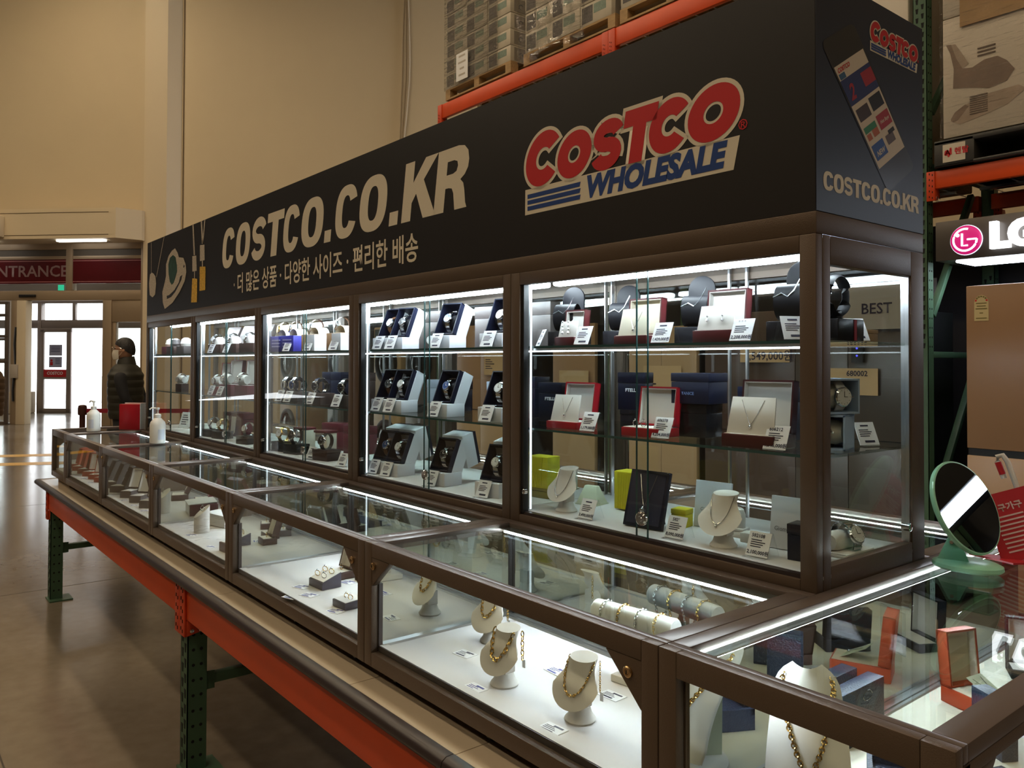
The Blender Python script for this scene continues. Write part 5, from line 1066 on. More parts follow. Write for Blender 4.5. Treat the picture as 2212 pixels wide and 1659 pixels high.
@cached
def b_pendant(w=0.035, h=0.045, big=False, m_='silver_chain'):
    """fine V necklace hanging in the XZ plane, pendant at the bottom (origin)"""
    mm = MATS[m_]; pts = [(-w / 2, 0, h), (-w * 0.3, -0.0005, h * 0.55), (-w * 0.1, -0.001, h * 0.15), (0, -0.001, 0), (w * 0.1, -0.001, h * 0.15), (w * 0.3, -0.0005, h * 0.55), (w / 2, 0, h)]
    m = MB(); m.tube(pts, 0.0007, 5); c = m.mesh('fine_chain', mm); m = MB(); r = 0.009 if big else 0.0038
    m.lathe([(r * 0.3, -r), (r, -r * 0.3), (r, r * 0.3), (r * 0.3, r)], 10, M=T(0, -0.002, -r) ); return [('chain', c, []), ('pendant', m.mesh('pendant_stone', steel), [])]
@cached
def b_earrings(n=2, dx=0.03):
    m = MB()
    for k in range(n):
        x = (k % 2 - 0.5) * dx; z = 0.0 if n == 2 else (k // 2) * 0.02
        m.lathe([(0.001, -0.003), (0.0035, 0), (0.001, 0.003)], 10, M=T(x, -0.003, z + 0.006)); m.lathe([(0.001, -0.0045), (0.0045, 0), (0.001, 0.0045)], 10, M=T(x, -0.004, z - 0.004))
    return [('stud', m.mesh('earring_studs', steel), [])]
@cached
def b_ring(m_='gold', r=0.0085):
    m = MB(); m.tube([(r * math.cos(a * PI / 10), 0, r + r * math.sin(a * PI / 10)) for a in range(20)], 0.0011, 6, closed=True); b = m.mesh('ring_band', MATS[m_]); m = MB(); m.lathe([(0.0008, 0), (0.003, 0.0025), (0.002, 0.004)], 8, M=T(0, 0, 2 * r)); return [('band', b, []), ('stone', m.mesh('ring_stone', steel), [])]
@cached
def b_hood(h=0.118, w=0.062, base=0.05):
    """black strap loop stand: base box, rounded back plate with a silver edge and a strap loop in front"""
    P = []; m = MB(); m.box((-0.045, -0.035, 0), (0.045, 0.035, base - 0.012)); P.append(('base', m.mesh('hood_base', dial_k, bevel=0.002), [])); z0 = base - 0.012
    m = MB(); pts = [(-w / 2, 0), (w / 2, 0), (w / 2, h - w / 2)] + [(w / 2 * math.cos(a * PI / 10), h - w / 2 + w / 2 * math.sin(a * PI / 10)) for a in range(1, 10)] + [(-w / 2, h - w / 2)]
    m.prism(pts, 0, 0.008, 0, T(0, 0.012, z0) @ RX(-0.10)); P.append(('back_plate', m.mesh('hood_plate', black_v, bevel=0.0015), []))
    m = MB(); m.grid(lambda u, v: ((v - 0.5) * w * 0.92, -0.012 + 0.026 * math.cos(u * 2 * PI), z0 + 0.036 + 0.034 * math.sin(u * 2 * PI)), 26, 3, wrap=True); m.grid(lambda u, v: ((v - 0.5) * w * 0.92, -0.012 + 0.023 * math.cos(u * 2 * PI), z0 + 0.036 + 0.031 * math.sin(u * 2 * PI)), 26, 3, wrap=True); P.append(('strap_loop', m.mesh('hood_loop', black_v), []))
    m = MB(); m.tube([(-w * 0.47, -0.036, z0 + 0.045), (-w * 0.2, -0.037, z0 + 0.052), (0.0, -0.037, z0 + 0.045), (w * 0.2, -0.036, z0 + 0.056), (w * 0.42, -0.030, z0 + 0.085)], 0.0011, 5); P.append(('silver_line', m.mesh('hood_line', steel), []))
    return P
@cached
def b_bust(h=0.122, m_='ivory_leatherette', fl=0.0):
    def N(u): return Vector((0.030 * math.sin(u), 0.014 - 0.022 * math.cos(u), h - 0.004 - 0.004 * math.cos(u)))
    def R_(u):
        c = math.cos(u); s_ = math.sin(u); k = 0.054 if c > 0 else 0.050
        return Vector((k * s_, -0.012 - 0.030 * c if c > 0 else -0.012 - 0.022 * c, 0.070 - (0.040 if c > 0 else 0.022) * c))
    def F(u, v, off=0.0):
        a = u * 2 * PI; p, q = N(a), R_(a); e = v; p2 = p.lerp(q, e); bulge = math.sin(e * PI) * 0.006
        d = Vector((math.sin(a), -math.cos(a), 0)); p2 -= d * bulge; return p2 + Vector((0, -off, off * 0.6))
    m = MB(); m.grid(lambda u, v: tuple(F(u, v)), 40, 9, wrap=True); n0 = len(m.v); m.f.append(tuple(range(40))); m.m.append(0)
    m.v.append((0, -0.005, 0.052)); base_i = 40 * 8; 
    for k in range(40): m.f.append((base_i + (k + 1) % 40, base_i + k, n0)); m.m.append(0)
    P = [('plate', m.mesh('bust_plate', MATS[m_], smooth=50), [])]
    m = MB(); m.box((-0.017, -0.012, 0.026), (0.017, 0.018, 0.066)); P.append(('neck_block', m.mesh('bust_block', MATS[m_], bevel=0.002), []))
    m = MB(); m.lathe([(0.030, 0), (0.031, 0.003), (0.029, 0.006), (0.024, 0.012), (0.019, 0.027)], 26, M=T(0, 0.002, 0)); P.append(('foot', m.mesh('bust_foot', MATS[m_]), []))
    return P, F
BUST, BF = b_bust()
def bust_chain(v0, v1, link, mname, spread=0.36, beads=0):
    """curve lying on the bust face from one side of the neck, dipping to v1 in the middle and back"""
    pts = []
    for k in range(41):
        t = k / 40 * 2 - 1; u = t * spread * 0.5; v = v0 + (v1 - v0) * (1 - abs(t) ** 1.8); pts.append(BF(u % 1.0, v, 0.0016))
    return pts
def bust(x, y, z, rz, label, nlabel, kind='gold', link=0.009, v1=0.55, scl=1.0, pend=False, fine=False, tag_=True, spread=0.36, mname='gold'):
    put(BUST, 'necklace_bust', label, 'bust', (x, y, z), rz, scl=scl, group='necklace busts')
    pts = bust_chain(0.06, v1, link, mname, spread)
    if fine:
        m = MB(); m.tube(pts, 0.0009, 5); P = [('chain', m.mesh('bust_fine_chain', MATS[mname]), [])]
    else: P = [('chain', chain_mesh('bust_chain', pts, link, MATS[mname]), [])]
    if pend: m = MB(); c = pts[20]; m.lathe([(0.0008, -0.006), (0.0035, -0.001), (0.001, 0.004)], 10, M=T(c.x, c.y - 0.002, c.z - 0.004)); m.tube([(c.x, c.y - 0.001, c.z), (c.x, c.y - 0.002, c.z - 0.006)], 0.0008, 4); P.append(('pendant', m.mesh('bust_pendant', steel), []))
    if kind == 'beads':
        m = MB()
        for k in range(3, 40, 5): m.lathe([(0.0008, -0.003), (0.003, 0), (0.0008, 0.003)], 8, M=T(*(pts[k] + Vector((0, -0.001, 0.0)))))
        P.append(('bead', m.mesh('bust_beads', gold), []))
    if tag_ and not fine:
        m = MB(); m.box((0.026, 0.030, 0.035), (0.034, 0.031, 0.052)); t_ = m.mesh('chain_tag', paper); tail = chain_mesh('chain_tail', [(0.028, 0.028, h_) for h_ in (0.112, 0.09, 0.07, 0.052)], link * 0.8, MATS[mname]); P += [('loose_end', tail, []), ('paper_tag', t_, [])]
    put(P, 'necklace', nlabel, 'necklace', (x, y, z), rz, scl=scl, group='necklaces on busts')
def sbox(name, label, cat, x, y, z, w, d, h, m_, rz=0.0, rx=0.0, group=None, lip=None, extra=None):
    """closed presentation box with a lid seam"""
    m = MB(); m.box((-w / 2, -d / 2, 0), (w / 2, d / 2, h * (lip or 0.72) - 0.0006)); P = [('base', m.mesh(name + '_base', m_, bevel=0.0012), [])]
    m = MB(); m.box((-w / 2 - 0.0008, -d / 2 - 0.0008, h * (lip or 0.72)), (w / 2 + 0.0008, d / 2 + 0.0008, h)); P.append(('lid', m.mesh(name + '_lid', m_, bevel=0.0012), []))
    if extra: P += extra
    return put(P, name, label, cat, (x, y, z), rz, rx, group=group)
def printed(s_, size, m_, x, y, z, b=0.0004): return ('lettering', text_mesh('box_text', s_, size, m_, b, M=T(x, y, z)), [])
def tent(x, y, z, label, rz=0.05, txt=None, price=None, gp='price cards in the tall cases'): put(b_tent(txt, price), 'price_card', label, 'price card', (x, y, z), rz, group=gp)
def fcard(x, y, label, rz=0.0, v=0, z=ZD + 0.0004, gp='flat price cards in the counters'): put(b_flatcard(v), 'price_card', label, 'price card', (x, y, z), rz, group=gp)

# ================================================================== CORNER CASE (fifth tall case)
A, B, Cc = SH[0] + 0.0003, SH[1] + 0.0003, SH[2] + 0.0003
WH5 = ['top shelf of corner case', 'middle shelf of corner case', 'floor of corner case']
grp = 'black watch hood stands'
for k, (x, y) in enumerate(((-0.862, 0.16), (-0.721, 0.24), (-0.434, 0.20), (-0.115, 0.12))):
    put(b_hood(), 'watch_stand', 'black rounded watch stand with silver line, top shelf of corner case, %s from entrance' % ORD[k], 'watch stand', (x, y, A), 0.35 if k < 3 else 0.1, group=grp, scl=1.12)
put(b_watch('k', 'black', 0.021), 'wristwatch', 'large black strap watch hanging on the hood stand by the end glass', 'watch', (-0.055, 0.118, A + 0.105), PI / 2 - 0.2)
m = MB(); m.tube([(0.0, 0.040 * math.sin(a * PI / 12), 0.05 + 0.040 * math.cos(a * PI / 12)) for a in range(24)], 0.014, 8, closed=True, flat=0.35); lp = m.mesh('ring_loop', black_v); m = MB(); m.box((-0.04, -0.055, -0.045), (0.035, 0.05, -0.0)); m.box((-0.01, -0.01, -0.001), (0.01, 0.01, 0.02)); rb_ = m.mesh('ring_stand_base', dial_k, bevel=0.002); m = MB(); m.box((0.0352, 0.008, -0.044), (0.0362, 0.018, -0.001)); rs_ = m.mesh('ring_stand_stripe', crimson)
put([('loop', lp, []), ('base', rb_, [('red_stripe', rs_, 0)])], 'watch_stand', 'black ring shaped watch stand with red stripe, behind the end glass', 'watch stand', (-0.052, 0.165, A + 0.045))
bx = [(-0.795, 0.075, 0.060, 0.024, 0.075, 0.045, 'first', 'earring'), (-0.546, 0.105, 0.075, 0.022, 0.095, 0.07, 'second', 'necklace'), (-0.297, 0.105, 0.075, 0.028, 0.095, 0.058, 'third', 'earring')]
for x, w, d, h, lh, cd, o_, what in bx:
    put(b_gift(w, d, h, lh, 'mahogany_board', 'ivory_leatherette' if o_ != 'second' else 'cream_velvet', 0.10, True, cd), 'jewellery_box', 'dark mahogany box with pale %s card, %s open box on top shelf of corner case' % (what, o_), 'jewellery box', (x, 0.105, A), 0.05, group='open jewellery boxes')
M_ = onto((bx[0][0], 0.105, A), 0.05, 0, -0.021, 0.04); put(b_earrings(4, 0.022), 'earrings', 'two pairs of pearl studs on card in first box, top shelf of corner case', 'earrings', M_, 0.05)
M_ = onto((bx[1][0], 0.105, A), 0.05, 0, -0.0215, 0.038); put(b_pendant(0.04, 0.045), 'necklace', 'fine pendant necklace on card in second box, top shelf of corner case', 'necklace', M_, 0.05, -0.22)
M_ = onto((bx[2][0], 0.105, A), 0.05, 0, -0.022, 0.055); put(b_earrings(2, 0.04), 'earrings', 'pair of drop earrings on card in third box, top shelf of corner case', 'earrings', M_, 0.05)
tent(-0.714, 0.06, A, 'price card before the first open box, top shelf of corner case')
tent(-0.443, 0.06, A, 'price card before the second open box, top shelf of corner case', price='1,429,000\uc6d0')
tent(-0.217, 0.06, A, 'price card before the third open box, reading over two million won', txt='* * *', price='2,208,000\uc6d0')
tent(-0.959, 0.12, A, 'price card turned aside before the first hood stand, corner case', -0.5)
tent(-0.078, 0.06, A, 'price card at the corner edge of the top shelf, seen edge on', 1.0)
tent(-0.035, 0.235, A, 'price card behind the end glass, top shelf of corner case', 1.2)
sbox('shipping_box', 'low tan cardboard box at the rear of the top shelf, corner case', 'box', -0.17, 0.35, A, 0.2, 0.06, 0.03, carton)
# middle shelf
sbox('presentation_box', 'leftover dark navy box at the entrance edge, middle shelf of corner case', 'box', -1.226, 0.33, B, 0.09, 0.07, 0.135, dnavy, 0.1)
sbox('presentation_box', 'slanted navy upright box with pale lettering, middle shelf of corner case', 'box', -1.038, 0.26, B, 0.085, 0.05, 0.12, dnavy, 0.25, extra=[printed('FTELLI', 0.013, paper, 0, -0.0262, 0.07)])
sbox('presentation_box', 'navy upright box with pale lettering behind the ring box, corner case', 'box', -0.718, 0.28, B + 0.05, 0.085, 0.05, 0.105, dnavy, 0.25, extra=[printed('FTELLI', 0.013, paper, 0, -0.0262, 0.055)])
sbox('pedestal_box', 'dark box under the navy upright box, middle shelf of corner case', 'box', -0.718, 0.28, B, 0.07, 0.05, 0.0497, dial_k, 0.25)
rg = ((-0.805, 0.095, 0.115, 0.0, 'red open box with beige necklace card, middle shelf of corner case'), (-0.510, 0.105, 0.095, 0.0, 'red open box with cream ring pad, middle shelf of corner case'))
put(b_gift(0.115, 0.085, 0.020, 0.105, 'crimson_board', 'ivory_leatherette', 0.15, True, 0.075), 'jewellery_box', rg[0][4], 'jewellery box', (rg[0][0], 0.115, B), 0.05, group='open jewellery boxes')
M_ = onto((rg[0][0], 0.115, B), 0.05, 0, -0.0265, 0.040); put(b_pendant(0.04, 0.048), 'necklace', 'fine pendant necklace on the beige card of the first red box', 'necklace', M_, 0.05, -0.22)
put(b_gift(0.115, 0.085, 0.022, 0.098, 'crimson_board', 'ivory_leatherette', 0.15), 'jewellery_box', rg[1][4], 'jewellery box', (rg[1][0], 0.105, B), 0.05, group='open jewellery boxes')
for q in range(2): put(b_ring('silver_chain', 0.008), 'ring', '%s of the two silver rings lying in the second red box' % ORD[q], 'ring', onto((rg[1][0], 0.105, B), 0.05, -0.03 + q * 0.025, -0.02, 0.0232), 0.05)
tent(-0.693, 0.062, B, 'price card before the first red box, middle shelf of corner case', price='1,179,000\uc6d0')
tent(-0.442, 0.060, B, 'price card before the second red box, middle shelf of corner case', txt='606378', price='4,204,000\uc6d0')
sbox('presentation_box', 'large navy box with blue lettering stacked on a dark box, corner case', 'box', -0.433, 0.20, B + 0.082, 0.105, 0.09, 0.075, navy, 0.12, extra=[printed('TANICE', 0.010, mat('pale_blue_ink', (0.2, 0.3, 0.6), 0.5), -0.005, -0.0465, 0.025)])
sbox('pedestal_box', 'dark box with white dots holding up the large navy box', 'box', -0.433, 0.20, B, 0.085, 0.075, 0.0815, dial_k, 0.12)
sbox('presentation_box', 'wide navy lid box behind the mahogany necklace box, corner case', 'box', -0.290, 0.29, B, 0.13, 0.08, 0.125, navy, 0.1)
x = -0.196
put(b_gift(0.125, 0.095, 0.028, 0.115, 'mahogany_board', 'ivory_leatherette', 0.12, True, 0.082), 'jewellery_box', 'large mahogany box with white necklace card near the end, corner case', 'jewellery box', (x, 0.10, B), 0.05, group='open jewellery boxes')
put(b_pendant(0.055, 0.055), 'necklace', 'silver chain with heart pendant on the white card of large mahogany box', 'necklace', onto((x, 0.10, B), 0.05, 0, -0.0315, 0.048), 0.05, -0.22)
tent(-0.128, 0.052, B, 'price card before the large mahogany box, number on top', txt='606212', price='1,546,000\uc6d0')
def b_cubewatch(open_front=True):
    P = []; w, d, h = 0.085, 0.075, 0.074
    m = MB(); t = 0.004
    for b in (((-w / 2, -d / 2, 0), (w / 2, d / 2, t)), ((-w / 2, -d / 2, h - t), (w / 2, d / 2, h)), ((-w / 2, -d / 2, 0), (-w / 2 + t, d / 2, h)), ((-w / 2, d / 2 - t, 0), (w / 2, d / 2, h)), ((w / 2 - t, -d / 2, 0), (w / 2, d / 2, h))): m.box(*b)
    P.append(('shell', m.mesh('cube_shell', palebl), [])); m = MB(); m.lathe([(0.02, -0.03), (0.026, -0.015), (0.026, 0.015), (0.02, 0.03)], 16, M=T(0, 0.0, 0.036) @ RY(PI / 2)); P.append(('cushion', m.mesh('cube_cushion', creamv), [])); return P
cw_ = b_cubewatch()
put(cw_, 'watch_box', 'upper pale blue cube box with white dial watch facing the end glass', 'watch box', (-0.078, 0.19, B + 0.0757), PI / 2 - 0.35, group='pale blue cube watch boxes')
put(cw_, 'watch_box', 'lower pale blue cube box under the one with the watch', 'watch box', (-0.080, 0.185, B), 0.25, group='pale blue cube watch boxes')
put(b_watch('w', 'white', 0.021), 'wristwatch', 'white dial watch on pale strap in the upper blue cube box', 'watch', onto((-0.078, 0.19, B + 0.0757), PI / 2 - 0.35, 0, -0.0325, 0.036), PI / 2 - 0.35)
put(b_watch('k', 'black', 0.016), 'wristwatch', 'black watch standing inside the lower blue cube box', 'watch', onto((-0.080, 0.185, B), 0.25, 0.0, -0.032, 0.038), 0.25)
tent(-0.05, 0.305, B, 'price card beside the blue cubes, middle shelf behind the end glass', 1.2)
# floor
def b_fluted(w, d, h):
    m = MB(); n = 9; m.box((-w / 2, -d / 2, 0), (w / 2, d / 2, h)); b = m.mesh('fluted_body', yellow, bevel=0.002); m = MB()
    for k in range(n): a = -w / 2 + 0.008 + k * w * 0.62 / n; m.prism([(a, 0.002), (a + 0.004, 0.002), (a + 0.010, h - 0.003), (a + 0.004, h - 0.003)], -d / 2 - 0.0014, -d / 2 + 0.001)
    return [('body', b, []), ('flute', m.mesh('fluted_ribs', yellow), [])]
put(b_fluted(0.085, 0.06, 0.095), 'yellow_box', 'yellow fluted gift box at the entrance edge, floor of corner case', 'gift box', (-1.033, 0.21, Cc + 0.030), 0.15, group='yellow gift boxes')
sbox('pedestal_box', 'olive plinth under the yellow box at the entrance edge, corner case', 'box', -1.028, 0.21, Cc, 0.08, 0.055, 0.0297, mat('olive_board', (0.28, 0.22, 0.04), 0.5), 0.15)
m = MB(); pts = [(-0.018, 0), (0.018, 0), (0.018, 0.05)] + [(0.018 * math.cos(a * PI / 8), 0.05 + 0.018 * math.sin(a * PI / 8)) for a in range(1, 8)] + [(-0.018, 0.05)]; m.prism(pts, -0.01, 0.01)
m2 = MB(); m2.box((-0.022, -0.014, 0), (0.022, 0.014, 0.004)); put([('arch', m.mesh('arch_stand', palegreen, bevel=0.001), []), ('foot', m2.mesh('arch_foot', palegreen), [])], 'ring_stand', 'pale green arched ring stand behind the first bust, corner case', 'stand', (-0.994, 0.29, Cc + 0.02), 0.3)
m = MB(); m.add([(-0.035, -0.03, 0), (0.035, -0.03, 0), (0.035, 0.03, 0), (-0.035, 0.03, 0), (-0.02, -0.008, 0.05), (0.02, -0.008, 0.05), (0.02, 0.008, 0.05), (-0.02, 0.008, 0.05)], [(0, 3, 2, 1), (4, 5, 6, 7), (0, 1, 5, 4), (1, 2, 6, 5), (2, 3, 7, 6), (3, 0, 4, 7)]); m2 = MB(); m2.box((-0.037, -0.032, -0.003), (0.037, 0.032, 0.0)); put([('wedge', m.mesh('wedge_stand', palegreen, bevel=0.001), []), ('foot', m2.mesh('wedge_foot', palegreen), [])], 'ring_stand', 'pale green wedge stand behind the first bust, corner case', 'stand', (-0.851, 0.24, Cc + 0.003), 0.2)
bust(-0.812, 0.10, Cc, 0.02, 'ivory necklace bust nearest the yellow fluted box, floor of corner case', 'fine slanting pendant chain on the bust by the yellow fluted box', fine=True, pend=True, v1=0.80, mname='silver_chain')
tent(-0.692, 0.055, Cc, 'price card beside the first bust, floor of corner case', price='3,490,000\uc6d0')
put(b_fluted(0.115, 0.06, 0.105), 'yellow_box', 'wide yellow fluted gift box behind the navy necklace board, corner case', 'gift box', (-0.692, 0.26, Cc + 0.004), 0.15, group='yellow gift boxes')
sbox('yellow_box', 'small plain yellow box beside the navy necklace board, corner case', 'gift box', -0.479, 0.19, Cc, 0.04, 0.04, 0.045, yellow, 0.2)
m = MB(); TA = RX(-0.28); m.box((-0.058, 0, 0.0), (0.058, 0.012, 0.142), 0, TA); nb = m.mesh('navy_board', dnavy, bevel=0.0015); m = MB(); m.box((-0.050, -0.001, 0.008), (0.050, 0.003, 0.134), 0, TA); nf = m.mesh('navy_board_velvet', navy); m = MB(); m.prism([(0.010, 0), (0.075, 0), (0.045, 0.12)], -0.02, 0.02, ax='x'); ns = m.mesh('navy_board_strut', dnavy)
xb = -0.521
put([('board', nb, [('velvet', nf, 0)]), ('strut', ns, [])], 'necklace_board', 'tilted navy velvet necklace board in the middle of corner case floor', 'display board', (xb, 0.085, Cc + 0.0035), 0.10)
put(b_pendant(0.05, 0.08, True), 'necklace', 'long silver chain with round pendant on the navy velvet board', 'necklace', onto((xb, 0.085, Cc + 0.0035), 0.10, 0.0, 0.0105, 0.05), 0.10, -0.28)
tent(-0.394, 0.052, Cc, 'price card beside the navy board, reading over eight million won', txt='582*', price='8,090,000\uc6d0')
def wboard(x, y, w, h, label, txt):
    m = MB(); m.box((-w / 2, 0, 0.0), (w / 2, 0.008, h), 0, RX(-0.12)); b_ = m.mesh('white_board', wbox, bevel=0.001); m = MB(); m.box((-w * 0.3, 0.014, 0), (w * 0.3, 0.05, 0.02)); P = [('board', b_, [('lettering', text_mesh('white_board_text', txt, 0.013, mat('grey_ink', (0.25, 0.25, 0.27), 0.5), 0.0002, M=RX(-0.12) @ T(-0.005, -0.0012, h * 0.38)), 0)]), ('foot', m.mesh('white_board_foot', wbox), [])]
    put(P, 'white_display_board', label, 'display board', (x, y, Cc + 0.0015), 0.1)
wboard(-0.414, 0.22, 0.10, 0.115, 'pale grey lettered board behind the second bust, corner case', 'Giomonte')
wboard(-0.165, 0.16, 0.085, 0.115, 'pale grey lettered board by the corner post, floor of corner case', 'Giomonte')
m = MB(); m.lathe([(0.016, 0), (0.016, 0.03), (0.012, 0.042), (0.005, 0.047)], 16); m2 = MB(); m2.box((-0.02, -0.018, 0), (0.02, 0.018, 0.022)); put([('finger', m.mesh('ring_finger', ivory), []), ], 'ring_finger_stand', 'small white rounded ring finger behind the second bust', 'stand', (-0.318, 0.2, Cc + 0.0225))
put([('block', m2.mesh('white_block', ivory, bevel=0.002), []), ], 'white_block', 'small white block beside the second bust, corner case floor', 'stand', (-0.266, 0.175, Cc), 0.2)
sbox('pedestal_box', 'white cube under the rounded ring finger, corner case floor', 'box', -0.318, 0.2, Cc, 0.04, 0.036, 0.0222, ivory, 0.2)
bust(-0.278, 0.085, Cc, 0.10, 'ivory necklace bust nearest the corner post, floor of corner case', 'fine chain with drop pendant on the bust nearest the corner post', fine=True, pend=True, v1=0.72, mname='silver_chain')
tent(-0.170, 0.05, Cc, 'price card beside the second bust, reading over two million won', txt='582108', price='2,100,000\uc6d0')
sbox('presentation_box', 'dark navy upright box against the corner post, floor of corner case', 'box', -0.095, 0.12, Cc, 0.06, 0.05, 0.075, dnavy, 0.15)
m = MB(); m.box((-0.06, -0.045, 0), (0.06, 0.045, 0.006)); m.box((-0.058, -0.043, 0.006), (0.058, 0.043, 0.009)); tr = m.mesh('white_tray', ivory, bevel=0.002); m = MB(); m.lathe([(0.016, -0.05), (0.022, -0.03), (0.022, 0.03), (0.016, 0.05)], 16, M=T(0, 0.0, 0.028) @ RY(PI / 2) ); put([('tray', tr, []), ('cushion', m.mesh('white_roll_cushion', ivory), [])], 'watch_tray', 'white leather tray with roll cushion behind the end glass', 'watch tray', (-0.085, 0.245, Cc), PI / 2)
put(b_watch('w', 'steel', 0.021), 'wristwatch', 'steel watch with cream dial on the white tray behind end glass', 'watch', (-0.052, 0.24, Cc + 0.043), PI / 2 - 0.2, -0.5)

# ================================================================== FOURTH CASE: white watch boxes
dls = ['w', 'k', 'b', 'w', 'k', 'w', 'b', 'w', 'b', 'w', 'k', 'w']; n_ = 0
for lv, (z, y, nm) in enumerate(((A, 0.115, 'top shelf of fourth case'), (B, 0.11, 'middle shelf of fourth case'), (Cc, 0.10, 'floor of fourth case'))):
    for k, xx in enumerate((-1.808, -1.718, -1.423, -1.136)):
        white_watch(xx, y, z, 0.12 + 0.03 * ((k * 7 + lv) % 3), nm, k, dls[n_], 'steel' if n_ % 4 else 'brown', lv == 2); n_ += 1
        tent(xx + 0.008, y - 0.058, z, 'price card before white watch box %s, %s' % (ORD[k], nm), 0.15)
        if lv == 1:
            sbox('presentation_box', 'grey and navy upright box behind white box %s, %s' % (ORD[k], nm), 'box', xx + 0.02, 0.33, z, 0.07, 0.06, 0.115, gbox, 0.3, group='grey upright boxes')
            sbox('presentation_box', 'slim navy box beside the grey upright box %s, %s' % (ORD[k], nm), 'box', xx + 0.085, 0.335, z, 0.045, 0.06, 0.112, dnavy, 0.3, group='navy upright boxes')
        if lv == 0:
            sbox('cloth_box', 'dark fabric box standing behind white box %s, %s' % (ORD[k], nm), 'box', xx + 0.0, 0.30, z, 0.10, 0.05, 0.150, slate, 0.15, group='dark fabric boxes')
            if k < 3:
                put(b_watch(dls[(k + 5) % 12], 'black'), 'wristwatch', 'small black strap watch between the white boxes, %s after the entrance, fourth case' % ORD[k], 'watch', (xx + 0.115, 0.23, z + 0.037), 0.3)

# ================================================================== MIDDLE CASE
bl = [(-2.859, 'blue_watch_box', 'deep blue'), (-2.637, 'blue_watch_box', 'blue lettered'), (-2.397, 'tan_wood_box', 'brown and white'), (-2.156, 'tan_wood_box', 'tan and white')]
for k, (x, mm, nm) in enumerate(bl):
    x = max(x, (-2.735, -2.612, -2.48, -2.35)[k])
    m = MB(); m.box((-0.05, -0.04, 0), (0.05, 0.05, 0.072)); ex = []
    b_ = m.mesh('watch_carton', MATS[mm], bevel=0.0015); m = MB()
    if k >= 2: m.box((-0.012, -0.0412, 0.002), (0.0502, 0.05, 0.0705)); ex = [('white_sleeve', m.mesh('carton_sleeve', wbox), [])]
    else:
        for q in range(3): m.box((-0.036, -0.0412, 0.050 - q * 0.014), (0.034, -0.0398, 0.056 - q * 0.014))
        ex = [('lettering', m.mesh('carton_lines', mat('pale_violet_ink', (0.4, 0.4, 0.75), 0.5)), [])]
    m = MB(); m.grid(lambda u, v: (0.018 + 0.032 * math.cos(u * PI), -0.02 + 0.055 * v, 0.072 + 0.030 * math.sin(u * PI)), 12, 3); m.box((-0.012, -0.02, 0.0715), (0.05, 0.035, 0.074)); cu_ = m.mesh('cream_cushion', creamv)
    m = MB(); m.box((-0.05, -0.042, 0.07), (-0.03, -0.0402, 0.0715))
    put([('carton', b_, ex), ('cushion', cu_, [])], 'watch_box', '%s watch carton with cream cushion, top shelf of middle case' % nm, 'watch box', (x, 0.10, A), 0.15)
    put(b_watch('g' if k < 2 else 'w', 'gold' if k == 0 else 'brown', 0.019), 'wristwatch', '%s watch lying on the %s carton, middle case' % (('gold', 'gold dial', 'brown strap', 'two-tone brown')[k], nm), 'watch', onto((x, 0.10, A), 0.15, -0.024, -0.01, 0.106), 0.15 - 0.3, -0.1)
    if k: tent(x + 0.02, 0.045, A, 'price card before the %s carton, middle case' % nm, 0.2)
for k, x in enumerate((-2.870, -2.633, -2.400, -2.156)):
    x = max(x, -2.803 + 0.078)
    
    m = MB(); m.box((-0.045, -0.04, 0), (0.045, 0.04, 0.048)); b_ = m.mesh('cuff_base', slate if k % 2 else dkbrown, bevel=0.002); m = MB(); m.tube([(0, 0.03 * math.cos(a * PI / 10), 0.075 + 0.028 * math.sin(a * PI / 10)) for a in range(20)], 0.016, 8, closed=True, flat=0.3); 
    put([('base', b_, []), ('cuff', m.mesh('watch_cuff', black_v), [])], 'watch_stand', 'dark box with black cuff, middle shelf of middle case, %s from the entrance' % ORD[k], 'watch stand', (x, 0.13, B), 0.2, group='watch cuffs')
    put(b_watch(('w', 'b', 'k', 'k')[k], 'steel', 0.021), 'wristwatch', 'steel watch on the %s black cuff, middle shelf of middle case' % ORD[k], 'watch', onto((x, 0.13, B), 0.2, 0, -0.033, 0.078), 0.2, group='watches on cuffs')
    tent(x + 0.012, 0.062, B, 'price card before the %s black cuff, middle shelf of middle case' % ORD[k], 0.2)
    sbox('presentation_box', 'tall black box behind the %s cuff, middle shelf of middle case' % ORD[k], 'box', x + 0.02, 0.33, B, 0.072, 0.06, 0.135, dnavy if k != 2 else dkbrown, 0.2, group='tall black boxes')
def b_bench():
    m = MB(); m.box((-0.045, -0.03, 0.094), (0.045, 0.035, 0.105)); t_ = m.mesh('bench_top', maroon, bevel=0.002); m = MB(); m.prism([(0.012, 0.094), (0.045, 0.094), (0.045, 0.0), (0.02, 0.0), (0.02, 0.05)], -0.026, 0.03); return [('top', t_, []), ('leg_panel', m.mesh('bench_leg', creamv, bevel=0.002), [])]
for k, x in enumerate((-2.940, -2.507)):
    x = max(x, -2.803 + 0.078)
    put(b_bench(), 'watch_bench', 'cream stand with flat maroon top, floor of middle case, %s from entrance' % ORD[k], 'stand', (x, 0.20, Cc + 0.0), 0.2, group='maroon topped stands')
    sbox('presentation_box', 'large maroon box behind maroon topped stand %s, middle case' % ORD[k], 'box', x + 0.085, 0.33, Cc, 0.13, 0.09, 0.125, maroon, 0.15, group='large maroon boxes')
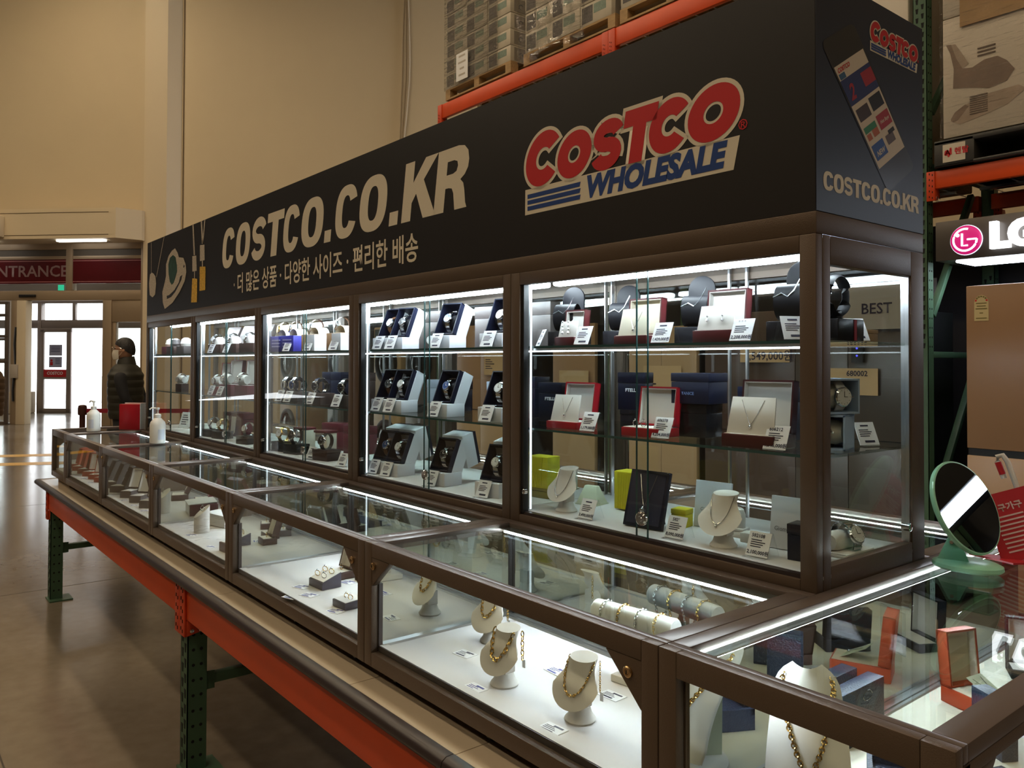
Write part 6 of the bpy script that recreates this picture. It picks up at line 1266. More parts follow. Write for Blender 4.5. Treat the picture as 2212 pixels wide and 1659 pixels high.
for k, x in enumerate((-2.876, -2.588, -2.288)):
    x = max(x, -2.803 + 0.078)
    sbox('watch_plinth', 'low black watch plinth on the floor of middle case, %s from entrance' % ORD[k], 'watch stand', x, 0.10, Cc, 0.10, 0.07, 0.045, dkbrown if k == 2 else dial_k, 0.2, group='low black plinths')
    put(b_watch('k' if k else 'w', 'black' if k else 'gold', 0.021), 'wristwatch', 'dark watch resting on the %s low black plinth, middle case' % ORD[k], 'watch', (x, 0.08, Cc + 0.083), 0.3, -0.3, group='watches on plinths')
tent(-2.349, 0.05, Cc, 'white price card between the plinths, floor of middle case', 0.2); tent(-2.055, 0.045, Cc, 'white price card at the corner side, floor of middle case', 0.2)

# ================================================================== SECOND CASE
for k, x in enumerate((-3.748, -3.422, -3.187)):
    x = max(x, -3.737 + 0.078)
    m = MB(); m.box((-0.055, -0.045, 0), (0.055, 0.045, 0.05)); b_ = m.mesh('tray_box', dkbrown, bevel=0.002); m = MB(); m.box((-0.055, 0.0, 0), (0.055, 0.03, 0.115), 0, T(-0.01, 0.045, 0.05) @ RX(-0.5)); l_ = m.mesh('tray_box_lid', slate, bevel=0.002); m = MB(); m.lathe([(0.03, 0), (0.032, 0.012), (0.026, 0.030), (0.012, 0.040)], 18, M=T(0, -0.008, 0.05)); put([('base', b_, []), ('open_lid', l_, []), ('cushion', m.mesh('dome_cushion', ivory), [])], 'watch_box', 'brown open watch box with white dome cushion, top shelf of second case, %s' % ORD[k], 'watch box', (x, 0.13, A), 0.3, group='brown boxes with white domes')
    put(b_watch('w', 'steel', 0.016), 'wristwatch', 'small watch on the white dome of brown box %s, second case' % ORD[k], 'watch', onto((x, 0.13, A), 0.3, -0.012, -0.040, 0.078), 0.3, -0.3, group='watches on white domes')
    if k < 2: tent(x + 0.03, 0.055, A, 'price card before brown open box %s, top shelf of second case' % ORD[k], 0.2)
for k, x in enumerate((-3.855, -3.520, -3.285)):
    x = max(x, -3.737 + 0.078)
    put(b_gift(0.11, 0.085, 0.045 if k == 0 else 0.06, 0.13, 'crimson_board' if k == 0 else 'maroon_board', 'ivory_leatherette', 0.1), 'watch_box', '%s open box with white lining, middle shelf of second case, %s' % (('bright red', 'maroon', 'dark maroon')[k], ORD[k]), 'watch box', (x, 0.14, B), 0.25)
    m = MB(); m.lathe([(0.022, -0.03), (0.027, -0.012), (0.027, 0.012), (0.022, 0.03)], 14, M=T(0, 0, 0.026) @ RY(PI / 2)); zc = B + (0.046 if k == 0 else 0.061); put([('roll', m.mesh('white_roll', ivory), [])], 'watch_cushion', 'white cushion roll in %s open red box of second case' % ORD[k], 'cushion', (x, 0.12, zc + 0.0015), 0.25)
    put(b_watch('w', 'white', 0.018), 'wristwatch', 'white strap watch around the cushion in open red box %s, second case' % ORD[k], 'watch', onto((x, 0.12, zc), 0.25, 0, -0.031, 0.030), 0.25)
    if k < 2: tent(x + 0.015, 0.062, B, 'price card before open red box %s, middle shelf of second case' % ORD[k], 0.2)
for k, x in enumerate((-4.070, -3.575)):
    x = max(x, -3.737 + 0.078)
    sbox('presentation_box', 'maroon upright box with hanging white strap, floor of second case, %s' % ORD[k], 'box', x, 0.22, Cc, 0.13, 0.08, 0.13, maroon, 0.25, group='maroon strap boxes')
    m = MB(); m.box((-0.018, 0, 0), (0.018, 0.006, 0.085)); m.prism([(-0.018, 0), (0.018, 0), (0.0, -0.018)], 0, 0.006); put([('strap', m.mesh('white_strap', ivory, bevel=0.001), [])], 'watch_strap', 'white strap panel leaning on maroon box %s, second case' % ORD[k], 'strap', onto((x, 0.22, Cc), 0.25, -0.01, -0.055, 0.026), 0.25, -0.10, group='white strap panels')
for k, x in enumerate((-3.814, -3.513, -3.147)):
    x = max(x, -3.737 + 0.078)
    sbox('watch_plinth', 'dark low box on the floor of second case, %s from entrance' % ORD[k], 'watch stand', x, 0.09, Cc, 0.10, 0.07, 0.04, slate, 0.2, group='dark low boxes in second case')
    put(b_watch('w', ('steel', 'gold', 'steel')[k], 0.018), 'wristwatch', 'watch lying on dark low box %s, floor of second case' % ORD[k], 'watch', (x, 0.075, Cc + 0.078), 0.3, -0.3)
tent(-2.934, 0.045, Cc, 'price card on the floor of second case, corner side', 0.2)

# ================================================================== FIRST CASE
for k, x in enumerate((-4.707, -4.486, -4.279)):
    x = max(x, -4.671 + 0.078)
    m = MB(); m.box((-0.045, -0.04, 0), (0.045, 0.04, 0.05)); b_ = m.mesh('case_one_box', (maroon, dkbrown, slate)[k], bevel=0.002); m = MB(); m.lathe([(0.028, 0), (0.034, 0.016), (0.026, 0.042), (0.01, 0.052)], 16, M=T(0, 0, 0.05)); put([('base', b_, []), ('dome', m.mesh('case_one_dome', (creamv, slate, ivory)[k]), [])], 'watch_box', ('small maroon box with cream dome, top shelf of entrance-end case', 'brown box with dark dome, top shelf of entrance-end case', 'dark box with white dome, top shelf of entrance-end case')[k], 'watch box', (x, 0.13, A), 0.2)
x = -4.396
m = MB(); m.box((-0.05, 0, 0), (0.05, 0.004, 0.10), 0, RX(-0.3)); cd_ = m.mesh('notice_card', paper); m = MB()
for k in range(5): m.box((-0.035, -0.0008, 0.078 - k * 0.014), (0.01 + 0.01 * (k % 3), 0, 0.083 - k * 0.014), 0, RX(-0.3))
m2 = MB(); m2.prism([(0.004, 0), (0.05, 0), (0.03, 0.085)], -0.04, 0.04, ax='x')
NC = [('card', cd_, [('print', m.mesh('notice_card_print', ink), 0)]), ('stand', m2.mesh('notice_stand', acryl), [])]
put(NC, 'notice_card', 'white notice card standing on the middle shelf of entrance-end case', 'notice', (x, 0.13, B + 0.0015), 0.3); put(NC, 'notice_card', 'white notice card standing on the floor of entrance-end case', 'notice', (-4.323, 0.13, Cc + 0.0015), 0.3)
x = -4.169; m = MB(); m.box((-0.03, -0.025, 0), (0.03, 0.025, 0.05)); m2 = MB(); m2.lathe([(0.02, -0.025), (0.024, 0), (0.02, 0.025)], 14, M=T(0, 0, 0.075) @ RY(PI / 2)); put([('base', m.mesh('small_brown_base', dkbrown, bevel=0.002), []), ('roll', m2.mesh('small_white_roll', ivory), [])], 'watch_stand', 'small brown box with white roll, middle shelf of entrance-end case', 'watch stand', (x, 0.075, B), 0.3)
put(b_watch('w', 'white', 0.016), 'wristwatch', 'white watch on the roll, middle shelf of entrance-end case', 'watch', onto((x, 0.075, B), 0.3, 0, -0.029, 0.076), 0.3)

# ================================================================== LOW COUNTER GOODS
ZT = ZD + 0.0004
# fifth counter: busts, bracelet bar, cards
bust(-0.759, -0.198, ZT, 0.08, 'ivory bust farthest back in the fifth counter, gold figaro chain on it', 'gold figaro chain on the rear bust of the fifth counter', v1=0.60, link=0.012)
bust(-0.531, -0.340, ZT, 0.10, 'ivory bust in the middle of the fifth counter, thick gold links', 'thick paperclip gold chain on the middle bust of fifth counter', v1=0.66, link=0.015)
bust(-0.305, -0.332, ZT, 0.12, 'ivory bust closest to the lock corner of the fifth counter', 'thin gold chain with small beads on the bust by the lock', kind='beads', v1=0.72, link=0.007, spread=0.46)
tx, ty = -0.370, -0.105
m = MB(); m.box((-0.035, -0.04, 0), (0.035, 0.04, 0.016)); tb_ = m.mesh('tbar_base', ivory, bevel=0.003); m = MB(); m.box((-0.008, -0.010, 0.016), (0.008, 0.010, 0.115)); tp_ = m.mesh('tbar_post', ivory, bevel=0.002); m = MB(); m.lathe([(0.022, -0.105), (0.024, -0.102), (0.024, 0.102), (0.022, 0.105)], 26, M=T(0, 0, 0.132) @ RY(PI / 2))
put([('base', tb_, []), ('post', tp_, []), ('bar', m.mesh('tbar_bar', ivory), [])], 'bracelet_stand', 'ivory T-bar bracelet stand in the fifth counter', 'stand', (tx, ty, ZT), 0.12)
for k in range(4):
    lx = -0.075 + k * 0.047; pts = [(lx, 0.0255 * math.sin(a * PI / 12) * (1 if math.cos(a * PI / 12) > -0.2 else 0.8), 0.132 + 0.0262 * math.cos(a * PI / 12) * (1.0 if math.cos(a * PI / 12) > 0 else 1.9)) for a in range(24)]
    put([('chain', chain_mesh('bracelet_chain', pts, 0.010, gold if k % 2 else silver, True), [])], 'bracelet', '%s chain bracelet on the T-bar, %s from its entrance end' % ('gold' if k % 2 else 'silver', ORD[k]), 'bracelet', (tx, ty, ZT), 0.12, group='bracelets on the T-bar')
for k, ((x, y), rz) in enumerate((((-0.308, -0.400), 0.06), ((-0.553, -0.402), 0.02), ((-0.728, -0.301), 0.1), ((-0.344, -0.202), 0.04), ((-0.514, -0.202), -0.06))):
    fcard(x, y, ('white price card before the beaded chain bust', 'white price card before the thick link bust', 'white price card beside the rear figaro bust', 'white price card behind the beaded chain bust', 'white price card between the thick link bust and T-bar')[k], rz, k % 3)
# fourth counter: ring wedges and ring boxes
def b_wedge(w=0.085, d=0.065, h0=0.022, h1=0.045):
    m = MB(); m.prism([(-d / 2, 0), (d / 2, 0), (d / 2, h1), (-d / 2, h0)], -w / 2, w / 2, ax='x'); b = m.mesh('wedge_body', slatev, bevel=0.0015); m = MB(); a = math.atan2(h1 - h0, d); m.box((-w / 2 + 0.003, -d / 2 + 0.003, 0.0), (w / 2 - 0.003, d / 2 / math.cos(a) - 0.002, 0.0012), 0, T(0, 0, (h0 + h1) / 2) @ RX(a)); m2 = m.mesh('wedge_top', ivory); return [('body', b, []), ('pad', m2, [])]
slatev = mat('slate_violet_leatherette', (0.055, 0.05, 0.075), 0.4)
wx, wy = -1.469, -0.301
put(b_wedge(), 'ring_wedge', 'slate wedge display with four rings in the fourth counter', 'ring display', (wx, wy, ZT), 0.05)
for k in range(4): put(b_ring('gold' if k != 1 else 'silver_chain', 0.0085), 'ring', '%s ring on the slate wedge, %s of four' % (('gold', 'silver', 'gold', 'gold')[k], ORD[k]), 'ring', onto((wx, wy, ZT), 0.05, -0.02 + 0.04 * (k % 2), -0.014 + 0.026 * (k // 2), 0.0305 + 0.0085 * (k // 2)), 0.6, 0.2, group='rings on the slate wedge')
sx_, sy_ = -1.237, -0.343
put(b_wedge(0.07, 0.06, 0.02, 0.024), 'ring_wedge', 'small slate ring box at the front, fourth counter lock corner', 'ring display', (sx_, sy_, ZT), 0.05)
for k in range(2): put(b_ring('gold', 0.007), 'ring', 'gold ring in the small slate box, %s of two' % ORD[k], 'ring', onto((sx_, sy_, ZT), 0.05, -0.008 + 0.022 * k, 0.0, 0.022), 0.6, 0.1)
def ringbox(x, y, rz, label, outer='dark_brown_leatherette', inner='ivory_leatherette', w=0.065, d=0.055, h=0.024, lh=0.075, ring=None, tilt=0.30, gp='open ring boxes'):
    put(b_gift(w, d, h, lh, outer, inner, tilt), 'ring_box', label, 'ring box', (x, y, ZT), rz, group=gp)
    if ring: put(b_ring('gold', 0.0075), 'ring', ring, 'ring', onto((x, y, ZT), rz, 0, -0.004, h + 0.001), rz)
x5, y5 = -1.528, -0.212; ringbox(x5, y5, 0.1, 'brown ring box with open ivory lid behind the slate wedge', ring='gold ring in the brown box behind the slate wedge')
ringbox(x5 + 0.085, y5 + 0.045, 0.1, 'second brown open ring box, rear of the fourth counter', ring='gold ring in the second brown box of fourth counter')
ringbox(-1.25, -0.10, 0.4, 'dark open ring box by the rear mirror, fourth counter', ring='gold ring in the dark box by the rear mirror')
ringbox(-1.42, -0.10, 0.4, 'dark open ring box near the rear mirror centre, fourth counter', 'slate_board', ring='gold ring in the slate box near the rear mirror')
for k, ((x, y), rz) in enumerate((((-1.503, -0.361), 0.3), ((-1.421, -0.430), 0.3), ((-1.407, -0.382), 0.3), ((-1.220, -0.390), 0.3), ((-1.462, -0.226), 0.3))):
    fcard(x, y, ('upper price card left of the wedge in fourth counter', 'lower price card at the front edge, fourth counter', 'price card touching the slate wedge front', 'price card before the small slate ring box', 'price card between slate wedge and brown ring box')[k].replace('left of', 'beside'), rz, 1)
# middle counter: cone ring stand, long tray, red box
cx_, cy_ = -2.500, -0.342
m = MB(); n = 26; vs = []; 
for k in range(n): a = 2 * PI * k / n; vs.append((0.030 * math.cos(a), 0.030 * math.sin(a), 0.0))
for k in range(n): a = 2 * PI * k / n; vs.append((0.030 * math.cos(a), 0.030 * math.sin(a), 0.085 + 0.022 * math.sin(a) + 0.010 * math.cos(a)))
m.add(vs, [tuple(range(n - 1, -1, -1)), tuple(range(n, 2 * n))] + [(k, (k + 1) % n, n + (k + 1) % n, n + k) for k in range(n)]); put([('cylinder', m.mesh('slanted_cylinder', ivory), [])], 'ring_stand', 'ivory slant topped cylinder ring stand in the middle counter', 'stand', (cx_, cy_, ZT), 0.3)
put(b_ring('silver_chain', 0.011), 'ring', 'large silver ring on the slant topped cylinder', 'ring', onto((cx_, cy_, ZT), 0.3, 0.006, -0.002, 0.086), 0.4)
lx_, ly_ = -2.07, -0.340
m = MB(); m.box((-0.075, -0.05, 0), (0.075, 0.05, 0.032)); b_ = m.mesh('long_tray', mat('rosy_brown_board', (0.10, 0.045, 0.040), 0.45), bevel=0.0015); m = MB(); m.box((-0.07, -0.045, 0.032), (0.07, 0.045, 0.0335)); put([('tray', b_, [('pad', m.mesh('long_tray_pad', ivory), 0)])], 'ring_tray', 'flat rosy brown ring tray with white pad in the middle counter', 'ring tray', (lx_, ly_, ZT), 0.08)
for k in range(2): put(b_ring('silver_chain', 0.007), 'ring', 'silver ring on the rosy brown tray, %s of two' % ORD[k], 'ring', onto((lx_, ly_, ZT), 0.08, -0.045 + 0.04 * k, 0, 0.034), 0.5)
m = MB(); m.box((-0.08, -0.06, 0), (0.08, 0.06, 0.05)); b_ = m.mesh('red_flat_box', maroon, bevel=0.0015); m = MB(); m.box((-0.078, -0.063, 0.0505), (0.078, 0.06, 0.054), 0, RX(0.05)); m2 = MB(); m2.box((-0.079, -0.0625, 0.002), (0.079, -0.0605, 0.05)); put([('box', b_, []), ('white_leaflet', m.mesh('leaflet_top', paper), []), ('white_front', m2.mesh('leaflet_front', paper), [])], 'gift_box', 'maroon flat box under a white leaflet in the middle counter', 'gift box', (-2.60, -0.20, ZT), 0.2)
put(b_gift(0.11, 0.08, 0.03, 0.09, 'maroon_board', 'ivory_leatherette', 0.5), 'jewellery_box', 'maroon box with leaning white lid at the rear, middle counter', 'jewellery box', (-2.40, -0.13, ZT), 0.3)
put(b_gift(0.10, 0.08, 0.028, 0.09, 'dark_brown_leatherette', 'ivory_leatherette', 0.45), 'jewellery_box', 'brown box with leaning white lid by the middle counter lock', 'jewellery box', (-2.17, -0.17, ZT), 0.3)
fcard(*(-2.472, -0.392), 'price card beside the slant topped cylinder', 0.2, 1); fcard(*(-2.217, -0.406), 'price card at the front edge before the rosy brown tray', 0.2, 1)
# second counter: row of grey open boxes
for k, x in enumerate((-3.60, -3.42, -3.24, -3.06)):
    put(b_gift(0.062, 0.085, 0.034, 0.105, 'slate_board', 'ivory_leatherette', 0.42), 'ring_box', 'grey open box in the front row of second counter, %s from entrance' % ORD[k], 'ring box', (x, -0.345, ZT), 0.75, group='grey open boxes in a row')
    fcard(x + 0.10, -0.40, 'price card before the %s grey open box, second counter' % ORD[k], 0.2, 1)
for k, x in enumerate((-3.50, -3.25, -3.02)):
    put(b_gift(0.062, 0.085, 0.034, 0.105, 'maroon_board' if k == 0 else 'slate_board', 'ivory_leatherette', 0.42), 'ring_box', '%s open box in the rear row of second counter, %s' % ('maroon' if k == 0 else 'slate', ORD[k]), 'ring box', (x, -0.16, ZT), 0.75)
# first counter
for k, x in enumerate((-4.56, -4.40, -4.25)):
    put(b_gift(0.075, 0.075, 0.028, 0.10, 'orange_red_leatherette', 'ivory_leatherette', 0.25), 'ring_box', 'orange-red open box in the first counter, %s from entrance' % ORD[k], 'ring box', (x, -0.33, ZT), 0.7, group='orange-red open boxes')
for k, x in enumerate((-4.50, -4.30, -4.08)):
    put(b_gift(0.062, 0.085, 0.034, 0.105, 'slate_board', 'ivory_leatherette', 0.42), 'ring_box', 'grey open box at the rear of first counter, %s from entrance' % ORD[k], 'ring box', (x, -0.15, ZT), 0.75, group='grey open boxes at the rear of first counter')
m = MB(); m.add(vs, [tuple(range(n - 1, -1, -1)), tuple(range(n, 2 * n))] + [(k, (k + 1) % n, n + (k + 1) % n, n + k) for k in range(n)]); put([('cylinder', m.mesh('slanted_cylinder_small', ivory), [])], 'ring_stand', 'ivory slant topped cylinder ring stand in the first counter', 'stand', (-4.55, -0.20, ZT), 0.3)
for k, x in enumerate((-4.45, -4.25, -4.02)): fcard(x, -0.40, 'price card at the front edge of first counter, %s from entrance' % ORD[k], 0.2, 1)

# ================================================================== CORNER COUNTER GOODS
# large curved bust with thick chain
def b_bigbust():
    def F(u, v, off=0.0):
        a = (u - 0.5) * 2; w = 0.064 * (1 - 0.30 * v * v) if v < 0.85 else 0.064 * (1 - 0.30 * v * v) * math.sqrt(max(0.0, 1 - ((v - 0.85) / 0.15) ** 2 * 0.75))
        w *= 0.72 + 0.28 * min(1.0, v * 6 + 0.0); z = 0.012 + 0.19 * v; return Vector((a * w, -0.035 + 0.028 * a * a + 0.085 * v * v - off, z))
    m = MB(); m.grid(lambda u, v: tuple(F(u, v)), 21, 25); m.grid(lambda u, v: tuple(F(u, v) + Vector((0, 0.004, 0))), 21, 25); P = [('front_plate', m.mesh('big_bust_plate', ivory, smooth=60), [])]
    m = MB(); pts = [(-0.02, 0.006), (0.05, 0.006), (0.052, 0.185), (0.03, 0.175), (0.005, 0.12), (-0.015, 0.06)]; m.prism(pts, -0.003, 0.003, ax='x'); P.append(('back_fin', m.mesh('big_bust_fin', palegreen, bevel=0.001), [])); m = MB(); m.lathe([(0.062, 0), (0.064, 0.003), (0.062, 0.007)], 30, M=T(0, 0.012, 0), sy=0.72); P.append(('foot', m.mesh('big_bust_foot', ivory), [])); return P, F
BB, FB = b_bigbust(); bx_, by_, brz = 0.150, -0.285, 0.55
put(BB, 'necklace_bust', 'large ivory curved necklace bust in the corner counter, seen from above', 'bust', (bx_, by_, ZT), brz)
pts = []
for k in range(41): t = k / 40 * 2 - 1; pts.append(FB(0.5 + 0.43 * t * (1 - 0.0 * abs(t)), 0.30 + 0.64 * abs(t) ** 1.25, 0.003))
put([('chain', chain_mesh('thick_gold_chain', pts, 0.0085, gold, wid=0.42, thick=0.17), [])], 'necklace', 'thick gold curb chain draped on the large ivory bust', 'necklace', (bx_, by_, ZT), brz)
m = MB(); m.box((-0.011, 0, -0.05), (0.011, 0.0008, 0), 0, RX(0.2)); put([('tag', m.mesh('string_tag', paper), [])], 'paper_tag', 'white paper tag hanging from the thick gold chain', 'tag', onto((bx_, by_, ZT), brz, 0.035, 0.062, 0.19), brz + 0.6)
put(b_gift(0.085, 0.12, 0.030, 0.125, 'orange_red_leatherette', 'cream_velvet', 0.05), 'jewellery_box', 'orange-red open box with pendant card, corner counter', 'jewellery box', (0.129, 0.404), 0.0) if False else None
ox, oy = 0.165, 0.325
put(b_gift(0.080, 0.125, 0.032, 0.110, 'orange_red_leatherette', 'cream_velvet', 0.10, lidd=0.026), 'jewellery_box', 'orange-red tall lidded box with pendant card in the corner counter', 'jewellery box', (ox, oy, ZT), 1.22)
m = MB(); m.box((-0.024, -0.032, 0), (0.024, 0.032, 0.0012)); cdm = m.mesh('pendant_card', palegreen); put([('card', cdm, [])], 'pendant_card', 'pale card slanting out of the orange-red box', 'card', onto((ox, oy, ZT), 1.22, 0.0, -0.012, 0.048), 1.4, 0.5)
put(b_pendant(0.026, 0.036), 'necklace', 'small pendant chain on the card in the orange-red box', 'necklace', onto((ox, oy, ZT), 1.22, 0.0, -0.024, 0.0445), 1.4, 0.5 - PI / 2)
put(b_gift(0.095, 0.07, 0.020, 0.10, 'black_velvet', 'ivory_leatherette', 0.05), 'jewellery_box', 'black open box with ivory lining at the back, corner counter', 'jewellery box', (0.165, 0.60, ZT), 0.5)
m = MB(); m.box((-0.045, -0.002, 0), (0.045, 0.002, 0.1)); 
put([('sleeve', m.mesh('clear_sleeve', acryl), [])], 'clear_sleeve', 'clear plastic sleeve standing before the black open box', 'sleeve', (0.19, 0.52, ZT), 0.5)
nvb = navyb
def navybox(x, y, rz, label, w=0.075, d=0.032, h=0.105, logo_=True):
    m = MB(); m.box((-w / 2, -d / 2, 0), (w / 2, d / 2, h)); b = m.mesh('navy_sleeve_box', nvb, bevel=0.0015); m = MB(); m.box((-w / 2 + 0.004, -d / 2 - 0.0008, 0.03), (-w / 2 + 0.034, -d / 2, 0.062)); P = [('box', b, []), ('paper_label', m.mesh('navy_box_label', paper), [])]
    if logo_:
        m = MB(); m.tube([(0.012 + 0.016 * math.cos(a * PI / 9), -d / 2 - 0.0004, 0.08 + 0.009 * math.sin(a * PI / 9)) for a in range(18)], 0.0007, 4, closed=True); P.append(('emblem', m.mesh('oval_emblem', silver), []))
    put(P, 'sleeve_box', label, 'gift box', (x, y, ZT), rz, group='navy leatherette boxes')
navybox(0.068, 0.015, PI / 2, 'navy leatherette box with oval emblem standing along the mirror wall', 0.15, 0.032, 0.100)
navybox(0.250, 0.155, 2.6, 'navy leatherette box with white label, corner side of the corner counter', logo_=False)
navybox(0.325, 0.215, 2.6, 'second navy leatherette box with white label, corner counter', logo_=False)
ringbox(0.30, 0.27, 2.2, 'brown ring box behind the frame edge of the corner counter', ring='gold ring in the brown box of corner counter', gp='open ring boxes in the corner counter')
put(b_gift(0.11, 0.085, 0.03, 0.07, 'black_velvet', 'cream_velvet', 0.1), 'ring_box', 'black wide open ring box, corner counter middle', 'ring box', (0.285, 0.45, ZT), 2.2, group='open ring boxes in the corner counter')
m = MB(); m.box((-0.07, -0.05, 0), (0.07, 0.05, 0.028)); m.box((-0.07, -0.05, 0.028), (0.07, -0.042, 0.04)); m.box((-0.07, 0.042, 0.028), (0.07, 0.05, 0.04)); m.box((-0.07, -0.05, 0.028), (-0.062, 0.05, 0.04)); m.box((0.062, -0.05, 0.028), (0.07, 0.05, 0.04)); b_ = m.mesh('navy_open_tray', nvb); put([('tray', b_, [])], 'jewellery_tray', 'navy open tray low behind the large bust, corner counter', 'tray', (0.235, -0.115, ZT), 0.5)
put([('tray', b_, [])], 'jewellery_tray', 'navy open tray near the front mirror end, corner counter', 'tray', (0.33, -0.06, ZT), 1.2)
fcard(0.33, -0.30, 'price card at the frame side of the corner counter', 0.6, 0); fcard(0.09, -0.385, 'price card at the foot of the large ivory bust', 0.6, 2); fcard(0.235, 0.26, 'price card before the orange-red tall lidded box', 0.6, 0)

# ================================================================== THINGS ON TOP
ZP = Z1 + 0.0003
def pump_bottle(x, y, rz, label, low):
    m = MB(); m.lathe([(0.036, 0), (0.040, 0.004), (0.040, 0.100), (0.036, 0.115), (0.022, 0.130), (0.016, 0.137), (0.016, 0.142)], 28); b = m.mesh('pump_bottle_body', bottle); m = MB(); m.box((-0.012, -0.0412, 0.018), (0.022, -0.036, 0.072)); m = MB(); m.grid(lambda u, v: (0.0404 * math.sin(0.15 + u * 0.9), -0.0404 * math.cos(0.15 + u * 0.9), 0.022 + 0.055 * v), 8, 2); lb_ = m.mesh('pump_label', mat('pale_label', (0.62, 0.66, 0.74), 0.5)); m = MB(); m.lathe([(0.017, 0.142), (0.017, 0.155), (0.010, 0.158)], 20); cp_ = m.mesh('pump_cap', bottle); m = MB(); m.lathe([(0.005, 0.157), (0.005, 0.180), (0.009, 0.182), (0.009, 0.192)], 14); m.tube([(0, 0, 0.188), (-0.03, -0.004, 0.190), (-0.040, -0.005, 0.182)], 0.004, 8)
    put([('bottle', b, []), ('label', lb_, []), ('cap', cp_, []), ('pump', m.mesh('pump_head', bottle), [])], 'sanitizer_bottle', label, 'bottle', (x, y, ZP), rz, group='hand sanitiser pump bottles')
pump_bottle(-4.737, -0.288, 0.3, 'white sanitiser pump bottle closer to the entrance, on counter glass', False)
pump_bottle(-3.715, -0.185, 1.2, 'white sanitiser pump bottle closer to the cases, on second counter', False)
m = MB(); m.box((-0.072, -0.03, 0), (0.072, 0.03, 0.165)); b_ = m.mesh('red_holder_box', crimson, bevel=0.004); m = MB(); m.box((0.0722, -0.028, 0.004), (0.0745, 0.032, 0.17)); m.box((-0.072, 0.0305, 0.10), (0.0745, 0.0325, 0.172)); put([('box', b_, []), ('white_sheets', m.mesh('holder_sheets', paper), [])], 'leaflet_holder', 'red leaflet holder box with white sheets on the counter glass', 'leaflet holder', (-4.744, -0.062, ZP), 0.75)
# round green mirror
gm = empty('table_mirror', (0.10, 0.425, ZP)); tag(gm, 'round tilted table mirror with pale green frame and oval base', 'mirror')
m = MB(); m.lathe([(0.066, 0), (0.070, 0.004), (0.069, 0.011), (0.060, 0.015)], 36, sy=0.80); obj('base', m.mesh('mirror_base', mint), gm)
m = MB(); m.box((-0.02, -0.02, 0.006), (0.02, 0.02, 0.010)); 
m = MB(); m.add([(-0.032, -0.014, 0.012), (0.032, -0.014, 0.012), (0.022, 0.012, 0.012), (-0.022, 0.012, 0.012), (-0.010, 0.0, 0.062), (0.010, 0.0, 0.062), (0.010, 0.010, 0.062), (-0.010, 0.010, 0.062)], [(0, 3, 2, 1), (4, 5, 6, 7), (0, 1, 5, 4), (1, 2, 6, 5), (2, 3, 7, 6), (3, 0, 4, 7)], 0, T(-0.028, 0, 0) @ RZ(0.3)); ft = obj('foot', m.mesh('mirror_foot', mint, bevel=0.002), gm)
m = MB(); m.lathe([(0.004, 0), (0.004, 0.006)], 10, M=T(-0.03, -0.004, 0.052) @ RZ(0.3) @ RX(PI / 2)); obj('hinge_screw', m.mesh('mirror_screw', chrome), ft)
tc_ = Vector((0.365, -0.92, 0.151)).normalized(); rr_ = Vector((0.93, 0.369, 0)); uu_ = Vector((0.056, -0.14, 0.99))
NV = (tc_ * 0.46 + (rr_ * 0.925 + uu_ * 0.38) * 0.888).normalized()
q_ = NV.to_track_quat('Z', 'Y').to_matrix().to_4x4()
MC = T(-0.002, -0.002, 0.130) @ q_
m = MB(); m.lathe([(0.094, -0.007), (0.1005, -0.006), (0.1020, 0.0), (0.1005, 0.004), (0.0975, 0.0045)], 56, M=MC); obj('frame', m.mesh('mirror_frame', mint), gm)
m = MB(); m.lathe([(0.0972, 0.003), (0.0972, 0.0048)], 56, M=MC); obj('glass', m.mesh('mirror_glass', mat('plain_mirror', (0.9, 0.92, 0.92), 0.004, 1.0)), gm)
# red notice tent with acrylic hook
rt = empty('red_notice', (0.150, 0.590, ZP)); tag(rt, 'red folded notice with pale text behind the round mirror', 'notice')
m = MB(); m.prism([(-0.062, 0), (0.062, 0), (0.045, 0.15), (-0.045, 0.15)], 0, 0.003, 0, T(0.02, 0, 0.012) @ RZ(0.55) @ RY(-0.34) @ RX(-0.25)); rp1 = obj('front_leaf', m.mesh('red_front_leaf', redfold), rt)
m = MB()
RMx = T(0.02, 0, 0.012) @ RZ(0.55) @ RY(-0.34) @ RX(-0.25)
for k in range(9): m.box((-0.04, -0.0008, 0.095 - k * 0.0095), (0.02 + 0.008 * (k % 3), 0, 0.0985 - k * 0.0095), 0, RMx)
tt_ = text_mesh('red_title', '\uad6c\uac00\uad6c', 0.018, mat('pale_pink_ink', (0.65, 0.45, 0.42), 0.5), 0.0006, M=RMx @ T(0.0, -0.001, 0.115)); 
obj('print', join('red_print', [m.mesh('red_lines', MATS['pale_pink_ink']), tt_]), rp1)
m = MB(); m.add([(-0.11, -0.03, 0.0), (0.02, -0.05, 0.0), (0.05, 0.05, 0.0), (-0.05, 0.01, 0.018)], [(0, 1, 2, 3), (3, 2, 1, 0)]); m = MB(); m.prism([(-0.10, -0.03), (0.0, -0.055), (0.05, 0.02), (-0.02, 0.02)], 0.0, 0.004, ax='z'); obj('base_leaf', m.mesh('red_base_leaf', redfold), rt)
hk = empty('acrylic_hook', (0.155, 0.62, ZP)); tag(hk, 'clear acrylic hooked stick with red tip beside the red notice', 'acrylic stick')
m = MB(); hp = [(0.02, 0, 0.0), (-0.02, 0, 0.14), (-0.045, 0, 0.215), (-0.055, 0, 0.228), (-0.066, 0, 0.224), (-0.066, 0, 0.212), (-0.052, 0, 0.175)]; m.tube(hp, 0.006, 10); obj('stick', m.mesh('acrylic_stick', mat('frosted_acrylic', (0.72, 0.66, 0.60), 0.2)), hk)
m = MB(); m.tube([(-0.065, 0, 0.211), (-0.055, 0, 0.184)], 0.0068, 10); obj('red_tip', m.mesh('stick_tip', redp), hk)

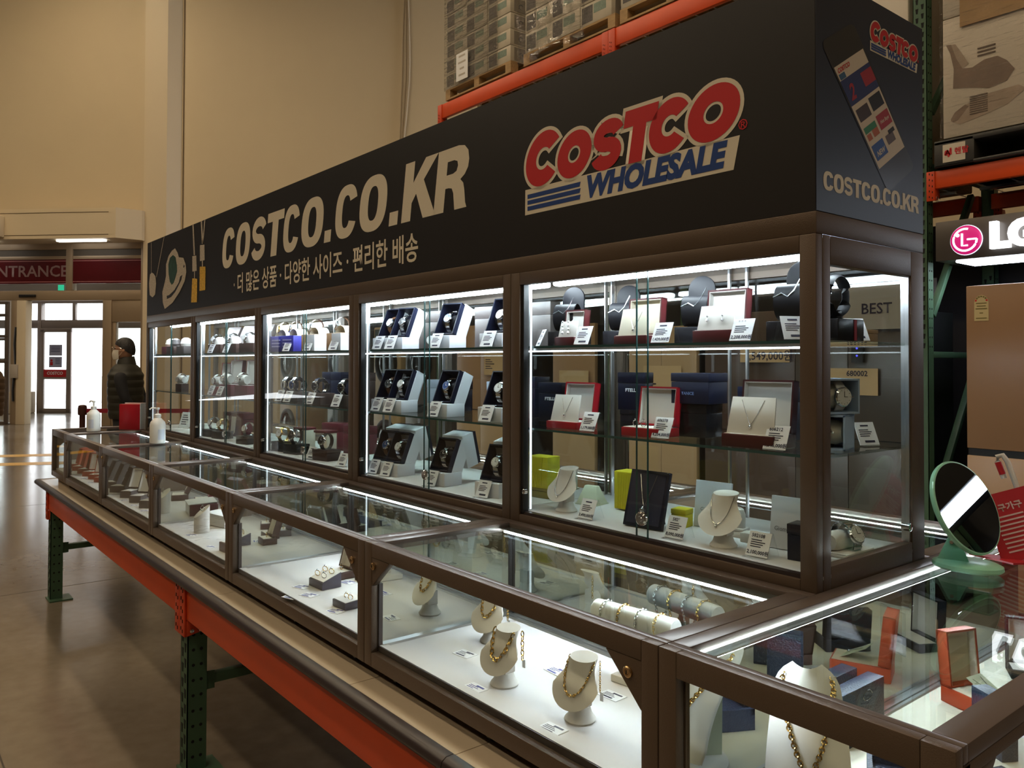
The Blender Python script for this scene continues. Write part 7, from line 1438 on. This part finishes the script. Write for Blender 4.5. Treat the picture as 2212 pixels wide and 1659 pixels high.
# ================================================================== STANCHION
st = empty('queue_post', (-9.757, 0.612, 0)); tag(st, 'dark maroon queue post with red belt near the entrance', 'queue post')
pm2 = mat('maroon_post', (0.09, 0.035, 0.03), 0.35, 0.4); m = MB(); m.lathe([(0.17, 0), (0.17, 0.012), (0.05, 0.03), (0.03, 0.04)], 24); obj('base', m.mesh('queue_base', pm2), st); m = MB(); m.lathe([(0.032, 0.03), (0.032, 0.86)], 18); obj('pole', m.mesh('queue_pole', pm2), st); m = MB(); m.lathe([(0.046, 0.86), (0.05, 0.88), (0.05, 0.94), (0.044, 0.97), (0.02, 0.98)], 20); obj('head', m.mesh('queue_head', pm2), st)
m = MB(); v = Vector((1.05, 0.95, 0)); nn = Vector((-v.y, v.x, 0)).normalized() * 0.0012; a0 = Vector((0.03, 0.03, 0.885)); b0 = a0 + v + Vector((0, 0, 0.015))
m.add([tuple(p) for p in (a0 - nn, b0 - nn, b0 - nn + Vector((0, 0, 0.05)), a0 - nn + Vector((0, 0, 0.05)), a0 + nn, b0 + nn, b0 + nn + Vector((0, 0, 0.05)), a0 + nn + Vector((0, 0, 0.05)))], [(0, 1, 2, 3), (7, 6, 5, 4), (0, 4, 5, 1), (1, 5, 6, 2), (2, 6, 7, 3), (3, 7, 4, 0)]); obj('belt', m.mesh('queue_belt', mat('red_belt', (0.28, 0.01, 0.03), 0.6)), st)

# ================================================================== PEOPLE
def skin_body(name, joints, bones, m_, parent, sub=2):
    """one continuous skinned surface from joints {name: (pos, radius or (rx, ry))}"""
    names = list(joints); me = bpy.data.meshes.new(name); me.from_pydata([joints[k][0] for k in names], [(names.index(a), names.index(b)) for a, b in bones], [])
    o = bpy.data.objects.new(name, me); COL.objects.link(o); md = o.modifiers.new('skin', 'SKIN'); md.use_smooth_shade = True; sm = o.modifiers.new('sub', 'SUBSURF'); sm.levels = sm.render_levels = sub
    for i, k in enumerate(names):
        r = joints[k][1]; me.skin_vertices[0].data[i].radius = (r, r) if isinstance(r, (int, float)) else r
    me.skin_vertices[0].data[0].use_root = True
    out = bpy.data.meshes.new_from_object(o.evaluated_get(bpy.context.evaluated_depsgraph_get())); bpy.data.objects.remove(o); out.name = name; out.materials.clear(); out.materials.append(m_); out.shade_smooth(); p = obj(name, out, parent); return p
skin = mat('skin', (0.42, 0.22, 0.13), 0.5); hair = mat('black_hair', (0.012, 0.010, 0.010), 0.45, bump=0.6, bscale=90); maskm = mat('white_mask', (0.75, 0.70, 0.60), 0.7); vest = mat('olive_black_quilt', (0.022, 0.020, 0.012), 0.55); sleeve = mat('black_knit', (0.010, 0.010, 0.013), 0.8); trouser = mat('dark_trousers', (0.02, 0.02, 0.025), 0.8); shoe = mat('dark_shoes', (0.015, 0.013, 0.012), 0.5)
def hand(parent, M, side, nm='hand'):
    """relaxed hand: palm plus five bent fingers, local +x towards the fingertips, thumb on +y*side"""
    m = MB(); m.grid(lambda u, v: (0.0 + 0.085 * v, (0.040 - 0.010 * abs(v - 0.6)) * math.cos(u * 2 * PI), 0.014 * math.sin(u * 2 * PI) * (1 - 0.25 * v)), 14, 6, 0, M, True); m.f.append(tuple(range(13, -1, -1))); m.m.append(0); m.f.append(tuple(70 + q for q in range(14))); m.m.append(0)
    for k, (ln, oy) in enumerate(((0.068, 0.028), (0.076, 0.010), (0.071, -0.009), (0.056, -0.027))):
        b = Vector((0.080, oy * side, 0)); p1 = b + Vector((ln * 0.45, 0, -0.008)); p2 = p1 + Vector((ln * 0.30, 0, -0.020)); p3 = p2 + Vector((ln * 0.12, 0, -0.022)); m.tube([tuple(b - Vector((0.015, 0, 0))), tuple(b), tuple(p1), tuple(p2), tuple(p3)], 0.0085 - 0.0007 * k, 8, 0, M)
    m.tube([(0.015, 0.025 * side, -0.004), (0.045, 0.052 * side, -0.010), (0.072, 0.060 * side, -0.018), (0.092, 0.054 * side, -0.024)], 0.0098, 8, 0, M)
    return obj(nm, m.mesh('person_hand', skin, smooth=70), parent)
def head(parent, M, glasses=True):
    """face along -y; built from one profile surface with nose, ears, hair, mask"""
    def H(u, v):
        a = u * 2 * PI; th = v * PI; c, s_ = -math.cos(th), math.sin(th); z = 0.118 * c; rx = 0.076 * s_ ** 0.85; ry = 0.098 * s_ ** 0.85
        if z < 0: rx *= 1 + 0.20 * z / 0.118; ry *= 1 + 0.10 * z / 0.118
        x, y = rx * math.sin(a), -ry * math.cos(a) + 0.004; f = max(0.0, math.cos(a))
        if z < -0.02: y -= f * 0.012 * min(1, (-z - 0.02) / 0.05)
        if abs(a if a < PI else a - 2 * PI) < 0.25 and -0.05 < z < 0.012: y -= 0.022 * (1 - abs(z + 0.028) / 0.04) * (1 - abs(a if a < PI else a - 2 * PI) / 0.25) if abs(z + 0.028) < 0.04 else 0
        if 0.005 < z < 0.03 and 0.25 < min(a, 2 * PI - a) < 0.7: y += 0.006
        return (x, y, z)
    m = MB(); m.grid(H, 40, 26, 0, M, True); hd_ = obj('head', m.mesh('person_head', skin, smooth=80), parent)
    m = MB()
    for s_ in (-1, 1): m.lathe([(0.006, 0), (0.017, 0.006), (0.020, 0.010), (0.014, 0.013)], 14, 0, M @ T(s_ * 0.070, 0.012, -0.012) @ RY(s_ * PI / 2), 1.0); 
    obj('ear', m.mesh('person_ears', skin), hd_); m = MB()
    for s_ in (-1, 1): m.lathe([(0.002, 0), (0.009, 0.002), (0.010, 0.004), (0.004, 0.006)], 12, 0, M @ T(s_ * 0.030, -0.084, 0.010) @ RX(PI / 2))
    obj('eye', m.mesh('person_eyes', mat('dark_eye', (0.03, 0.02, 0.02), 0.3)), hd_); m = MB()
    m.box((-0.02, -0.103, -0.072), (0.02, -0.096, -0.064), 0, M); obj('mouth', m.mesh('person_mouth', mat('lip', (0.3, 0.12, 0.09), 0.5)), hd_)
    def HR(u, v):
        a = u * 2 * PI; f = math.cos(a); lim = 0.42 + 0.22 * max(0, f) if True else 0; th = PI - v * PI * (0.50 - 0.15 * max(0.0, f) ** 0.7 + 0.17 * max(0.0, -f)); c, s_ = -math.cos(th), math.sin(th); k = 1.08 + 0.03 * math.sin(a * 13) * s_ + 0.02 * math.sin(a * 7 + v * 9); return (0.076 * k * s_ ** 0.85 * math.sin(a), -0.098 * k * s_ ** 0.85 * math.cos(a) + 0.006, 0.118 * 1.09 * c + 0.002)
    m = MB(); m.grid(HR, 40, 14, 0, M, True); m.grid(lambda u, v: tuple(Vector(HR(u, v)) * 0.93), 40, 14, 0, M, True); obj('hair', m.mesh('person_hair', hair, smooth=70), hd_)
    def MK(u, v):
        a = (u - 0.5) * 2.5; z = -0.098 + 0.092 * v; r = 1.0; b = 0.014 * math.cos(a) * math.sin(v * PI) + 0.006; return ((0.072 + b * 0.4) * math.sin(a) * (0.86 + 0.14 * v), -(0.094 + b) * math.cos(a) + 0.001 - 0.010 * math.cos(a), z - 0.012 * math.cos(a) * (1 - v))
    m = MB(); m.grid(MK, 22, 10, 0, M); m.grid(lambda u, v: tuple(Vector(MK(u, v)) * 1.006), 22, 10, 0, M); mk_ = obj('face_mask', m.mesh('person_mask', maskm, smooth=80), hd_); m = MB()
    for s_ in (-1, 1): m.tube([(s_ * 0.070, -0.034, -0.02), (s_ * 0.080, 0.0, -0.002), (s_ * 0.079, 0.022, -0.008)], 0.0016, 5, 0, M); m.tube([(s_ * 0.066, -0.036, -0.075), (s_ * 0.075, 0.0, -0.035), (s_ * 0.077, 0.022, -0.02)], 0.0016, 5, 0, M)
    obj('mask_strap', m.mesh('person_mask_strap', maskm), mk_)
    if glasses:
        m = MB()
        for s_ in (-1, 1): m.tube([(s_ * 0.032 + 0.022 * math.cos(a * PI / 8), -0.104, 0.012 + 0.016 * math.sin(a * PI / 8)) for a in range(16)], 0.0016, 5, 0, M, True); m.tube([(s_ * 0.054, -0.102, 0.016), (s_ * 0.078, -0.04, 0.016), (s_ * 0.082, 0.012, 0.008)], 0.0016, 5, 0, M)
        m.tube([(-0.010, -0.106, 0.014), (0.010, -0.106, 0.014)], 0.0015, 5, 0, M); obj('glasses', m.mesh('person_glasses', steel), hd_)
    return hd_
def body_and_legs(t, top, tm, lm, quilt=True):
    """adult body facing -y, feet at z = 0; top = crown height"""
    s = top / 1.74; J = dict(pelvis=((0, 0.01, 0.95), (0.175, 0.13)), waist=((0, 0.0, 1.10), (0.17, 0.135)), chest=((0, 0.0, 1.30), (0.185, 0.135)), collar=((0, 0.012, 1.42), (0.125, 0.085)), neck=((0, 0.005, 1.50), 0.062), throat=((0, -0.005, 1.56), 0.056),
        hipl=((-0.095, 0.01, 0.88), 0.105), kneel=((-0.10, 0.0, 0.49), 0.068), anklel=((-0.10, 0.02, 0.09), 0.048), hipr=((0.095, 0.01, 0.88), 0.105), kneer=((0.10, 0.0, 0.49), 0.068), ankler=((0.10, 0.02, 0.09), 0.048))
    J = {k: (tuple(c * s for c in p), r if isinstance(r, (int, float)) else r) for k, (p, r) in J.items()}
    o = skin_body('body', J, [('pelvis', 'waist'), ('waist', 'chest'), ('chest', 'collar'), ('collar', 'neck'), ('neck', 'throat'), ('pelvis', 'hipl'), ('hipl', 'kneel'), ('kneel', 'anklel'), ('pelvis', 'hipr'), ('hipr', 'kneer'), ('kneer', 'ankler')], lm, t)
    m = MB()
    for x in (-0.10, 0.10): m.grid(lambda u, v: (x * s + 0.046 * math.sin(u * 2 * PI) * math.sin(v * PI) ** 0.6, -0.02 + 0.5 * 0.27 * -math.cos(v * PI) * -1 - 0.04, max(0.0, 0.045 + 0.05 * math.cos(u * 2 * PI) * math.sin(v * PI) ** 0.6 * (0.6 + 0.4 * v))), 16, 12, 0, None, True)
    obj('shoe', m.mesh('person_shoes', shoe), t)
    def V(u, v):
        a = u * 2 * PI; z = (0.90 + 0.56 * v); q = 0.010 * abs(math.sin(v * PI * 7)) if quilt else 0; w = 0.205 + 0.018 * math.sin(v * PI) - (0.085 * max(0, (v - 0.78) / 0.22) ** 1.4); d = 0.150 + 0.015 * math.sin(v * PI * 0.9) - 0.06 * max(0, (v - 0.8) / 0.2) ** 1.5; return ((w + q) * math.sin(a) * s, (-(d + q) * math.cos(a) + 0.004) * s, z * s)
    m = MB(); m.grid(V, 40, 46, 0, None, True); m.grid(lambda u, v: tuple(Vector(V(u, v)) * 0.985), 40, 46, 0, None, True); ve = obj('jacket', m.mesh('person_jacket', tm, smooth=70), t)
    m = MB(); m.grid(lambda u, v: (0.082 * s * (1.25 - 0.25 * v) * math.sin(u * 2 * PI), (-0.080 * (1.25 - 0.25 * v) * math.cos(u * 2 * PI) + 0.006) * s, (1.44 + 0.085 * v - 0.02 * math.cos(u * 2 * PI)) * s), 28, 6, 0, None, True); m.grid(lambda u, v: (0.076 * s * (1.25 - 0.25 * v) * math.sin(u * 2 * PI), (-0.074 * (1.25 - 0.25 * v) * math.cos(u * 2 * PI) + 0.006) * s, (1.44 + 0.085 * v - 0.02 * math.cos(u * 2 * PI)) * s), 28, 6, 0, None, True); obj('collar', m.mesh('person_collar', tm, smooth=70), ve)
    return s
man = empty('person', (-8.47, 0.775, 0)); tag(man, 'man in dark quilted vest, white mask and glasses, hands clasped behind his back', 'person')
FACE = math.atan2(-0.7777, -0.6287) + PI / 2       # faces along the picture plane towards the entrance side
man.rotation_euler = (0, 0, FACE + 0.12)
s = body_and_legs(man, 1.745, vest, trouser)
arms = []
for sd in (-1, 1):
    J = dict(sh=((sd * 0.195, 0.01, 1.385), 0.074), up=((sd * 0.235, 0.03, 1.27), 0.066), el=((sd * 0.255, 0.09, 1.09), 0.054), fo=((sd * 0.19, 0.17, 0.98), 0.045), wr=((sd * 0.085, 0.215, 0.925), 0.034))
    skin_body('sleeve', J, [('sh', 'up'), ('up', 'el'), ('el', 'fo'), ('fo', 'wr')], sleeve, man)
    hand(man, T(sd * 0.085, 0.215, 0.925) @ RZ(PI if sd > 0 else 0) @ RY(0.25), sd)
head(man, T(0, -0.015, 1.622))
# shopper cut by the frame edge
per = empty('person', (-10.455, -0.255, 0)); tag(per, 'person in brown quilted coat at the picture edge holding a leaflet', 'person'); per.rotation_euler = (0, 0, FACE + 0.5)
coat = mat('brown_quilt', (0.10, 0.055, 0.025), 0.6); s = body_and_legs(per, 1.66, coat, trouser)
J = dict(sh=((0.19, 0.0, 1.30), 0.085), up=((0.225, 0.0, 1.18), 0.078), el=((0.245, 0.03, 1.02), 0.066), fo=((0.245, 0.0, 0.90), 0.058), wr=((0.235, -0.045, 0.80), 0.048)); skin_body('sleeve', J, [('sh', 'up'), ('up', 'el'), ('el', 'fo'), ('fo', 'wr')], coat, per)
hand(per, T(0.235, -0.045, 0.80) @ RY(PI / 2 + 0.2), 1)
J = dict(sh=((-0.19, 0.0, 1.30), 0.085), up=((-0.23, -0.03, 1.18), 0.078), el=((-0.24, -0.08, 1.04), 0.066), fo=((-0.10, -0.24, 1.04), 0.056), wr=((0.05, -0.31, 1.09), 0.046)); skin_body('sleeve', J, [('sh', 'up'), ('up', 'el'), ('el', 'fo'), ('fo', 'wr')], coat, per)
hand(per, T(0.05, -0.31, 1.09) @ RZ(0.1), -1)
head(per, T(0, -0.015, 1.54), False)
m = MB(); m.box((-0.14, -0.1, 0), (0.14, 0.1, 0.003)); o = obj('leaflet', m.mesh('held_leaflet', paper)); o.location = Vector((-10.455, -0.255, 0)) + Vector((math.cos(FACE + 0.5), math.sin(FACE + 0.5), 0)) * 0.27 + Vector((math.sin(FACE + 0.5), -math.cos(FACE + 0.5), 0)) * 0.34 + Vector((0, 0, 1.11)); o.rotation_euler = (0.45, 0.1, FACE + 0.5); tag(o, 'cream leaflet held out by the person in the brown coat', 'leaflet')
